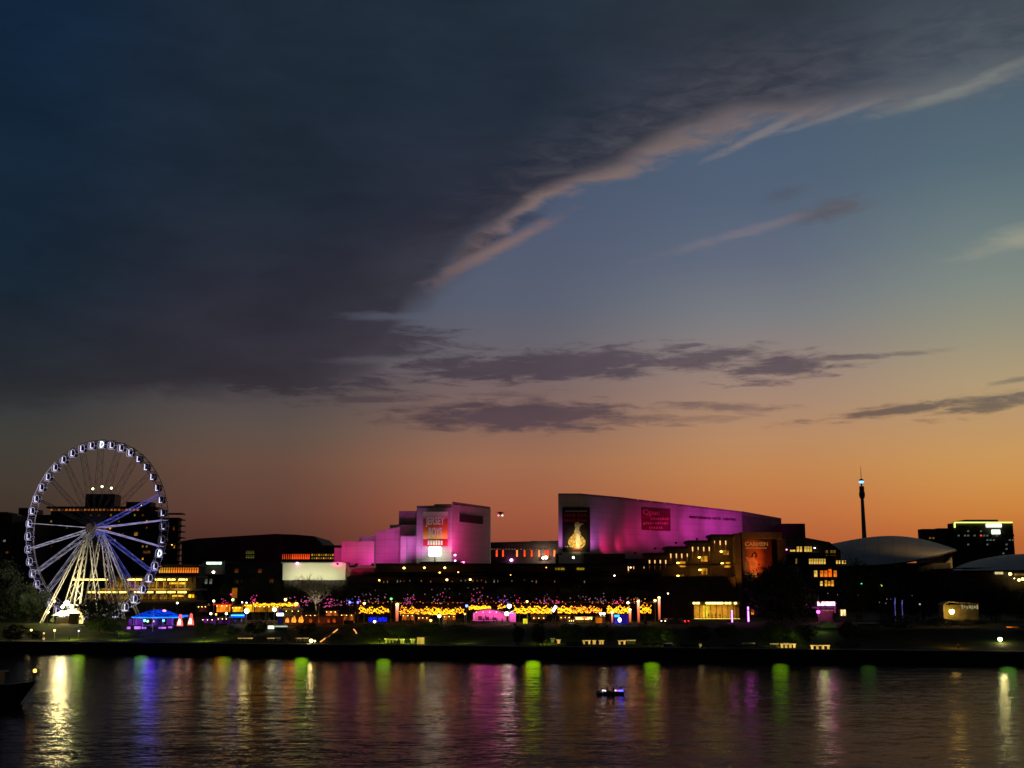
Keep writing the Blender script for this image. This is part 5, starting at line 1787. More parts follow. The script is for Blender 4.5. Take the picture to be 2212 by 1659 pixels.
for px, colr, k_, lab in riv:
    Yr = 300
    for _ in range(6):
        p_ = W(px, 1390, Yr)
        Yr = bank_y(p_.x)
    p_ = W(px, 1390, Yr)
    t_ = thing('added_river_light', lab, 'lamp', (p_.x, Yr - .1, 2.7), 'added lights on the river wall')
    MB().box(p_.x - .07, p_.x + .07, Yr - 1.4, Yr - .1, 2.66, 2.76).build('bracket', BLACK, t_)
    MB().box(p_.x - 1.7, p_.x + 1.7, Yr - 1.75, Yr - 1.25, 2.5, 2.655).build('hood', BLACK, t_)
    lamp_light('SPOT', 'added_river_lamp', (p_.x, Yr - 1.9, 2.3), 210 * k_, colr, t_, (p_.x, Yr - 12, -.5), size=1.9, angle=130, blend=.6)

# ------------------------------------------------------------------ festoon canopy of yellow bulbs
BULB = glow('yellow_bulb', (255, 178, 22), 3.4)
BULBO = glow('orange_bulb', (255, 130, 45), 2.4)
BULBP = glow('pink_bulb', (255, 70, 150), 1.1)
BULBL = glow('pale_pink_bulb', (225, 160, 190), .55)
BULBB = glow('blue_bulb', (70, 90, 255), 2.0)


def festoon(x0, x1, y0, y1, Y_, dens, label, m_=BULB, orange=.15, group='strings of yellow bulbs over the market', rb=.17):
    c0 = W((x0 + x1) / 2, (y0 + y1) / 2, Y_)
    t_ = thing('bulb_string', label, 'string lights', (c0.x, Y_, c0.z), group)
    n_str = 5
    cable, b1_, b2_ = MB(), MB(), MB()
    for s_ in range(n_str):
        ys = Y_ + s_ * 1.3
        ph_ = rr.uniform(0, 6)
        npt = max(8, int((x1 - x0) / 4))
        sag = (y1 - y0)
        span_ = rr.uniform(12, 26)
        pts_ = []
        for k in range(npt + 1):
            px = x0 + (x1 - x0) * k / npt
            u = ((px + ph_ * 9) % span_) / span_
            py = y0 + sag * (.12 + .16 * s_ * .8) + sag * .55 * (4 * u * (1 - u)) * rr.uniform(.75, 1.1)
            pts_.append(W(px, min(max(py, y0), y1), ys))
        cable.path(pts_, .02, 3)
        nb = int((x1 - x0) * dens * 1.8 / n_str)
        for k in range(nb):
            f_ = (k + rr.random() * .8) / nb * npt
            i_ = min(int(f_), npt - 1)
            q_ = pts_[i_].lerp(pts_[i_ + 1], f_ - i_) + Vector((0, 0, -rr.uniform(.05, .5)))
            (b2_ if rr.random() < orange else b1_).octa(q_, rb * rr.uniform(.75, 1.25))
    cable.build('cable', BLACK, t_)
    b1_.build('bulbs', m_, t_, kind='stuff')
    if b2_.v:
        b2_.build('bulbs', BULBO, t_, kind='stuff')
    return t_


for x0, x1, y0, y1, d_, lab in [
    (547, 645, 1299, 1307, 1.1, 'first short row of yellow bulbs left of the bare lit tree'),
    (776, 841, 1304, 1322, 1.1, 'string of yellow bulbs just right of the two blue lamps'),
    (864, 907, 1304, 1325, 1.5, 'string of yellow bulbs just right of the brightest orange lit post'),
    (909, 956, 1305, 1325, 1.6, 'yellow bulb string above the long greenish lamp'),
    (957, 984, 1308, 1325, 1.7, 'short tight yellow bulb string right of the greenish lamp'),
    (985, 1003, 1306, 1322, .8, 'sparse yellow bulb string beside the deep blue lamp'),
    (1013, 1060, 1305, 1313, 1.7, 'flat yellow bulb string above the left half of the pink arch'),
    (1076, 1092, 1303, 1312, 1.0, 'short orange bulb string above the right half of the pink arch'),
    (1110, 1192, 1303, 1322, 1.8, 'dense yellow bulb string behind the pole with the yellow box'),
    (1205, 1237, 1303, 1322, 1.9, 'dense yellow bulb string right of the slanting white light'),
    (1239, 1258, 1303, 1322, 1.5, 'yellow bulb string above the orange food stall'),
    (1258, 1300, 1303, 1321, 1.1, 'loose orange and yellow bulb string left of the blue kiosk'),
    (1311, 1360, 1303, 1322, 2.0, 'densest yellow bulb string above the blue kiosk'),
    (1383, 1407, 1300, 1321, 1.8, 'last yellow bulb string curling up at the right end'),
]:
    festoon(x0, x1, y0, y1, 362, d_, lab, orange=.5 if 'orange' in lab else .18)

# steel arbour that carries the strings
ar = thing('arbour', 'long dark steel arbour carrying the yellow bulb strings', 'arbour', (W(1100, 1345, 366).x, 366, 7))
xa_, xb_ = W(770, 1310, 366).x, W(1432, 1310, 366).x
zt_ = W(1100, 1303, 366).z + .3
k = xa_
while k < xb_:
    g_ = ground_z(k, 366)
    MB().tube((k, 369.5, g_ - .2), (k + .6, 369.5, zt_ - 1.5), .11, .09, 6).tube((k + .6, 369.5, zt_ - 1.5), (k + 1.6, 366, zt_), .09, .07, 6).build('arbour_post', mat('dark_red_steel', (.10, .04, .035), .6), ar)
    k += 5.6
MB().tube((xa_, 366, zt_), (xb_, 366, zt_), .1).tube((xa_, 369.5, zt_ - 1.2), (xb_, 369.5, zt_ - 1.2), .1).build('top_rail', MATS['dark_red_steel'], ar)
mb = MB()
pm1 = xa_
while pm1 < xb_:
    if noise.noise(Vector((pm1 * .11, 0, 5))) > -.25:
        mb.octa((pm1 + rr.uniform(-.2, .2), 367 + rr.uniform(0, 3), zt_ + rr.uniform(-.6, .2)), .13)
    pm1 += rr.uniform(.7, 1.6)
mb.build('bulbs', BULBO, ar, kind='stuff')
for k in range(14):
    x_ = xa_ + (xb_ - xa_) * (k + .5) / 14
    lamp_light('POINT', 'arbour_light', (x_, 364, zt_ - 3.2), 90, (255, 150, 50), ar, size=.5)

for px, y0, y1, w_, lab, tone in [(857.5, 1307, 1343, 5.4, 'broad orange lit post at the dark gap in the bulbs', (255, 150, 90)), (1322.8, 1324, 1353, 3.4, 'white to pink lit post left of the blue kiosk', (255, 120, 110)),
                                  (1361.5, 1318, 1358, 4.2, 'tall white to orange lit post right of the blue kiosk', (255, 120, 80)), (1379.7, 1300, 1347, 4.4, 'pale orange lit post between kiosk and last bulbs', (255, 130, 75)),
                                  (1424.7, 1292, 1340, 4.2, 'last orange lit post at the right end of the arbour', (255, 120, 70))]:
    Yp = 358
    a_, b_ = W(px, y1, Yp), W(px, y0, Yp)
    g_ = ground_z(a_.x, Yp)
    t_ = thing('light_post', lab, 'light post', (a_.x, Yp, g_), 'glowing posts of the arbour')
    r_ = w_ * .62 * Yp / FPX
    m0 = MB(); n_ = 4
    pm2 = bpy.data.materials.get('post_glow_%d' % tone[2])
    if pm2 is None:
        pm2 = bpy.data.materials.new('post_glow_%d' % tone[2]); pm2.use_nodes = True
        nt = pm2.node_tree; nt.nodes.clear()
        tt = nt.nodes.new('ShaderNodeTexCoord'); ss = nt.nodes.new('ShaderNodeSeparateXYZ'); r1_ = nt.nodes.new('ShaderNodeValToRGB'); ee = nt.nodes.new('ShaderNodeEmission'); oo = nt.nodes.new('ShaderNodeOutputMaterial')
        nt.links.new(tt.outputs['Generated'], ss.inputs[0]); nt.links.new(ss.outputs[2], r1_.inputs[0]); nt.links.new(r1_.outputs[0], ee.inputs[0]); nt.links.new(ee.outputs[0], oo.inputs[0])
        r1_.color_ramp.elements[0].color = (.30, .035, .02, 1)
        r1_.color_ramp.elements[1].color = (1, .75, .5, 1)
        e2 = r1_.color_ramp.elements.new(.62); e2.color = (1.0, .22, .08, 1)
        ee.inputs[1].default_value = 1.4
    MB().tube((a_.x, Yp, max(a_.z, g_)), (a_.x, Yp, b_.z), r_ * .8, r_, 10).build('glow_tube', pm2, t_)
    MB().lathe([(r_ * 1.2, -.3), (r_ * 1.2, .12)], (a_.x, Yp, max(a_.z, g_)), 10).build('base', BLACK, t_)
    MB().ball((a_.x, Yp, b_.z + .1), r_ * 1.05, 8, 5).build('cap_light', LAMP_Y if px != 1322.8 else LAMP_W, t_)
    lamp_light('POINT', 'post_light', (a_.x, Yp - 1.5, b_.z - 1), 120, (255, 140, 70), t_, size=.4)

# ------------------------------------------------------------------ people
def person_mesh(name, J, shirt, trousers):
    """One continuous skinned body grown from a joint skeleton J: [(name, parent, (x,y,z), radius)]."""
    me = bpy.data.meshes.new(name)
    idx = {n: i for i, (n, p, c, r) in enumerate(J)}
    me.from_pydata([c for _, _, c, _ in J], [(idx[p], i) for i, (n, p, c, r) in enumerate(J) if p], [])
    o = bpy.data.objects.new(name, me)
    COL.objects.link(o)
    sk_ = o.modifiers.new('skin', 'SKIN')
    lay = me.skin_vertices[0].data
    for i, (n, p, c, r) in enumerate(J):
        lay[i].radius = (r if isinstance(r, tuple) else (r, r))
        lay[i].use_root = (i == 0)
    sb = o.modifiers.new('sub', 'SUBSURF'); sb.levels = 1; sb.render_levels = 1
    bpy.context.view_layer.update()
    dg = bpy.context.evaluated_depsgraph_get()
    out = bpy.data.meshes.new_from_object(o.evaluated_get(dg))
    bpy.data.objects.remove(o)
    out.materials.clear()
    for m_ in (shirt, trousers, SKIN):
        out.materials.append(m_)
    for p in out.polygons:
        c = p.center
        p.use_smooth = True
        p.material_index = 2 if c.z > 1.47 else (1 if c.z < .92 and abs(c.x) < .26 else (2 if c.z < .86 else 0))
    return out


def joints(stride=0.0, armx=.26, hand_f=0.0, reach=None):
    J = [('pelvis', None, (0, 0, .95), (.15, .11)), ('waist', 'pelvis', (0, 0, 1.10), (.13, .10)), ('chest', 'waist', (0, 0, 1.33), (.17, .115)),
         ('neck', 'chest', (0, 0, 1.49), .06), ('skull', 'neck', (0, -.01, 1.60), (.085, .095)), ('crown', 'skull', (0, 0, 1.70), (.07, .08))]
    for s, sg in (('l', -1), ('r', 1)):
        J += [('sh' + s, 'chest', (sg * .19, 0, 1.42), .06), ('el' + s, 'sh' + s, (sg * armx, sg * stride * .3, 1.14), .043),
              ('wr' + s, 'el' + s, (sg * (armx - .01), -.1 * hand_f - .05 + sg * stride * .5, .90), .03), ('ha' + s, 'wr' + s, (sg * (armx - .02), -.1 * hand_f - .06 + sg * stride * .5, .80), (.035, .02)),
              ('hip' + s, 'pelvis', (sg * .09, 0, .90), .09), ('kn' + s, 'hip' + s, (sg * .10, -sg * stride * .5 - .01, .49), .062),
              ('an' + s, 'kn' + s, (sg * .10, -sg * stride + .02, .09), .04), ('to' + s, 'an' + s, (sg * .105, -sg * stride - .14, .035), (.04, .03))]
    return J


def shirtmat(n, c):
    return mat(n, c, .85, noise_amt=.2, nscale=4)
people = [person_mesh('body', joints(0), shirtmat('shirt_navy', (.03, .035, .08)), CLOTHD),
          person_mesh('body', joints(.22, .28), shirtmat('shirt_grey', (.2, .2, .21)), CLOTHD),
          person_mesh('body', joints(.05, .24, 1.2), shirtmat('shirt_maroon', (.12, .02, .03)), CLOTHD)]
hair_me = MB().lathe([(.088, -.02), (.098, .05), (.085, .11), (.03, .145)], (0, .015, 1.63), 10).mesh('hair', mat('dark_hair', (.02, .015, .012), .6), True)


def person(px, Y_, label, k=0, z=None, rz=0.0, group=None, pyz=None, scale=1.0):
    x_ = W(px, 1345, Y_).x
    z_ = ground_z(x_, Y_) if z is None else z
    t_ = thing('person', label, 'person', (x_, Y_, z_), group)
    b_ = link('body', people[k % 3], t_)
    h_ = link('hair', hair_me, t_)
    t_.rotation_euler = (0, 0, rz)
    t_.scale = (scale,) * 3
    return t_


# ------------------------------------------------------------------ pink stage arch
Ys = 360
ax0, ax1 = W(1021, 1346, Ys).x, W(1093.6, 1346, Ys).x
sg_ = thing('stage_tent', 'arched tent stage glowing pink inside with people in front', 'stage', ((ax0 + ax1) / 2, Ys, ground_z((ax0 + ax1) / 2, Ys)))
g0 = sg_.location.z
zsp, zap = W(1057, 1323, Ys).z, W(1057, 1313.3, Ys).z
prof = []
for k in range(13):
    u = k / 12
    prof.append((ax0 + (ax1 - ax0) * u, zsp + (zap - zsp) * math.sin(math.pi * u) ** .8 - u * .5))
pink_w = mat('stage_white_fabric', (.75, .7, .72), .8, noise_amt=.12, nscale=.6)
MB().profile([(x, z) for x, z in prof] + [(x, z - .25) for x, z in reversed(prof)], Ys, Ys + 8).build('arch_roof', mat('stage_roof_fabric', (.3, .25, .3), .8), sg_)
MB().profile([(x, z - .26) for x, z in prof] + [(ax1, g0), (ax0, g0)], Ys + 7.6, Ys + 7.8).build('back_wall', pink_w, sg_)
MB().box(ax0, ax0 + .25, Ys + .3, Ys + 7.6, g0, zsp - .3).build('side_wall', pink_w, sg_)
MB().box(ax1 - .25, ax1, Ys + .3, Ys + 7.6, g0, zsp - .9).build('side_wall', pink_w, sg_)
MB().box(ax0 - .3, ax1 + .3, Ys - 1, Ys + 8, g0 - .4, g0 + .75).build('stage_floor', mat('stage_floor_board', (.35, .25, .3), .6), sg_)
for k in range(5):
    x_ = ax0 + (ax1 - ax0) * (k + .5) / 5
    MB().box(x_ - .15, x_ + .15, Ys + 3, Ys + 3.3, zsp - .1, zsp + .15).build('spot_lamp', glow('stage_pink_lamp', (255, 190, 235), 3), sg_)
    lamp_light('POINT', 'stage_light', (x_, Ys + 3.2, zsp - 1.0), 190, (255, 55, 190), sg_, size=.6)
for k in range(3):
    x_ = ax0 + 1.5 + k * 2.2
    MB().box(x_, x_ + 1.2, Ys + 5.5, Ys + 6.2, g0 + .75, g0 + 2.0 - k * .2).build('speaker_box', BLACK, sg_)
bt = thing('stage_wing_tent', 'small square tent glowing pink on the right of the arched stage', 'tent', (W(1110, 1346, Ys).x, Ys, g0))
a_, b_, c_, d_ = span(1098, 1115, 1325, 1346, Ys + 1)
MB().add([(a_, Ys + 1, d_), (b_, Ys + 1, d_), (b_, Ys + 5, d_), (a_, Ys + 5, d_), ((a_ + b_) / 2, Ys + 3, d_ + .8)], [(0, 1, 4), (1, 2, 4), (2, 3, 4), (3, 0, 4)]).build('roof', pink_w, bt)
MB().box(a_, b_, Ys + 4.8, Ys + 5, g0 - .2, d_ - .01).build('back_wall', pink_w, bt)
for x_ in (a_, b_ - .12):
    MB().box(x_, x_ + .12, Ys + 1, Ys + 1.12, g0 - .2, d_ - .01).build('post', STEEL, bt)
lamp_light('POINT', 'tent_light', ((a_ + b_) / 2, Ys + 2.5, d_ - .7), 260, (255, 70, 200), bt, size=.4)

ppl = [(1044.6, 356, 'person standing at the left front of the pink stage', 0), (1050, 355, 'second person from the left before the pink stage', 1), (1056, 356.5, 'third person from the left before the pink stage', 2),
       (1060.5, 355.5, 'person in the middle before the pink stage', 0), (1067, 357, 'person just right of the middle before the pink stage', 1), (1073.5, 355, 'second person from the right before the pink stage', 2),
       (1085, 356, 'person farthest right before the pink stage', 0)]
for px, Yp, lab, k in ppl:
    person(px, Yp, lab, k, rz=rr.uniform(-2.5, 2.5), group='people before the pink stage')
person(1049, 363, 'performer standing on the left of the pink stage', 2, z=g0 + .75, group='performers on the pink stage')
person(1066, 364, 'performer standing on the right of the pink stage', 1, z=g0 + .75, group='performers on the pink stage')
for k, px in enumerate([1531, 1539, 1546.5, 1556, 1583]):
    person(px, YE + 2 + k % 3, ['dark figure left of centre in the yellow hall', 'second dark figure in the yellow hall', 'third dark figure in the yellow hall', 'fourth dark figure in the yellow hall', 'dark figure at the right end of the yellow hall'][k], k,
           z=span(1499, 1597, 1306.5, 1336.5, YE)[2] + .002, group='people in the yellow entrance hall', rz=rr.uniform(-3, 3))
for k, (px, Yp, lab) in enumerate([(612, 318.5, 'person walking on the promenade left of the big lamp'), (626, 317, 'person standing at the river wall left of the big lamp'), (640, 318, 'person standing alone on the promenade below the lit benches'),
                                   (1189, 350, 'person in grey at the left end of the food stall queue'), (1196, 351, 'person in the middle of the food stall queue'), (1203, 350, 'person in grey nearest the food stall'),
                                   (738, 317, 'person walking on the promenade near the orange ramp')]):
    person(px, Yp, lab, k, rz=rr.uniform(-3, 3), z=2.96 if Yp < 330 else None, group='people strolling in the park')

# festival crowd between the stalls
for k in range(26):
    px = [440, 470, 486, 505, 520, 548, 566, 584, 598, 660, 676, 704, 716, 748, 870, 886, 905, 935, 965, 990, 1160, 1172, 1218, 1262, 1272, 1316][k] + rr.uniform(-3, 3)
    person(px, 354.5 + rr.uniform(0, 3), 'dark figure in the festival crowd in front of the market stalls', k, rz=rr.uniform(-3, 3), group='crowd before the market stalls')

# ------------------------------------------------------------------ market stalls and tents
def stall(px0, px1, ytop, ybot, Y_, label, glow_m, roof_m, gable=True, light=0, lcol=(255, 160, 60), cat='stall', counter=True):
    a_, b_, c_, d_ = span(px0, px1, ytop, ybot, Y_)
    g_ = ground_z((a_ + b_) / 2, Y_)
    t_ = thing('market_stall', label, cat, ((a_ + b_) / 2, Y_, g_), 'stalls of the riverside market')
    dep = 3.5
    c_ = max(c_, g_)
    if gable:
        hr = (d_ - c_) * .3
        MB().add([(a_ - .3, Y_ - .3, d_ - hr), (b_ + .3, Y_ - .3, d_ - hr), (b_ + .3, Y_ + dep, d_ - hr), (a_ - .3, Y_ + dep, d_ - hr), (a_ - .1, Y_ + dep / 2, d_), (b_ + .1, Y_ + dep / 2, d_)],
                 [(0, 1, 5, 4), (2, 3, 4, 5), (1, 2, 5), (3, 0, 4)]).build('roof', roof_m, t_)
        zt2 = d_ - hr
    else:
        MB().box(a_ - .3, b_ + .3, Y_ - .3, Y_ + dep, d_ - .25, d_).build('roof', roof_m, t_)
        zt2 = d_ - .25
    for x_ in (a_, b_ - .12):
        for y_ in (Y_, Y_ + dep - .3):
            MB().box(x_, x_ + .12, y_, y_ + .12, g_ - .2, zt2 - .003).build('post', BLACK, t_)
    if glow_m is not None:
        MB().box(a_ + .13, b_ - .13, Y_ + dep - .6, Y_ + dep - .5, c_, zt2 - .05).build('back_panel', glow_m, t_)
    if counter:
        MB().box(a_ + .14, b_ - .14, Y_ + .1, Y_ + .6, g_ - .2, g_ + 1.0).build('counter', TIMBER, t_)
    n_ = 3
    for k in range(n_):
        x_ = a_ + (b_ - a_) * (k + .5) / n_
        MB().octa((x_, Y_ + .6, zt2 - .3), .14).build('bulb', LAMP_Y, t_)
    if light:
        lamp_light('POINT', 'stall_light', ((a_ + b_) / 2, Y_ + 1.4, zt2 - .6), light, lcol, t_, size=.4)
    return t_


def canvas(n, c):
    return mat(n, c, .85, noise_amt=.15, nscale=.8)
stall(462, 494, 1305, 1322.5, 366, 'orange lit market stall with a red roof edge at the left of the market', glow('stall_orange', (255, 140, 35), 1.0, .6, .9), glow('red_roof_edge', (255, 45, 15), .9, .3), gable=False, light=120)
stall(497.5, 521, 1306, 1322, 366, 'orange gabled market stall above the blue awning', glow('stall_yellow_orange', (255, 180, 20), 1.25, .5, .9), canvas('orange_canvas', (.6, .2, .04)), light=120)
stall(524.5, 545, 1304, 1322, 366, 'narrow yellow orange stall under the big yellow lamp', glow('stall_yellow_orange', (255, 180, 20), 1.25, .5, .9), canvas('orange_canvas', (.6, .2, .04)), gable=False, light=100)
stall(546, 574, 1306.5, 1322, 366, 'dim amber stall under the first row of bulbs', glow('stall_dim_amber', (225, 140, 30), .42, .7, .9), canvas('brown_canvas', (.2, .1, .05)), gable=False, light=60)
stall(575, 604, 1307, 1322, 366, 'dim amber stall left of the violet totem', glow('stall_dim_amber', (225, 140, 30), .42, .7, .9), canvas('brown_canvas', (.2, .1, .05)), gable=False, light=50)
stall(611, 650, 1313, 1330, 362, 'pale tent roofed stall below the end of the first bulb row', glow('stall_faint', (150, 110, 60), .12, .7, .9), canvas('pale_canvas', (.4, .38, .32)), light=90)
stall(432, 462, 1331, 1350, 352, 'low violet lit fairground tent right of the red cones', glow('stall_violet', (120, 45, 150), .35, .7, .9), canvas('violet_canvas', (.15, .08, .2)), light=50, lcol=(150, 70, 230))
stall(466, 492, 1333, 1350, 352, 'second low violet lit tent under the red roofed stall', glow('stall_violet_dim', (100, 40, 140), .2, .7, .9), canvas('violet_canvas', (.15, .08, .2)), gable=False, light=35, lcol=(150, 70, 230))
stall(424, 446, 1303, 1322, 368, 'dark little stall with rosy lights at the far left of the market', glow('stall_faint_rose', (150, 70, 60), .12, .8, .9), canvas('brown_canvas', (.2, .1, .05)), light=20)
for k, (x0, x1, yt, g_, lab) in enumerate([
    (656, 684, 1320, .10, 'dim brown stall below the bare lit tree'), (700, 728, 1318, .2, 'dim brown stall with orange figures right of the bare tree'), (732, 764, 1319, .12, 'dim brown stall left of the two blue lamps'),
    (866, 895, 1326, .16, 'dim red brown stall right of the broad orange post'), (900, 926, 1327, .12, 'dim red brown stall left of the greenish lamp'), (955, 985, 1328, .16, 'dim brown stall right of the greenish lamp'),
    (1148, 1180, 1328, .08, 'dark stall right of the pole with the yellow box'), (1208, 1234, 1330, .12, 'dark stall left of the orange food stall')]):
    stall(x0, x1, yt, 1346, 361, lab, glow('stall_brown_%d' % int(g_ * 100), (225, 115, 45), g_ * 2.4, .9, .8), canvas('dull_canvas', (.12, .07, .05)), gable=k % 2 == 0, light=60, lcol=(255, 110, 50))
stall(1243.5, 1279, 1332, 1349, 357, 'bright food stall with a white and red lit fascia', glow('stall_food', (255, 120, 40), .45, .9, 2.0), canvas('white_canvas', (.7, .65, .6)), gable=False, light=160)
fs_ = thing('stall_sign', 'long cream and red lit sign on the food stall', 'sign', W(1260, 1336, 356.5), None)
mb = MB(); bx(mb, 1243.5, 1279, 1333.3, 1338.4, 356.3, .25); mb.build('sign_panel', glow('cream_sign', (255, 220, 130), 2.4, .3, .5), fs_)
mb = MB(); bx(mb, 1258, 1268.5, 1332.6, 1336.5, 356.1, .19); mb.build('sign_emblem', glow('red_sign', (255, 95, 50), 2.2), fs_)
stall(1228, 1241, 1337, 1344, 357, 'small white open tent beside the food stall', None, canvas('white_canvas', (.7, .65, .6)), light=60, counter=False, lcol=(255, 240, 210))
ob = thing('orange_booth', 'square orange lit booth between the food stall and the blue kiosk', 'booth', (W(1296, 1346, 358).x, 358, ground_z(W(1296, 1346, 358).x, 358)))
a_, b_, c_, d_ = span(1287, 1307, 1333, 1347, 358)
MB().box(a_, b_, 358, 361, ob.location.z - .2, d_).build('body', mat('booth_grey', (.3, .25, .25), .8), ob)
MB().box(a_ + .1, a_ + (b_ - a_) * .68, 357.93, 357.99, c_ + .1, d_ - .2).build('lit_panel', glow('booth_orange', (235, 120, 25), .75, .4, .9), ob)
MB().box(a_ - .2, b_ + .2, 357.7, 361.2, d_ + .003, d_ + .2).build('roof', BLACK, ob)

# blue kiosk
kx0, kx1, kz0, kz1 = span(1326, 1357, 1327, 1359, 351)
kg = ground_z((kx0 + kx1) / 2, 351)
kk = thing('blue_kiosk', 'deep blue lit kiosk between two glowing posts', 'kiosk', ((kx0 + kx1) / 2, 351, kg))
MB().box(kx0, kx1, 351, 354, kg - .2, kz1).build('body', glow('kiosk_blue_wall', (45, 30, 150), .55, .35, .5), kk)
MB().box(kx0 - .2, kx1 + .2, 350.7, 354.3, kz1 + .002, kz1 + .2).build('roof', BLACK, kk)
mb = MB(); bx(mb, 1327, 1338, 1328, 1333, 350.75, .2); mb.build('cyan_sign', glow('cyan_sign', (50, 170, 255), 2.4, .2), kk)
MB().ball(W(1338.5, 1339, 350.6), .5, 8, 5, 1.3).build('lamp', glow('ice_lamp', (190, 200, 255), 10), kk)
for x0, x1, y0, y1 in [(1327.5, 1342, 1344, 1345), (1327.5, 1342, 1350, 1351), (1330, 1331, 1334, 1357), (1341, 1342, 1340, 1357)]:
    mb = MB(); bx(mb, x0, x1, y0, y1, 350.88, .1); mb.build('glazing_bar', glow('blue_bar', (85, 75, 240), .8), kk)
lamp_light('POINT', 'kiosk_light', ((kx0 + kx1) / 2, 348.8, kz1 - 1), 120, (60, 60, 255), kk, size=.4)

# blue neon bar, blue awning, violet totem, yellow box sign
nb_ = thing('neon_sign', 'long deep blue neon sign low in the market', 'sign', W(815, 1338, 357))
nb_.location.z = ground_z(nb_.location.x, 357)
mb = MB(); bx(mb, 795, 836.5, 1332, 1344.5, 357, .2); mb.build('backing', mat('neon_backing', (.02, .02, .06), .5), nb_)
mb = MB()
for k in range(13):
    if k in (6,):
        continue
    x0 = 796.5 + k * 3.1
    bx(mb, x0, x0 + 1.1, 1333.5, 1343, 356.85, .1)
    if k % 2:
        bx(mb, x0 + 1.1, x0 + 3.0, 1334 + (k % 3) * 3, 1335.2 + (k % 3) * 3, 356.85, .1)
mb.build('neon_tube', glow('deep_blue_neon', (20, 35, 255), 1.8), nb_)
for x_ in (800, 831):
    p_ = W(x_, 1344, 357.1); MB().tube((p_.x, 357.3, nb_.location.z - .2), (p_.x, 357.3, p_.z), .08).build('post', BLACK, nb_)
MB().ball(W(809.3, 1343, 356.3), .38).build('lamp', LAMP_W, nb_)
aw = thing('blue_awning', 'bright blue lit awning under the orange gabled stall', 'awning', W(512, 1330, 357))
aw.location.z = ground_z(aw.location.x, 357)
a_, b_, c_, d_ = span(496.5, 528.5, 1326.5, 1332, 357)
MB().add([(a_, 357, c_), (b_, 357, c_), (b_ - .5, 360, d_), (a_ + .5, 360, d_), (a_, 357, c_ - .3), (b_, 357, c_ - .3)], [(0, 1, 2, 3), (0, 4, 5, 1)]).build('canopy', glow('awning_blue', (15, 80, 255), 1.3, .3, .4), aw)
mb = MB(); bx(mb, 499, 527, 1328, 1330.5, 356.7, .2); mb.build('tube_light', glow('awning_cyan', (60, 190, 255), 3.0, .2, .4), aw)
for x_ in (a_ + .2, (a_ + b_) / 2, b_ - .2):
    MB().tube((x_, 357.2, aw.location.z - .2), (x_, 357.2, c_), .07).build('post', BLACK, aw)
lamp_light('POINT', 'awning_light', ((a_ + b_) / 2, 355.5, c_ - 1), 160, (60, 60, 255), aw, size=.5)
tt_ = thing('light_totem', 'violet blue totem column with a bright white band', 'totem', W(605.4, 1345, 356))
tt_.location.z = ground_z(tt_.location.x, 356)
p1_, p2_ = W(605.4, 1316, 356), W(605.4, 1325, 356)
MB().lathe([(.55, 0), (.55, W(605, 1330.3, 356).z - tt_.location.z)], (p1_.x, 356, tt_.location.z), 12).build('shaft', glow('violet_shaft', (45, 35, 120), .28, .4), tt_)
MB().lathe([(1.0, 0), (1.1, .35), (1.0, .8)], (p1_.x, 356, W(605, 1330.3, 356).z), 12).build('white_band', glow('totem_band', (245, 245, 255), 5), tt_)
MB().lathe([(.6, 0), (.5, .8), (.1, 1.3)], (p1_.x, 356, W(605, 1330.3, 356).z + .81), 12).build('cap', glow('violet_cap', (50, 40, 150), .4), tt_)
yb = thing('box_sign', 'yellow square box sign hung beside a slender pole', 'sign', W(1139.8, 1360, 352))
yb.location.z = ground_z(yb.location.x, 352)
p1_ = W(1139.8, 1320, 352)
MB().tube((p1_.x, 352, yb.location.z - .2), p1_, .09, n=6).build('pole', mat('pale_pole', (.6, .6, .5), .5), yb)
a_, b_, c_, d_ = span(1130, 1139.2, 1336.5, 1347, 352)
MB().box(a_, b_, 351.7, 352.3, c_, d_).build('sign_box', glow('yellow_box', (235, 225, 40), 1.1, .3), yb)
sl = thing('slanting_light', 'slanting white blue light beam sculpture between two bulb strings', 'light sculpture', W(1196, 1322, 361))
sl.location.z = ground_z(sl.location.x, 361)
MB().tube(W(1193.5, 1321, 361), W(1201.5, 1309, 361), .42, .42, 8).build('beam_tube', glow('beam_white', (220, 225, 255), 5), sl)
p_ = W(1193.5, 1321.5, 361); MB().tube((p_.x, 361, sl.location.z - .2), p_, .09).build('post', BLACK, sl)
op = thing('fabric_tower', 'tall narrow orange fabric tower above the gabled stall', 'tower', W(505.5, 1300, 380))
op.location.z = 7.2
a_, b_, c_, d_ = span(501, 510.5, 1270, 1292, 380)
MB().box(a_, b_, 380, 381.2, 7.0, c_ - .01).build('stand', DARK, op)
MB().box(a_, b_, 380, 381.2, c_, d_).build('fabric', glow('orange_fabric_glow', (190, 105, 20), .5, .7, .7), op)
MB().octa(W(499, 1284, 380), .4).build('lamp', BULBP, op)

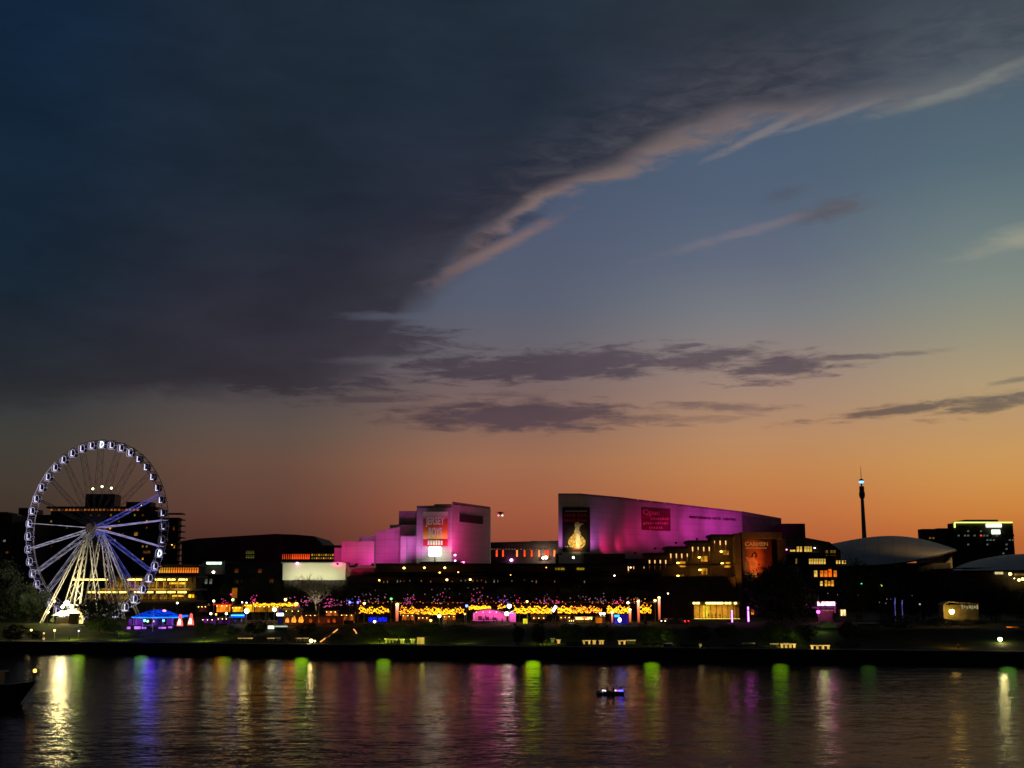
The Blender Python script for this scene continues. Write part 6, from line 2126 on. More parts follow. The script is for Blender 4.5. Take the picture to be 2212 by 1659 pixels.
# flame heaters
FL = glow('flame', (255, 140, 40), 2.0, .4, 2.0)
FL2 = glow('flame_dim', (255, 95, 35), .55, .6, 2.0)
for k, (px, s_, m_) in enumerate([(621, .8, FL), (635.5, 1.0, FL), (651, 1.05, FL), (671, .7, FL2), (689, .4, FL2), (710, .6, FL2), (722, .7, FL2)]):
    Yf = 354
    g_ = ground_z(W(px, 1345, Yf).x, Yf)
    b_ = W(px, 1346, Yf)
    t_ = thing('flame_bowl', ['left most flame bowl right of the violet totem', 'second flame bowl right of the violet totem', 'third and brightest flame bowl right of the totem', 'dim reddish flame bowl below the bare tree',
                              'faint flame bowl by the pole under the tree', 'small dim flame bowl in front of a brown stall', 'rightmost dim flame bowl in front of a brown stall'][k], 'fire bowl', (b_.x, Yf, g_), 'flame bowls along the restaurant')
    zc = max(W(px, 1345.5, Yf).z, g_ + .5)
    MB().lathe([(.12, g_ - zc), (.12, -.3), (.45 * s_, -.05), (.5 * s_, .1)], (b_.x, Yf, zc), 10).build('bowl', BLACK, t_)
    fm_ = MB()
    fm_.lathe([(.42 * s_, .11), (.62 * s_, .6 * s_), (.40 * s_, 1.2 * s_), (.1, 2.0 * s_)], (b_.x, Yf, zc), 8)
    fm_.lathe([(.3 * s_, .15), (.28 * s_, .9 * s_), (.05, 1.6 * s_)], (b_.x - .55 * s_, Yf + .1, zc), 6)
    fm_.build('flame', m_, t_, smooth=True)
    lamp_light('POINT', 'flame_light', (b_.x, Yf - .8, zc + .8), 90 * s_, (255, 130, 40), t_, size=.4)
rs = thing('restaurant_building', 'low dim brown restaurant behind the flame bowls', 'building', (W(670, 1345, 357).x, 357, 6.8))
mb = MB(); bx(mb, 613, 740, 1333, 1349, 357.5, 3, 6); mb.build('wall', mat('restaurant_wall', (.30, .16, .08), .8, noise_amt=.5, nscale=.8), rs)
mb = MB(); bx(mb, 611, 742, 1330.6, 1333, 356.6, 4.4); mb.build('roof', ROOF, rs)

# ------------------------------------------------------------------ white lit container bar, ramp lights, benches
cb = thing('white_bar_counter', 'long white lit counter with a bright box at its left end', 'counter', W(599, 1358, 343))
cb.location.z = ground_z(cb.location.x, 343)
mb = MB(); bx(mb, 590.5, 620, 1351.8, 1354.6, 343, 1.0); mb.build('counter_top', glow('counter_glow', (200, 215, 195), .8, .2), cb)
mb = MB(); bx(mb, 578.5, 590, 1352, 1358.5, 342.6, 1.4); mb.build('bright_box', glow('counter_box_glow', (245, 250, 225), 2.2, .2), cb)
mb = MB(); bx(mb, 592, 619.5, 1354.7, 1360, 343.2, .7, cb.location.z - .3); mb.build('base', DARK, cb)
rmp = thing('ramp_handrail', 'orange lit handrail running diagonally up the ramp', 'handrail', W(692, 1390, 320))
rmp.location.z = 3.0
pts_ = [(692, 1386.5), (697, 1383), (704, 1377.5), (709, 1376), (716, 1370), (722, 1365), (729, 1359.5)]
pw_ = [W(x, y, 319 + i * 3.2) for i, (x, y) in enumerate(pts_)]
MB().path(pw_, .16, 6).build('rail_light', glow('orange_handrail', (255, 165, 80), 1.5, .2), rmp)
for p_ in pw_[::2]:
    MB().tube((p_.x, p_.y, min(ground_z(p_.x, p_.y), p_.z) - .2), p_, .05).build('post', BLACK, rmp)
rm2 = thing('ramp_handrail', 'short orange lit handrail right of the long diagonal one', 'handrail', W(768, 1368, 332))
rm2.location.z = ground_z(rm2.location.x, 332)
MB().path([W(764, 1359.5, 334), W(767.5, 1363, 332), W(770, 1368, 330)], .16, 6).build('rail_light', glow('orange_handrail', (255, 165, 80), 1.5, .2), rm2)
p_ = W(767.5, 1363, 332); MB().tube((p_.x, 332, rm2.location.z - .2), p_, .05).build('post', BLACK, rm2)

BEN = {'a': glow('bench_warm', (230, 190, 105), .7, .35, .8), 'b': glow('bench_lime', (215, 200, 70), .8, .35, .8), 'c': glow('bench_dull', (150, 140, 110), .35, .5, .8), 'd': glow('bench_amber', (245, 195, 95), .95, .45, 1.2)}
def foot_y(px, yb):
    """Distance at which the slope meets the sight line through px, yb."""
    Y0 = 330
    for _ in range(10):
        xq = W(px, yb, Y0).x
        lo, hi_ = bank_y(xq) + 1, bank_y(xq) + 70
        for _b in range(24):
            mid = (lo + hi_) / 2
            if HZ + (CAM_H - ground_z(xq, mid)) * FPX / mid > yb:
                lo = mid
            else:
                hi_ = mid
        Y0 = lo
    return Y0


bl = [(513.5, 545.5, 1378.8, 'a', 'long lit seat wall below the yellow lamp post'), (577, 593, 1378.8, 'a', 'lit seat wall below the white counter'), (596, 606, 1378.4, 'c', 'dull short seat wall beside the one below the counter'),
      (637, 652, 1379, 'a', 'lit seat wall left of the big promenade lamp'), (653.5, 667, 1378.8, 'a', 'lit seat wall touching the big promenade lamp'), (831, 859, 1381.6, 'b', 'long lime lit seat wall below the blue neon'),
      (863, 874, 1382.4, 'b', 'short lime lit seat wall below the orange post'), (886, 897, 1382.4, 'b', 'short lime lit seat wall left of the lit glass shelter'), (1189, 1199, 1381, 'c', 'faint short seat wall right of the palms'),
      (1202, 1211, 1383, 'd', 'small bright seat wall with a round glow'), (1258, 1276, 1384, 'd', 'amber lit seat wall below the orange booth'), (1279, 1288, 1384, 'd', 'short amber seat wall next to the one below the orange booth'),
      (1293, 1305, 1384, 'd', 'amber lit seat wall left of the blue kiosk'), (1335, 1352, 1384.5, 'd', 'amber lit seat wall right of the blue kiosk'), (1353, 1373, 1383.6, 'a', 'long pale seat wall right of the blue kiosk'),
      (1603.5, 1631, 1390, 'a', 'dim lit seat wall below the yellow hall'), (1664, 1682, 1391, 'a', 'lit seat wall left of the brightest right one'), (1686, 1719.5, 1391.5, 'd', 'long bright seat wall below the fig tree'),
      (1751, 1793, 1394.5, 'd', 'longest seat wall with glowing legs at the right'), (1432, 1452, 1389.5, 'c', 'faint grey seat wall on the dark bank'), (1140, 1160, 1399.5, 'c', 'faint grey kerb light low on the dark bank')]
for x0, x1, y_, m_, lab in bl:
    Yb = 300
    Yb = foot_y((x0 + x1) / 2, y_ + 3.4)
    a_, b_, c_, d_ = span(x0, x1, y_ - 1.0, y_ + .9, Yb)
    t_ = thing('lit_seat_wall', lab, 'bench', ((a_ + b_) / 2, Yb, ground_z((a_ + b_) / 2, Yb)), 'lit seat walls on the promenade')
    MB().box(a_, b_, Yb, Yb + .35, c_, d_).build('light_strip', BEN[m_], t_)
    MB().box(a_ - .1, b_ + .1, Yb - .15, Yb + .6, d_ + .003, d_ + .16).build('seat', CONC, t_)
    n_ = 4 if x1 - x0 > 18 else 2
    for k in range(n_):
        x_ = a_ + .2 + (b_ - a_ - .8) * k / (n_ - 1)
        glowleg = (m_ == 'd')
        MB().box(x_, x_ + .45, Yb - .02, Yb + .5, ground_z(x_, Yb) - .2, c_ - .003).build('leg', BEN['d'] if glowleg else CONC, t_)
gs = thing('glass_shelter', 'small glass shelter with a lime yellow lit interior on the promenade', 'shelter', W(913, 1387, 312))
Yg = foot_y(913, 1388)
gs.location = (W(913, 1380, Yg).x, Yg, ground_z(W(913, 1380, Yg).x, Yg))
a_, b_, c_, d_ = span(899, 927, 1376, 1385.5, Yg)
MB().box(a_, b_, Yg, Yg + 2, d_ - .12, d_).build('roof', mat('shelter_roof', (.4, .38, .2), .5), gs)
MB().box(a_ + .1, a_ + (b_ - a_) * .62, Yg + 1.5, Yg + 1.6, gs.location.z - .2, d_ - .13).build('lit_panel', glow('lime_panel', (225, 190, 70), .75, .3, 1), gs)
for x_ in (a_, a_ + (b_ - a_) * .6, b_ - .12):
    MB().box(x_, x_ + .12, Yg, Yg + .12, gs.location.z - .2, d_ - .121).build('post', mat('lime_post', (.5, .45, .2), .5), gs)
lamp_light('POINT', 'shelter_light', ((a_ + b_) / 2, Yg + .5, d_ - .4), 60, (235, 220, 80), gs, size=.3)

# lawn lamps that give the bank its faint green wash
for k, (px, py, e_, lab) in enumerate([(150, 1378, 420, 'hidden lawn light on the slope under the wheel'), (255, 1376, 320, 'hidden lawn light left of the carousel'), (440, 1376, 420, 'hidden lawn light right of the red cones'),
                                       (820, 1374, 330, 'hidden lawn light below the blue neon'), (880, 1373, 260, 'hidden lawn light below the orange post'), (1000, 1372, 180, 'hidden lawn light left of the stage'),
                                       (1180, 1372, 260, 'hidden lawn light at the palms'), (1420, 1373, 260, 'hidden lawn light below the cars'), (1700, 1376, 220, 'hidden lawn light below the fig tree'), (2070, 1398, 260, 'hidden lawn light near the right end of the bank')]):
    Yl = 322
    for _ in range(5):
        Yl = bank_y(W(px, py, Yl).x) + 9
    x_ = W(px, py, Yl).x
    g_ = ground_z(x_, Yl)
    t_ = thing('bollard_light', lab.replace('hidden lawn light', 'short bollard light on the lawn'), 'lamp', (x_, Yl, g_), 'bollard lights on the lawn')
    MB().tube((x_, Yl, g_ - .2), (x_, Yl, g_ + 1.0), .10, n=8).build('pole', BLACK, t_)
    MB().lathe([(.16, 1.0), (.16, 1.12), (.05, 1.2)], (x_, Yl, g_), 8).build('cap', BLACK, t_)
    lamp_light('SPOT', 'bollard_lamp', (x_, Yl, g_ + 2.6), e_ * (6.0 if px < 900 else 3.2), (215, 230, 70) if px < 1900 else (255, 160, 50), t_, (x_, Yl + 3, g_), size=.3, angle=165, blend=.8)

# ------------------------------------------------------------------ neon tubes, pink kiosk, tents, shelter at the right
for px, y0, y1, w_, lab in [(1582, 1318, 1349.5, 4.6, 'left upright magenta neon tube in front of the yellow hall'), (1617, 1310.5, 1343, 5.4, 'right and taller upright magenta neon tube')]:
    Yn = 356
    a_, b_ = W(px, y1, Yn), W(px, y0, Yn)
    g_ = ground_z(a_.x, Yn)
    t_ = thing('neon_tube', lab, 'light post', (a_.x, Yn, g_), 'upright magenta neon tubes')
    r_ = w_ / 2 * Yn / FPX
    MB().tube((a_.x, Yn, a_.z), (a_.x, Yn, b_.z), r_ * .55, n=10).build('tube', glow('neon_core', (255, 165, 255), 2.6), t_)
    MB().box(a_.x - r_, a_.x + r_, Yn + r_ * .6, Yn + r_ * .6 + .1, a_.z, b_.z).build('back_strip', glow('neon_violet', (150, 30, 200), .8), t_)
    MB().box(a_.x - r_, a_.x + r_, Yn - .3, Yn + .5, g_ - .3, max(a_.z, g_ + .1)).build('base', BLACK, t_)
    lamp_light('POINT', 'neon_light', (a_.x, Yn - .8, (a_.z + b_.z) / 2), 160, (255, 80, 230), t_, size=.6)
Yk = 355
a_, b_, c_, d_ = span(1761, 1806, 1299, 1333, Yk)
g_ = ground_z((a_ + b_) / 2, Yk)
pk = thing('pink_kiosk', 'small kiosk with a bright pink lit sign on its roof', 'kiosk', ((a_ + b_) / 2, Yk, g_))
MB().box(a_ + 1, b_ - 1, Yk + .5, Yk + 4, g_ - .2, W(1780, 1316, Yk).z).build('body', mat('kiosk_body', (.12, .06, .08), .7), pk)
mb = MB(); bx(mb, 1763, 1807, 1311.6, 1314.2, Yk - 1.2, 5.5); mb.build('awning', glow('kiosk_violet', (140, 60, 140), .45, .4), pk)
mb = MB(); bx(mb, 1766.5, 1804, 1299.5, 1308.7, Yk - .5, .5); mb.build('sign_box', glow('pink_sign', (255, 190, 215), 2.6, .35, 1.3), pk)
mb = MB(); bx(mb, 1765, 1768, 1309, 1316, Yk - .9, .2); bx(mb, 1802, 1805, 1309, 1324, Yk - .9, .2); mb.build('frame_post', mat('kiosk_frame', (.4, .15, .2), .6), pk)
mb = MB(); bx(mb, 1775, 1800, 1317.5, 1320, Yk + .2, .25); mb.build('counter_light', glow('kiosk_rose', (215, 120, 120), .5, .6, 1), pk)
lamp_light('POINT', 'kiosk_light', ((a_ + b_) / 2, Yk - 2.4, d_ - 2.5), 320, (255, 120, 200), pk, size=.5)
bx_ = thing('lit_booth', 'small cream lit booth right of the pink kiosk', 'booth', W(1821, 1330, 356))
bx_.location.z = ground_z(bx_.location.x, 356)
a_, b_, c_, d_ = span(1815, 1828, 1315, 1333, 356)
MB().box(a_, b_, 356, 358, bx_.location.z - .2, d_).build('body', DARK, bx_)
for x0, x1 in [(1816, 1820.5), (1822, 1827)]:
    mb = MB(); bx(mb, x0, x1, 1317, 1330, 355.85, .12); mb.build('window', glow('booth_cream_window', (255, 225, 150), 1.4, .4, 2), bx_)
gt = thing('green_tent', 'pale green marquee tent on the bank below the pink kiosk', 'tent', W(1790, 1368, 322))
gt.location.z = ground_z(gt.location.x, 322)
a_, b_, c_, d_ = span(1771.5, 1808, 1351, 1368.5, 322)
zr_ = W(1788, 1342, 322).z
g_ = gt.location.z
tw_ = mat('tent_green_canvas', (.30, .36, .22), .8, noise_amt=.1)
MB().add([(a_, 322, d_), (b_, 322, d_), (b_, 327, d_), (a_, 327, d_), ((a_ + b_) / 2, 322.6, zr_), ((a_ + b_) / 2, 326.4, zr_)], [(0, 1, 4), (1, 2, 5, 4), (2, 3, 5), (3, 0, 4, 5)]).build('roof', tw_, gt)
MB().box(a_ + .1, b_ - .1, 322.1, 326.9, g_ - .3, d_ - .003).build('side_wall', tw_, gt)
lamp_light('POINT', 'tent_wash', W(1776, 1352, 313), 260, (210, 235, 130), gt, size=.5)
dt = thing('grey_roofed_shed', 'dark shed with a faint grey blue roof right of the green tent', 'shed', W(1880, 1352, 328))
dt.location.z = ground_z(dt.location.x, 328)
a_, b_, c_, d_ = span(1856, 1903, 1345, 1360, 328)
MB().box(a_, b_, 328.5, 332, dt.location.z - .3, d_ - .3).build('wall', DARK, dt)
MB().add([(a_ - .3, 328, c_ + .8), (b_ + .3, 328, c_ + .8), (b_ + .3, 333, d_), (a_ - .3, 333, d_)], [(0, 1, 2, 3)]).add([(a_ - .3, 328, c_ + .6), (b_ + .3, 328, c_ + .6), (b_ + .3, 333, d_ - .2), (a_ - .3, 333, d_ - .2)], [(3, 2, 1, 0)]).build('roof', mat('shed_roof', (.18, .2, .26), .6), dt)
sh = thing('lit_shelter', 'dim olive shelter with pale lettering behind the warm globe lamp', 'shelter', W(2078, 1330, 348))
sh.location.z = ground_z(sh.location.x, 348)
a_, b_, c_, d_ = span(2038, 2114, 1300, 1331, 348)
MB().box(a_, b_, 348.2, 352, sh.location.z - .3, W(2070, 1306, 348).z).build('wall', mat('shelter_olive', (.22, .2, .12), .8, noise_amt=.4), sh)
MB().profile([(a_ - .2, W(0, 1306, 348).z), (a_ + .8, d_ - .2), (a_ + 2, d_ + .1), (b_, d_ - .5), (b_, d_ - .8), (a_ + 2, d_ - .25)], 347.6, 352.4).build('roof', mat('shelter_roof_cream', (.4, .35, .25), .6), sh)
mb = MB()
for k in range(7):
    bx(mb, 2077 + k * 5.4, 2080.5 + k * 5.4, 1307 + (k % 3), 1316 - (k % 2) * 2, 348.05, .1)
mb.build('sign_marks', glow('pale_sign_marks', (215, 195, 140), .42, .5, 1.2), sh)
ob2 = thing('orange_light_bar', 'thin orange light bar on the dark bank above the far right globe lamp', 'light', W(2186, 1355, 322))
ob2.location.z = ground_z(ob2.location.x, 322)
mb = MB(); bx(mb, 2175, 2186, 1353.8, 1356.6, 322, .2); bx(mb, 2187, 2198.5, 1353.8, 1356.6, 322, .2); mb.build('light_tube', glow('orange_bar', (255, 120, 30), 1.3, .3, 1), ob2)
for x_ in (2178, 2195):
    p_ = W(x_, 1356, 322.3); MB().tube((p_.x, 322.3, ob2.location.z - .2), p_, .06).build('post', BLACK, ob2)
vl = thing('violet_lit_column', 'thin violet lit statue columns between the dark right trees', 'column', W(1935, 1302, 372))
vl.location.z = 7.3
for x0, h_ in ((1933, 14), (1948.5, 9)):
    p_ = W(x0, 1305, 372); q_ = W(x0 + .8, 1305 - h_, 372)
    MB().tube((p_.x, 372, 7.1), p_, .12).tube(p_, q_, .22, .1, 6).build('column', glow('violet_column', (120, 110, 215), .45, .4, 1), vl)

# ------------------------------------------------------------------ cars on the park road
def wheel_me():
    m_ = MB(); m_.tube((0, -.11, 0), (0, .11, 0), .33, n=14); return m_.mesh('wheel', mat('tyre', (.02, .02, .02), .9))
WHM = wheel_me()
HUBM = MB().tube((0, -.13, 0), (0, .13, 0), .19, n=10).mesh('rim', GREYMETAL)
def car(px, Y_, label, col, front, tail_on=True):
    x_ = W(px, 1350, Y_).x
    g_ = ground_z(x_, Y_) + .02
    t_ = thing('parked_car', label, 'car', (0, 0, 0), 'cars on the park road')
    body = [(-2.15, .35), (-2.2, .72), (-1.95, .88), (-1.15, .95), (-.55, 1.38), (.65, 1.42), (1.25, .98), (2.0, .88), (2.15, .6), (2.1, .35)]
    def loft(out, y0, y1, inset, m_, nm):
        q = MB()
        n_ = len(out)
        vs_ = [(x, y0 + inset * (z > 1.0) * .5, z) for x, z in out] + [(x, y1 - inset * (z > 1.0) * .5, z) for x, z in out]
        q.add(vs_, [tuple(range(n_)), tuple(range(2 * n_ - 1, n_ - 1, -1))] + [(i, n_ + i, n_ + (i + 1) % n_, (i + 1) % n_) for i in range(n_)])
        return q.build(nm, m_, t_)
    loft(body, -.88, .88, .4, mat('car_paint_%s' % col[0], col[1], .25, metal=.3, noise_amt=.05), 'body')
    MB().profile([(-1.0, .98), (-.52, 1.32), (.0, 1.34), (.0, .98)], -.80, .80).build('side_window', GLASS, t_)
    MB().profile([(.06, .98), (.06, 1.34), (.6, 1.34), (1.05, .98)], -.80, .80).build('side_window', GLASS, t_)
    for x in (-1.35, 1.35):
        for s_ in (-1, 1):
            w_ = link('wheel', WHM, t_, loc=(x, s_ * .8, .33)); link('rim', HUBM, w_)
    for s_ in (-.65, .65):
        MB().box(2.08, 2.2, s_ - .16, s_ + .16, .62, .78).build('headlight', glow('headlight_on', (255, 250, 220), 6) if front else GLASS, t_)
        MB().box(-2.24, -2.12, s_ - .16, s_ + .16, .66, .84).build('tail_light', glow('tail_light_on', (255, 30, 20), 10) if tail_on else mat('tail_red', (.2, .01, .01), .3), t_)
    t_.location = (x_, Y_, g_)
    return t_
c1 = car(1474, 352, 'dark car with lit red tail lights on the park road', ('dark', (.04, .04, .05)), False)
c1.rotation_euler[2] = R(118)
c2 = car(1441, 354, 'dark car with a lit yellow headlight on the park road', ('black', (.02, .02, .025)), True, False)
c2.rotation_euler[2] = R(232)
c3 = car(1458, 357, 'grey car parked between the two lit cars', ('grey', (.16, .16, .18)), False, False)
c3.rotation_euler[2] = R(4)
bl_ = thing('brake_beacon', 'red signal lamp on a post above the lit tail lights', 'signal', W(1481, 1352, 358))
bl_.location.z = ground_z(bl_.location.x, 358)
p_ = W(1481, 1343, 358)
MB().tube((p_.x, 358.1, bl_.location.z - .2), (p_.x, 358.1, p_.z), .06).build('pole', BLACK, bl_)
MB().ball(p_, .32).build('lamp', glow('red_signal', (255, 40, 30), 9), bl_)

# ------------------------------------------------------------------ boats and kayaks
Yb = 180
bt_ = thing('moored_boat', 'dark boat bow with an orange lamp at the left edge of the river', 'boat', (W(-20, 1500, Yb).x, Yb, 0))
xb = W(79, 1460, Yb).x
hull = MB()
secs = [(-16, .9), (-12, 1), (-7, 1), (-3.5, .8), (-1.2, .4), (0, .03)]
vs_ = []
for d_, w_ in secs:
    zt2 = 2.3 + 1.0 * (1 + d_ / 16) ** 2
    for (yy, zz_) in [(-2.4 * w_, zt2), (-2.0 * w_, .9), (-.9 * w_, -.4), (0, -.9), (.9 * w_, -.4), (2.0 * w_, .9), (2.4 * w_, zt2)]:
        sh_ = -(1 - zz_ / zt2) * 2.2 * (1 - w_)
        vs_.append((xb + d_ + sh_, Yb + yy, zz_))
fs = []
for i in range(len(secs) - 1):
    for j in range(6):
        fs.append((i * 7 + j, (i + 1) * 7 + j, (i + 1) * 7 + j + 1, i * 7 + j + 1))
    fs.append((i * 7 + 6, (i + 1) * 7 + 6, (i + 1) * 7, i * 7))
hull.add(vs_, fs).build('hull', mat('boat_black_hull', (.015, .015, .018), .5), bt_)
MB().box(xb - 14, xb - 5.5, Yb - 1.7, Yb + 1.7, 2.6, 4.6).build('cabin', mat('boat_cabin', (.03, .03, .035), .5), bt_)
MB().box(xb - 14.4, xb - 5.0, Yb - 2.0, Yb + 2.0, 4.601, 4.8).build('cabin_roof', mat('boat_roof_grey', (.12, .12, .13), .6), bt_)
for k in range(3):
    MB().box(xb - 13 + k * 2.5, xb - 11.2 + k * 2.5, Yb - 1.74, Yb - 1.701, 3.5, 4.3).build('window', GLASS, bt_)
MB().tube((xb - .4, Yb, 3.2), (xb - .4, Yb, 4.0), .04).build('rail_post', GREYMETAL, bt_)
p_ = W(75.3, 1449, Yb)
MB().tube((p_.x, Yb, 3.1), (p_.x, Yb, p_.z), .05).build('lamp_post', BLACK, bt_)
MB().ball(p_, .26).build('bow_lamp', glow('orange_bow_lamp', (255, 170, 60), 7), bt_)

def kayak(px, py, label, m_, lamps=(), L_=5.0):
    d_ = ray(px, py); k = -CAM_H / d_.z
    x_, y_ = d_.x * k, d_.y * k
    t_ = thing('kayak', label, 'kayak', (x_, y_, 0), 'kayaks on the river')
    q = MB(); ns = 9
    vs_ = []
    for i in range(ns):
        u = i / (ns - 1) * 2 - 1
        w_ = .36 * (1 - abs(u) ** 2.2) + .01
        zt2 = .32 + .22 * u * u
        for yy, zz_ in [(-w_, zt2), (-w_ * .8, 0.02), (0, -.1), (w_ * .8, .02), (w_, zt2), (0, zt2 + .08)]:
            vs_.append((x_ + u * L_ / 2, y_ + yy, zz_))
    fs = [(i * 6 + j, (i + 1) * 6 + j, (i + 1) * 6 + (j + 1) % 6, i * 6 + (j + 1) % 6) for i in range(ns - 1) for j in range(6)]
    q.add(vs_, fs).build('hull', m_, t_, smooth=True)
    MB().lathe([(.34, .36), (.3, .46)], (x_, y_, 0), 10).build('cockpit_rim', BLACK, t_)
    pd = MB().tube((x_ - 1.0, y_ - .4, .75), (x_ + 1.0, y_ - .35, 1.1), .02, n=5)
    pd.box(x_ - 1.35, x_ - .98, y_ - .42, y_ - .38, .62, .82).box(x_ + .98, x_ + 1.35, y_ - .37, y_ - .33, 1.02, 1.22)
    pd.build('paddle', mat('paddle_grey', (.3, .3, .3), .5), t_)
    for dx_, mm in lamps:
        MB().ball((x_ + dx_, y_, .62), .2, sz=.7).build('lamp', mm, t_)
    # seated paddler
    J = [('pelvis', None, (0, 0, .35), (.15, .11)), ('chest', 'pelvis', (0, 0, .78), (.17, .115)), ('neck', 'chest', (0, 0, .95), .06), ('head', 'neck', (0, 0, 1.08), .09), ('crown', 'head', (0, 0, 1.16), .07)]
    for s, sg in (('l', -1), ('r', 1)):
        J += [('s' + s, 'chest', (sg * .19, 0, .87), .06), ('e' + s, 's' + s, (sg * .34, -.18, .72), .045), ('h' + s, 'e' + s, (sg * .36, -.38, .88), .035),
              ('k' + s, 'pelvis', (.45 + (.02 if sg > 0 else 0), sg * .12, .42), .08), ('f' + s, 'k' + s, (.95, sg * .1, .3), .05)]
    me = person_mesh('body', J, CLOTHD, CLOTHD)
    for p in me.polygons:
        p.material_index = 2 if p.center.z > .96 else 0
    pr = thing('person', 'paddler seated in the ' + label, 'person', (x_, y_, .05), 'paddlers on the river')
    link('body', me, pr)
    MB().lathe([(.10, -.02), (.11, .05), (.03, .12)], (x_, y_, 1.17), 8).build('hat', CLOTHD, pr)
    return t_
kayak(1326, 1500.5, 'kayak with blue and pink lamps near the middle of the river', mat('kayak_dark', (.03, .03, .05), .4),
      [(-1.4, glow('kayak_white', (240, 230, 240), 1.8)), (.5, glow('kayak_pink', (255, 90, 170), 2.0)), (.95, glow('kayak_blue', (70, 70, 255), 6)), (1.35, glow('kayak_blue', (70, 70, 255), 6))], 3.4)
kayak(1311, 1500, 'white kayak just left of the one with coloured lamps', mat('kayak_white_hull', (.6, .58, .6), .4), [(-.6, glow('kayak_white', (240, 230, 240), 1.8)), (1.4, glow('kayak_white', (240, 230, 240), 1.8))], 3.5)

# drone hovering between the theatres
dp_ = W(1081, 1108.5, 300)
dr = thing('drone', 'small dark hovering drone with pink lights in the sky between the theatres', 'drone', dp_)
MB().ball(dp_, .50, 12, 8, .75).build('body', mat('drone_dark', (.02, .015, .05), .4), dr)
for k in range(4):
    t_ = math.pi / 4 + k * math.pi / 2
    e2_ = dp_ + Vector((1.1 * math.cos(t_), 1.1 * math.sin(t_), .15))
    am = MB().tube(dp_, e2_, .06).build('arm', BLACK, dr)
    rt_ = MB(); rt_.box(e2_.x - .55, e2_.x + .55, e2_.y - .04, e2_.y + .04, e2_.z + .12, e2_.z + .15)
    rt_.build('rotor', BLACK, am)
for sx_, m_ in ((-.48, glow('drone_pink', (255, 150, 165), 1.6)), (.5, glow('drone_white', (255, 215, 210), 1.8))):
    MB().ball(dp_ + Vector((sx_, -.35, -.62)), .27, 8, 5, .9).build('landing_light', m_, dr)
MB().tube(dp_ + Vector((-.48, 0, -.6)), dp_ + Vector((-.2, 0, -.2)), .05).tube(dp_ + Vector((.5, 0, -.6)), dp_ + Vector((.2, 0, -.2)), .05).build('landing_leg', BLACK, dr)

# ------------------------------------------------------------------ trees
def crown_mesh(name, seed, rx, rz, n_cl, per, m_, leaf=.5, flat_=.0, ry=None):
    r_ = random.Random(seed)
    vs_, fs_ = [], []
    for c in range(n_cl):
        while True:
            u = Vector((r_.uniform(-1, 1), r_.uniform(-1, 1), r_.uniform(-1, 1)))
            if .25 < u.length < 1:
                break
        if r_.random() < .7:
            u = u.normalized() * r_.uniform(.68, 1.02)
        lump = 1 + .28 * noise.noise(u * 1.7 + Vector((seed, 0, 0)))
        cc_ = Vector((u.x * rx, u.y * (ry or rx), u.z * rz)) * lump
        cr2 = r_.uniform(.12, .26) * rx
        for k in range(per):
            v = Vector((r_.gauss(0, .5), r_.gauss(0, .5), r_.gauss(0, .38))) * cr2
            p = cc_ + v
            a = Vector((r_.uniform(-1, 1), r_.uniform(-1, 1), r_.uniform(-1, 1))).normalized()
            b = a.cross(Vector((r_.uniform(-1, 1), r_.uniform(-1, 1), r_.uniform(-1, 1)))).normalized()
            s = leaf * r_.uniform(.5, 1.1)
            i0 = len(vs_)
            vs_ += [p - a * s * .5, p + b * s * .3, p + a * s * .5, p - b * s * .3]
            fs_.append((i0, i0 + 1, i0 + 2, i0 + 3))
    me = bpy.data.meshes.new(name)
    me.from_pydata([tuple(v) for v in vs_], [], fs_)
    me.materials.append(m_)
    return me


def branch_mb(seed, h, r0, spread, levels=3, first=.35, n1=5):
    r_ = random.Random(seed)
    mb_ = MB()
    tips = []
    def grow(p, d, L_, rad, lev):
        q = p
        segs = 3
        for s in range(segs):
            d = (d + Vector((r_.uniform(-.18, .18), r_.uniform(-.18, .18), r_.uniform(-.02, .12)))).normalized()
            q2 = q + d * L_ / segs
            r1 = rad * (1 - .5 * (s + 1) / segs)
            mb_.tube(q, q2, rad * (1 - .5 * s / segs), r1, 6 if lev == 0 else (5 if lev == 1 else 3), cap=False)
            q = q2
            if lev < levels and s >= (1 if lev == 0 else 0):
                for _ in range(n1 if lev == 0 else 3):
                    ang = r_.uniform(0, 2 * math.pi)
                    dd = (d * (1 - spread) + Vector((math.cos(ang), math.sin(ang), r_.uniform(0, .5))) * spread).normalized()
                    grow(q, dd, L_ * r_.uniform(.45, .7), rad * .5, lev + 1)
        tips.append(q)
    grow(Vector((0, 0, -.3)), Vector((0, 0, 1)), h * .55, r0, 0)
    return mb_, tips


trunk_me = branch_mb(5, 9, .35, .55, 2)[0].mesh('trunk', BARK)
crown_sets = [crown_mesh('crown', s, 1, .78, 120, 60, [LEAF, LEAF2][s % 2], leaf=.085) for s in (1, 2, 3, 4)]


def tree(x0, x1, yt, yb, Y_, label, k=0, group='dark park trees', cat='tree', name='broadleaf_tree', lift=0.0):
    a_, b_, c_, d_ = span(x0, x1, yt, yb, Y_)
    x_ = (a_ + b_) / 2
    g_ = ground_z(x_, Y_)
    rx = (b_ - a_) / 2
    base = max(c_, g_ + .4 * rx * .3)
    rz = max((d_ - base) / 2, .5)
    t_ = thing(name, label, cat, (x_, Y_, g_), group)
    tr = link('trunk', trunk_me, t_)
    s_ = (base + rz * 1.1 - g_) / 7.5
    tr.scale = (s_, s_, s_)
    cr2 = link('crown', crown_sets[k % 4], t_, loc=(0, 0, base + rz - g_))
    cr2.scale = (rx, rx, rz / .78)
    cr2.rotation_euler[2] = k * 1.3
    return t_


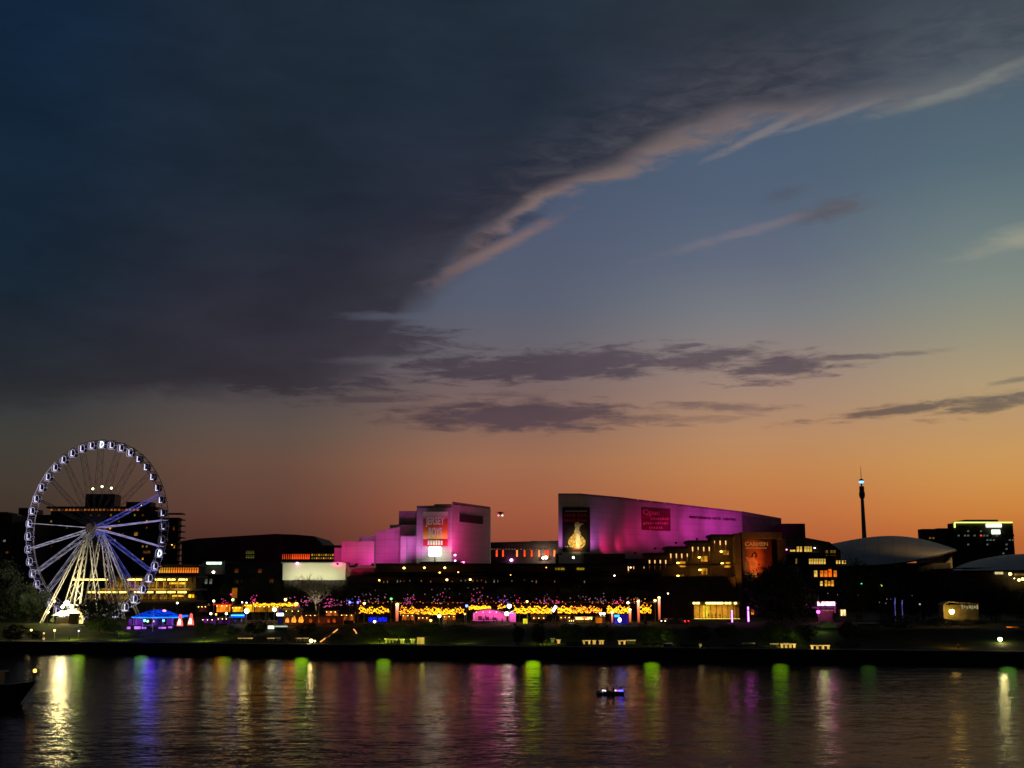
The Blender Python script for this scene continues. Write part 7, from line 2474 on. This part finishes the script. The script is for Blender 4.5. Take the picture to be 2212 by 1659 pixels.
tl = [(1612, 1764, 1220, 1350, 352, 'huge dark rounded fig tree in front of the CARMEN banner'),
      (172, 255, 1289, 1365, 346, 'dark green leafy tree at the foot of the ferris wheel'),
      (1812, 1886, 1211, 1330, 372, 'dark tree in front of the left part of the curved shell roof'),
      (1876, 1962, 1222, 1345, 378, 'dark tree below the middle of the curved shell roof'),
      (1945, 2040, 1229, 1350, 382, 'dark tree below the right tip of the curved shell roof'),
      (2020, 2120, 1247, 1330, 386, 'dark tree behind the dim olive shelter'),
      (2100, 2180, 1262, 1350, 380, 'dark tree between the shelter and the right edge'),
      (2160, 2290, 1272, 1370, 372, 'dark tree cut by the right edge of the view'),
      (-70, 42, 1205, 1345, 380, 'dark tree cut by the left edge of the view'),
      (24, 100, 1262, 1352, 384, 'dark tree just left of the wheel'),
      (1700, 1768, 1268, 1345, 360, 'dark tree filling in behind the right of the fig tree'),
      (470, 530, 1262, 1302, 388, 'dark tree behind the orange fabric tower'), (530, 590, 1250, 1300, 390, 'dark tree behind the first row of bulbs'), (585, 640, 1262, 1300, 388, 'dark tree left of the bare lit tree'),
      (735, 800, 1262, 1304, 386, 'dark tree behind the two blue lamps'), (795, 860, 1266, 1304, 387, 'dark tree behind the green lamp'), (850, 915, 1262, 1305, 385, 'dark tree with pink fairy lights behind the orange post'),
      (925, 990, 1268, 1306, 386, 'dark tree behind the bulbs left of the stage'), (990, 1050, 1262, 1306, 387, 'dark tree behind the pink stage'), (1062, 1128, 1266, 1306, 386, 'dark tree behind the right shoulder of the stage'),
      (1140, 1205, 1268, 1306, 385, 'dark tree behind the densest bulbs'), (1208, 1275, 1264, 1306, 387, 'dark tree with pink fairy lights above the food stall'), (1285, 1345, 1266, 1306, 386, 'dark tree behind the blue kiosk'),
      (1350, 1415, 1272, 1306, 388, 'dark tree behind the last glowing posts'),
      (1900, 1990, 1330, 1405, 312, 'dark tree on the near bank right of the shed'), (1975, 2070, 1334, 1408, 314, 'dark tree on the near bank left of the orange lawn'), (2040, 2130, 1338, 1398, 318, 'dark tree on the near bank below the warm globe'),
      (2185, 2280, 1365, 1412, 306, 'dark tree on the near bank at the right edge'),
      (1820, 1905, 1352, 1400, 308, 'dark tree on the near bank right of the longest seat wall')]
for k, (x0, x1, yt, yb, Y_, lab) in enumerate(tl):
    tree(x0, x1, yt, yb, Y_, lab, k)

# shrubs and clumps on the slope
shr = [(6, 60, 1350, 1385), (60, 96, 1362, 1382), (222, 262, 1345, 1366), (255, 300, 1362, 1376), (420, 470, 1345, 1366), (470, 520, 1352, 1372), (530, 578, 1342, 1370), (640, 690, 1345, 1372), (700, 740, 1368, 1384), (775, 830, 1346, 1368),
       (835, 890, 1350, 1374), (900, 960, 1345, 1366), (965, 1020, 1350, 1368), (1108, 1132, 1350, 1390), (1150, 1178, 1346, 1392), (1205, 1258, 1348, 1374), (1262, 1300, 1352, 1378), (1310, 1330, 1362, 1386), (1376, 1424, 1350, 1382), (1425, 1470, 1358, 1385),
       (1480, 1540, 1352, 1384), (1545, 1600, 1350, 1380), (1640, 1700, 1346, 1384), (1705, 1762, 1350, 1388), (1810, 1850, 1345, 1378), (1222, 1262, 1386, 1398), (1382, 1440, 1388, 1402), (1460, 1530, 1384, 1402), (1560, 1640, 1392, 1404), (1800, 1860, 1386, 1404)]
where = ['at the left edge of the lawn', 'by the first path lamp', 'under the leafy tree', 'in front of the carousel', 'right of the red cones', 'below the left stalls', 'under the blue awning', 'below the flame bowls', 'at the orange ramp', 'under the blue neon',
         'below the orange post', 'below the greenish lamp', 'left of the stage', 'left of the palms', 'in the middle of the palms', 'below the food stall queue', 'below the orange booth', 'at the blue kiosk', 'right of the blue kiosk', 'below the cars',
         'below the yellow hall', 'below the left neon tube', 'under the fig tree', 'at the green tent', 'by the grey roofed shed', 'on the wall below the amber seat walls', 'on the wall right of the kiosk', 'on the dark wall below the cars', 'on the wall below the hall', 'at the wall right of the longest seat wall']
for k, ((x0, x1, yt, yb), w_) in enumerate(zip(shr, where)):
    Ysb = 340
    for _ in range(10):   # set each shrub where the slope meets its foot
        xq = W((x0 + x1) / 2, yb, Ysb).x
        lo, hi_ = bank_y(xq) + 1, bank_y(xq) + 70
        for _b in range(24):
            mid = (lo + hi_) / 2
            gy = HZ + (CAM_H - ground_z(xq, mid)) * FPX / mid
            if gy > yb:
                lo = mid
            else:
                hi_ = mid
        Ysb = lo
    tree(x0, x1, yt, yb, Ysb, 'dark shrub ' + w_, k, group='shrubs on the river bank', cat='shrub', name='shrub')

# bare tree, lit from below, in front of the cream wall
bm2, tips = branch_mb(21, 13.5, .42, .6, 3, n1=5)
px_ = W(686, 1300, 392)
t_ = thing('bare_tree', 'leafless branching tree lit from below in front of the cream wall', 'tree', (px_.x, 392, 7.4))
bm2.mesh
o = link('trunk', bm2.mesh('trunk', PALEBARK), t_)
zr_ = W(686, 1234, 392).z - 7.4
mx = max(v[2] for v in bm2.v)
wx = max(abs(v[0]) for v in bm2.v)
o.scale = (8.0 / wx, 8.0 / wx, zr_ / mx)
lamp_light('SPOT', 'tree_uplight', (px_.x, 387, 9.5), 1100, (225, 235, 160), t_, (px_.x, 392, 16), size=.4, angle=90, blend=1)

# fairy lights in the tree tops behind the market: pink, pale and blue points
def fairy(x0, x1, y0, y1, n, mats, label, Y_=381):
    n = int(n * 1.7)
    c0 = W((x0 + x1) / 2, (y0 + y1) / 2, Y_)
    t_ = thing('fairy_lights', label, 'fairy lights', c0, 'fairy lights in the trees behind the market')
    per = {}
    for k in range(n):
        m_ = mats[rr.randrange(len(mats))]
        px = rr.gauss((x0 + x1) / 2, (x1 - x0) / 4.2); py = y1 - abs(rr.gauss(0, (y1 - y0) / 2.1))
        per.setdefault(m_.name, (m_, MB()))[1].octa(W(px, max(py, y0), Y_ - rr.uniform(0, 4)), rr.uniform(.10, .21))
    for m_, q in per.values():
        q.build('bulbs', m_, t_, kind='stuff')
for a in [(615, 665, 1290, 1312, 16, [BULBP, BULBL], 'pink fairy lights left of the bare tree'), (650, 700, 1278, 1302, 22, [BULBP, BULBL, BULBL], 'pink fairy lights on the bare tree'), (690, 740, 1285, 1312, 26, [BULBP, BULBP, BULBL], 'magenta fairy lights right of the bare tree'),
          (735, 775, 1280, 1308, 12, [BULBL, BULBB, BULBP], 'pink and blue fairy lights at the two blue lamps'), (770, 850, 1275, 1302, 16, [BULBL], 'pale fairy lights left of the green lamp'), (864, 900, 1280, 1306, 22, [BULBP, BULBP, BULBL], 'dense pink fairy lights right of the orange post'),
          (905, 1000, 1272, 1304, 14, [BULBL, BULBL, BULBP], 'sparse pale fairy lights left of the stage'), (1010, 1050, 1270, 1302, 16, [BULBL, BULBP], 'reddish fairy lights above the stage'), (1060, 1110, 1280, 1303, 12, [BULBL, BULBP, BULBB], 'mixed fairy lights above the stage shoulder'),
          (1108, 1125, 1284, 1302, 6, [BULBP], 'small pink fairy light cluster right of the stage'), (1155, 1190, 1284, 1303, 14, [BULBP, BULBL], 'pink fairy lights above the densest bulbs'), (1188, 1215, 1290, 1303, 12, [BULBP], 'bright pink fairy lights above the slanting light'),
          (1225, 1330, 1282, 1303, 18, [BULBL], 'pale fairy lights above the food stall'), (1318, 1345, 1294, 1304, 10, [BULBP], 'pink fairy lights above the blue kiosk'), (1350, 1410, 1284, 1303, 12, [BULBL, BULBO], 'sparse fairy lights at the end of the arbour'),
          (478, 496, 1292, 1304, 6, [BULBP], 'pink fairy lights above the red roofed stall'), (538, 556, 1286, 1302, 12, [BULBP], 'pink fairy light cone above the first bulb row'),
          (1790, 1960, 1250, 1305, 16, [BULBL], 'faint fairy lights in the dark right trees')]:
    fairy(*a)

# palms near the pole with the yellow box
def palm(px, ytop, Y_, label, seed):
    r_ = random.Random(seed)
    p_ = W(px, ytop, Y_); g_ = ground_z(p_.x, Y_)
    t_ = thing('palm_plant', label, 'palm', (p_.x, Y_, g_), 'low palms on the bank')
    h_ = max(p_.z - g_ - 1.2, .6)
    MB().tube((p_.x, Y_, g_ - .2), (p_.x, Y_, g_ + h_), .16, .12, 7).build('trunk', BARK, t_)
    q = MB()
    for k in range(16):
        a = 2 * math.pi * k / 16 + r_.uniform(-.2, .2)
        up = r_.uniform(.5, 1.4)
        prev_ = Vector((p_.x, Y_, g_ + h_))
        d = Vector((math.cos(a), math.sin(a), up))
        w0 = .16
        side = Vector((-math.sin(a), math.cos(a), 0))
        for s in range(5):
            nx_ = prev_ + d.normalized() * .5
            w1_ = .16 * (1 - (s + 1) / 5) + .02
            q.add([prev_ - side * w0, prev_ + side * w0, nx_ + side * w1_, nx_ - side * w1_], [(0, 1, 2, 3)])
            prev_, w0 = nx_, w1_
            d.z -= .42
    q.build('fronds', LEAF, t_)
for k, (px, yt, Y_, lab) in enumerate([(1170, 1342, 338, 'tallest spiky palm right of the yellow box sign'), (1112, 1352, 336, 'palm left of the yellow box sign'), (1123, 1366, 326, 'low palm on the slope left of the palms group'), (1160, 1356, 332, 'palm between the other palms'),
                                       (1310, 1363, 326, 'slim palm left of the amber seat wall'), (815, 1350, 340, 'low palm under the blue neon'), (1395, 1352, 338, 'low palm right of the blue kiosk')]):
    palm(px, yt, Y_, lab, k)
# plain dark poles
for px, y0, y1, Y_, lab in [(495, 1352, 1381, 330, 'thin dark pole below the blue awning'), (688, 1308, 1350, 352, 'thin pale pole in front of the flame bowls'), (330, 1310, 1358, 347, 'thin pale pole in front of the blue tent roof'), (912, 1300, 1352, 352, 'thin dark pole below the bulbs'),
                            (1443, 1335, 1368, 340, 'thin dark pole left of the cars'), (2033, 1398, 1412, 298, 'short dark post at the orange lawn'), (2106, 1398, 1413, 297, 'second short dark post at the orange lawn')]:
    a_, b_ = W(px, y1, Y_), W(px, y0, Y_)
    g_ = ground_z(a_.x, Y_)
    t_ = thing('flag_pole', lab, 'pole', (a_.x, Y_, g_), 'plain poles in the park')
    MB().tube((a_.x, Y_, g_ - .3), (a_.x, Y_, b_.z), .09, .06, 6).build('shaft', mat('pale_pole', (.6, .6, .5), .5) if 'pale' in lab else BLACK, t_)
    MB().ball((a_.x, Y_, b_.z + .06), .12).build('finial', BLACK, t_)
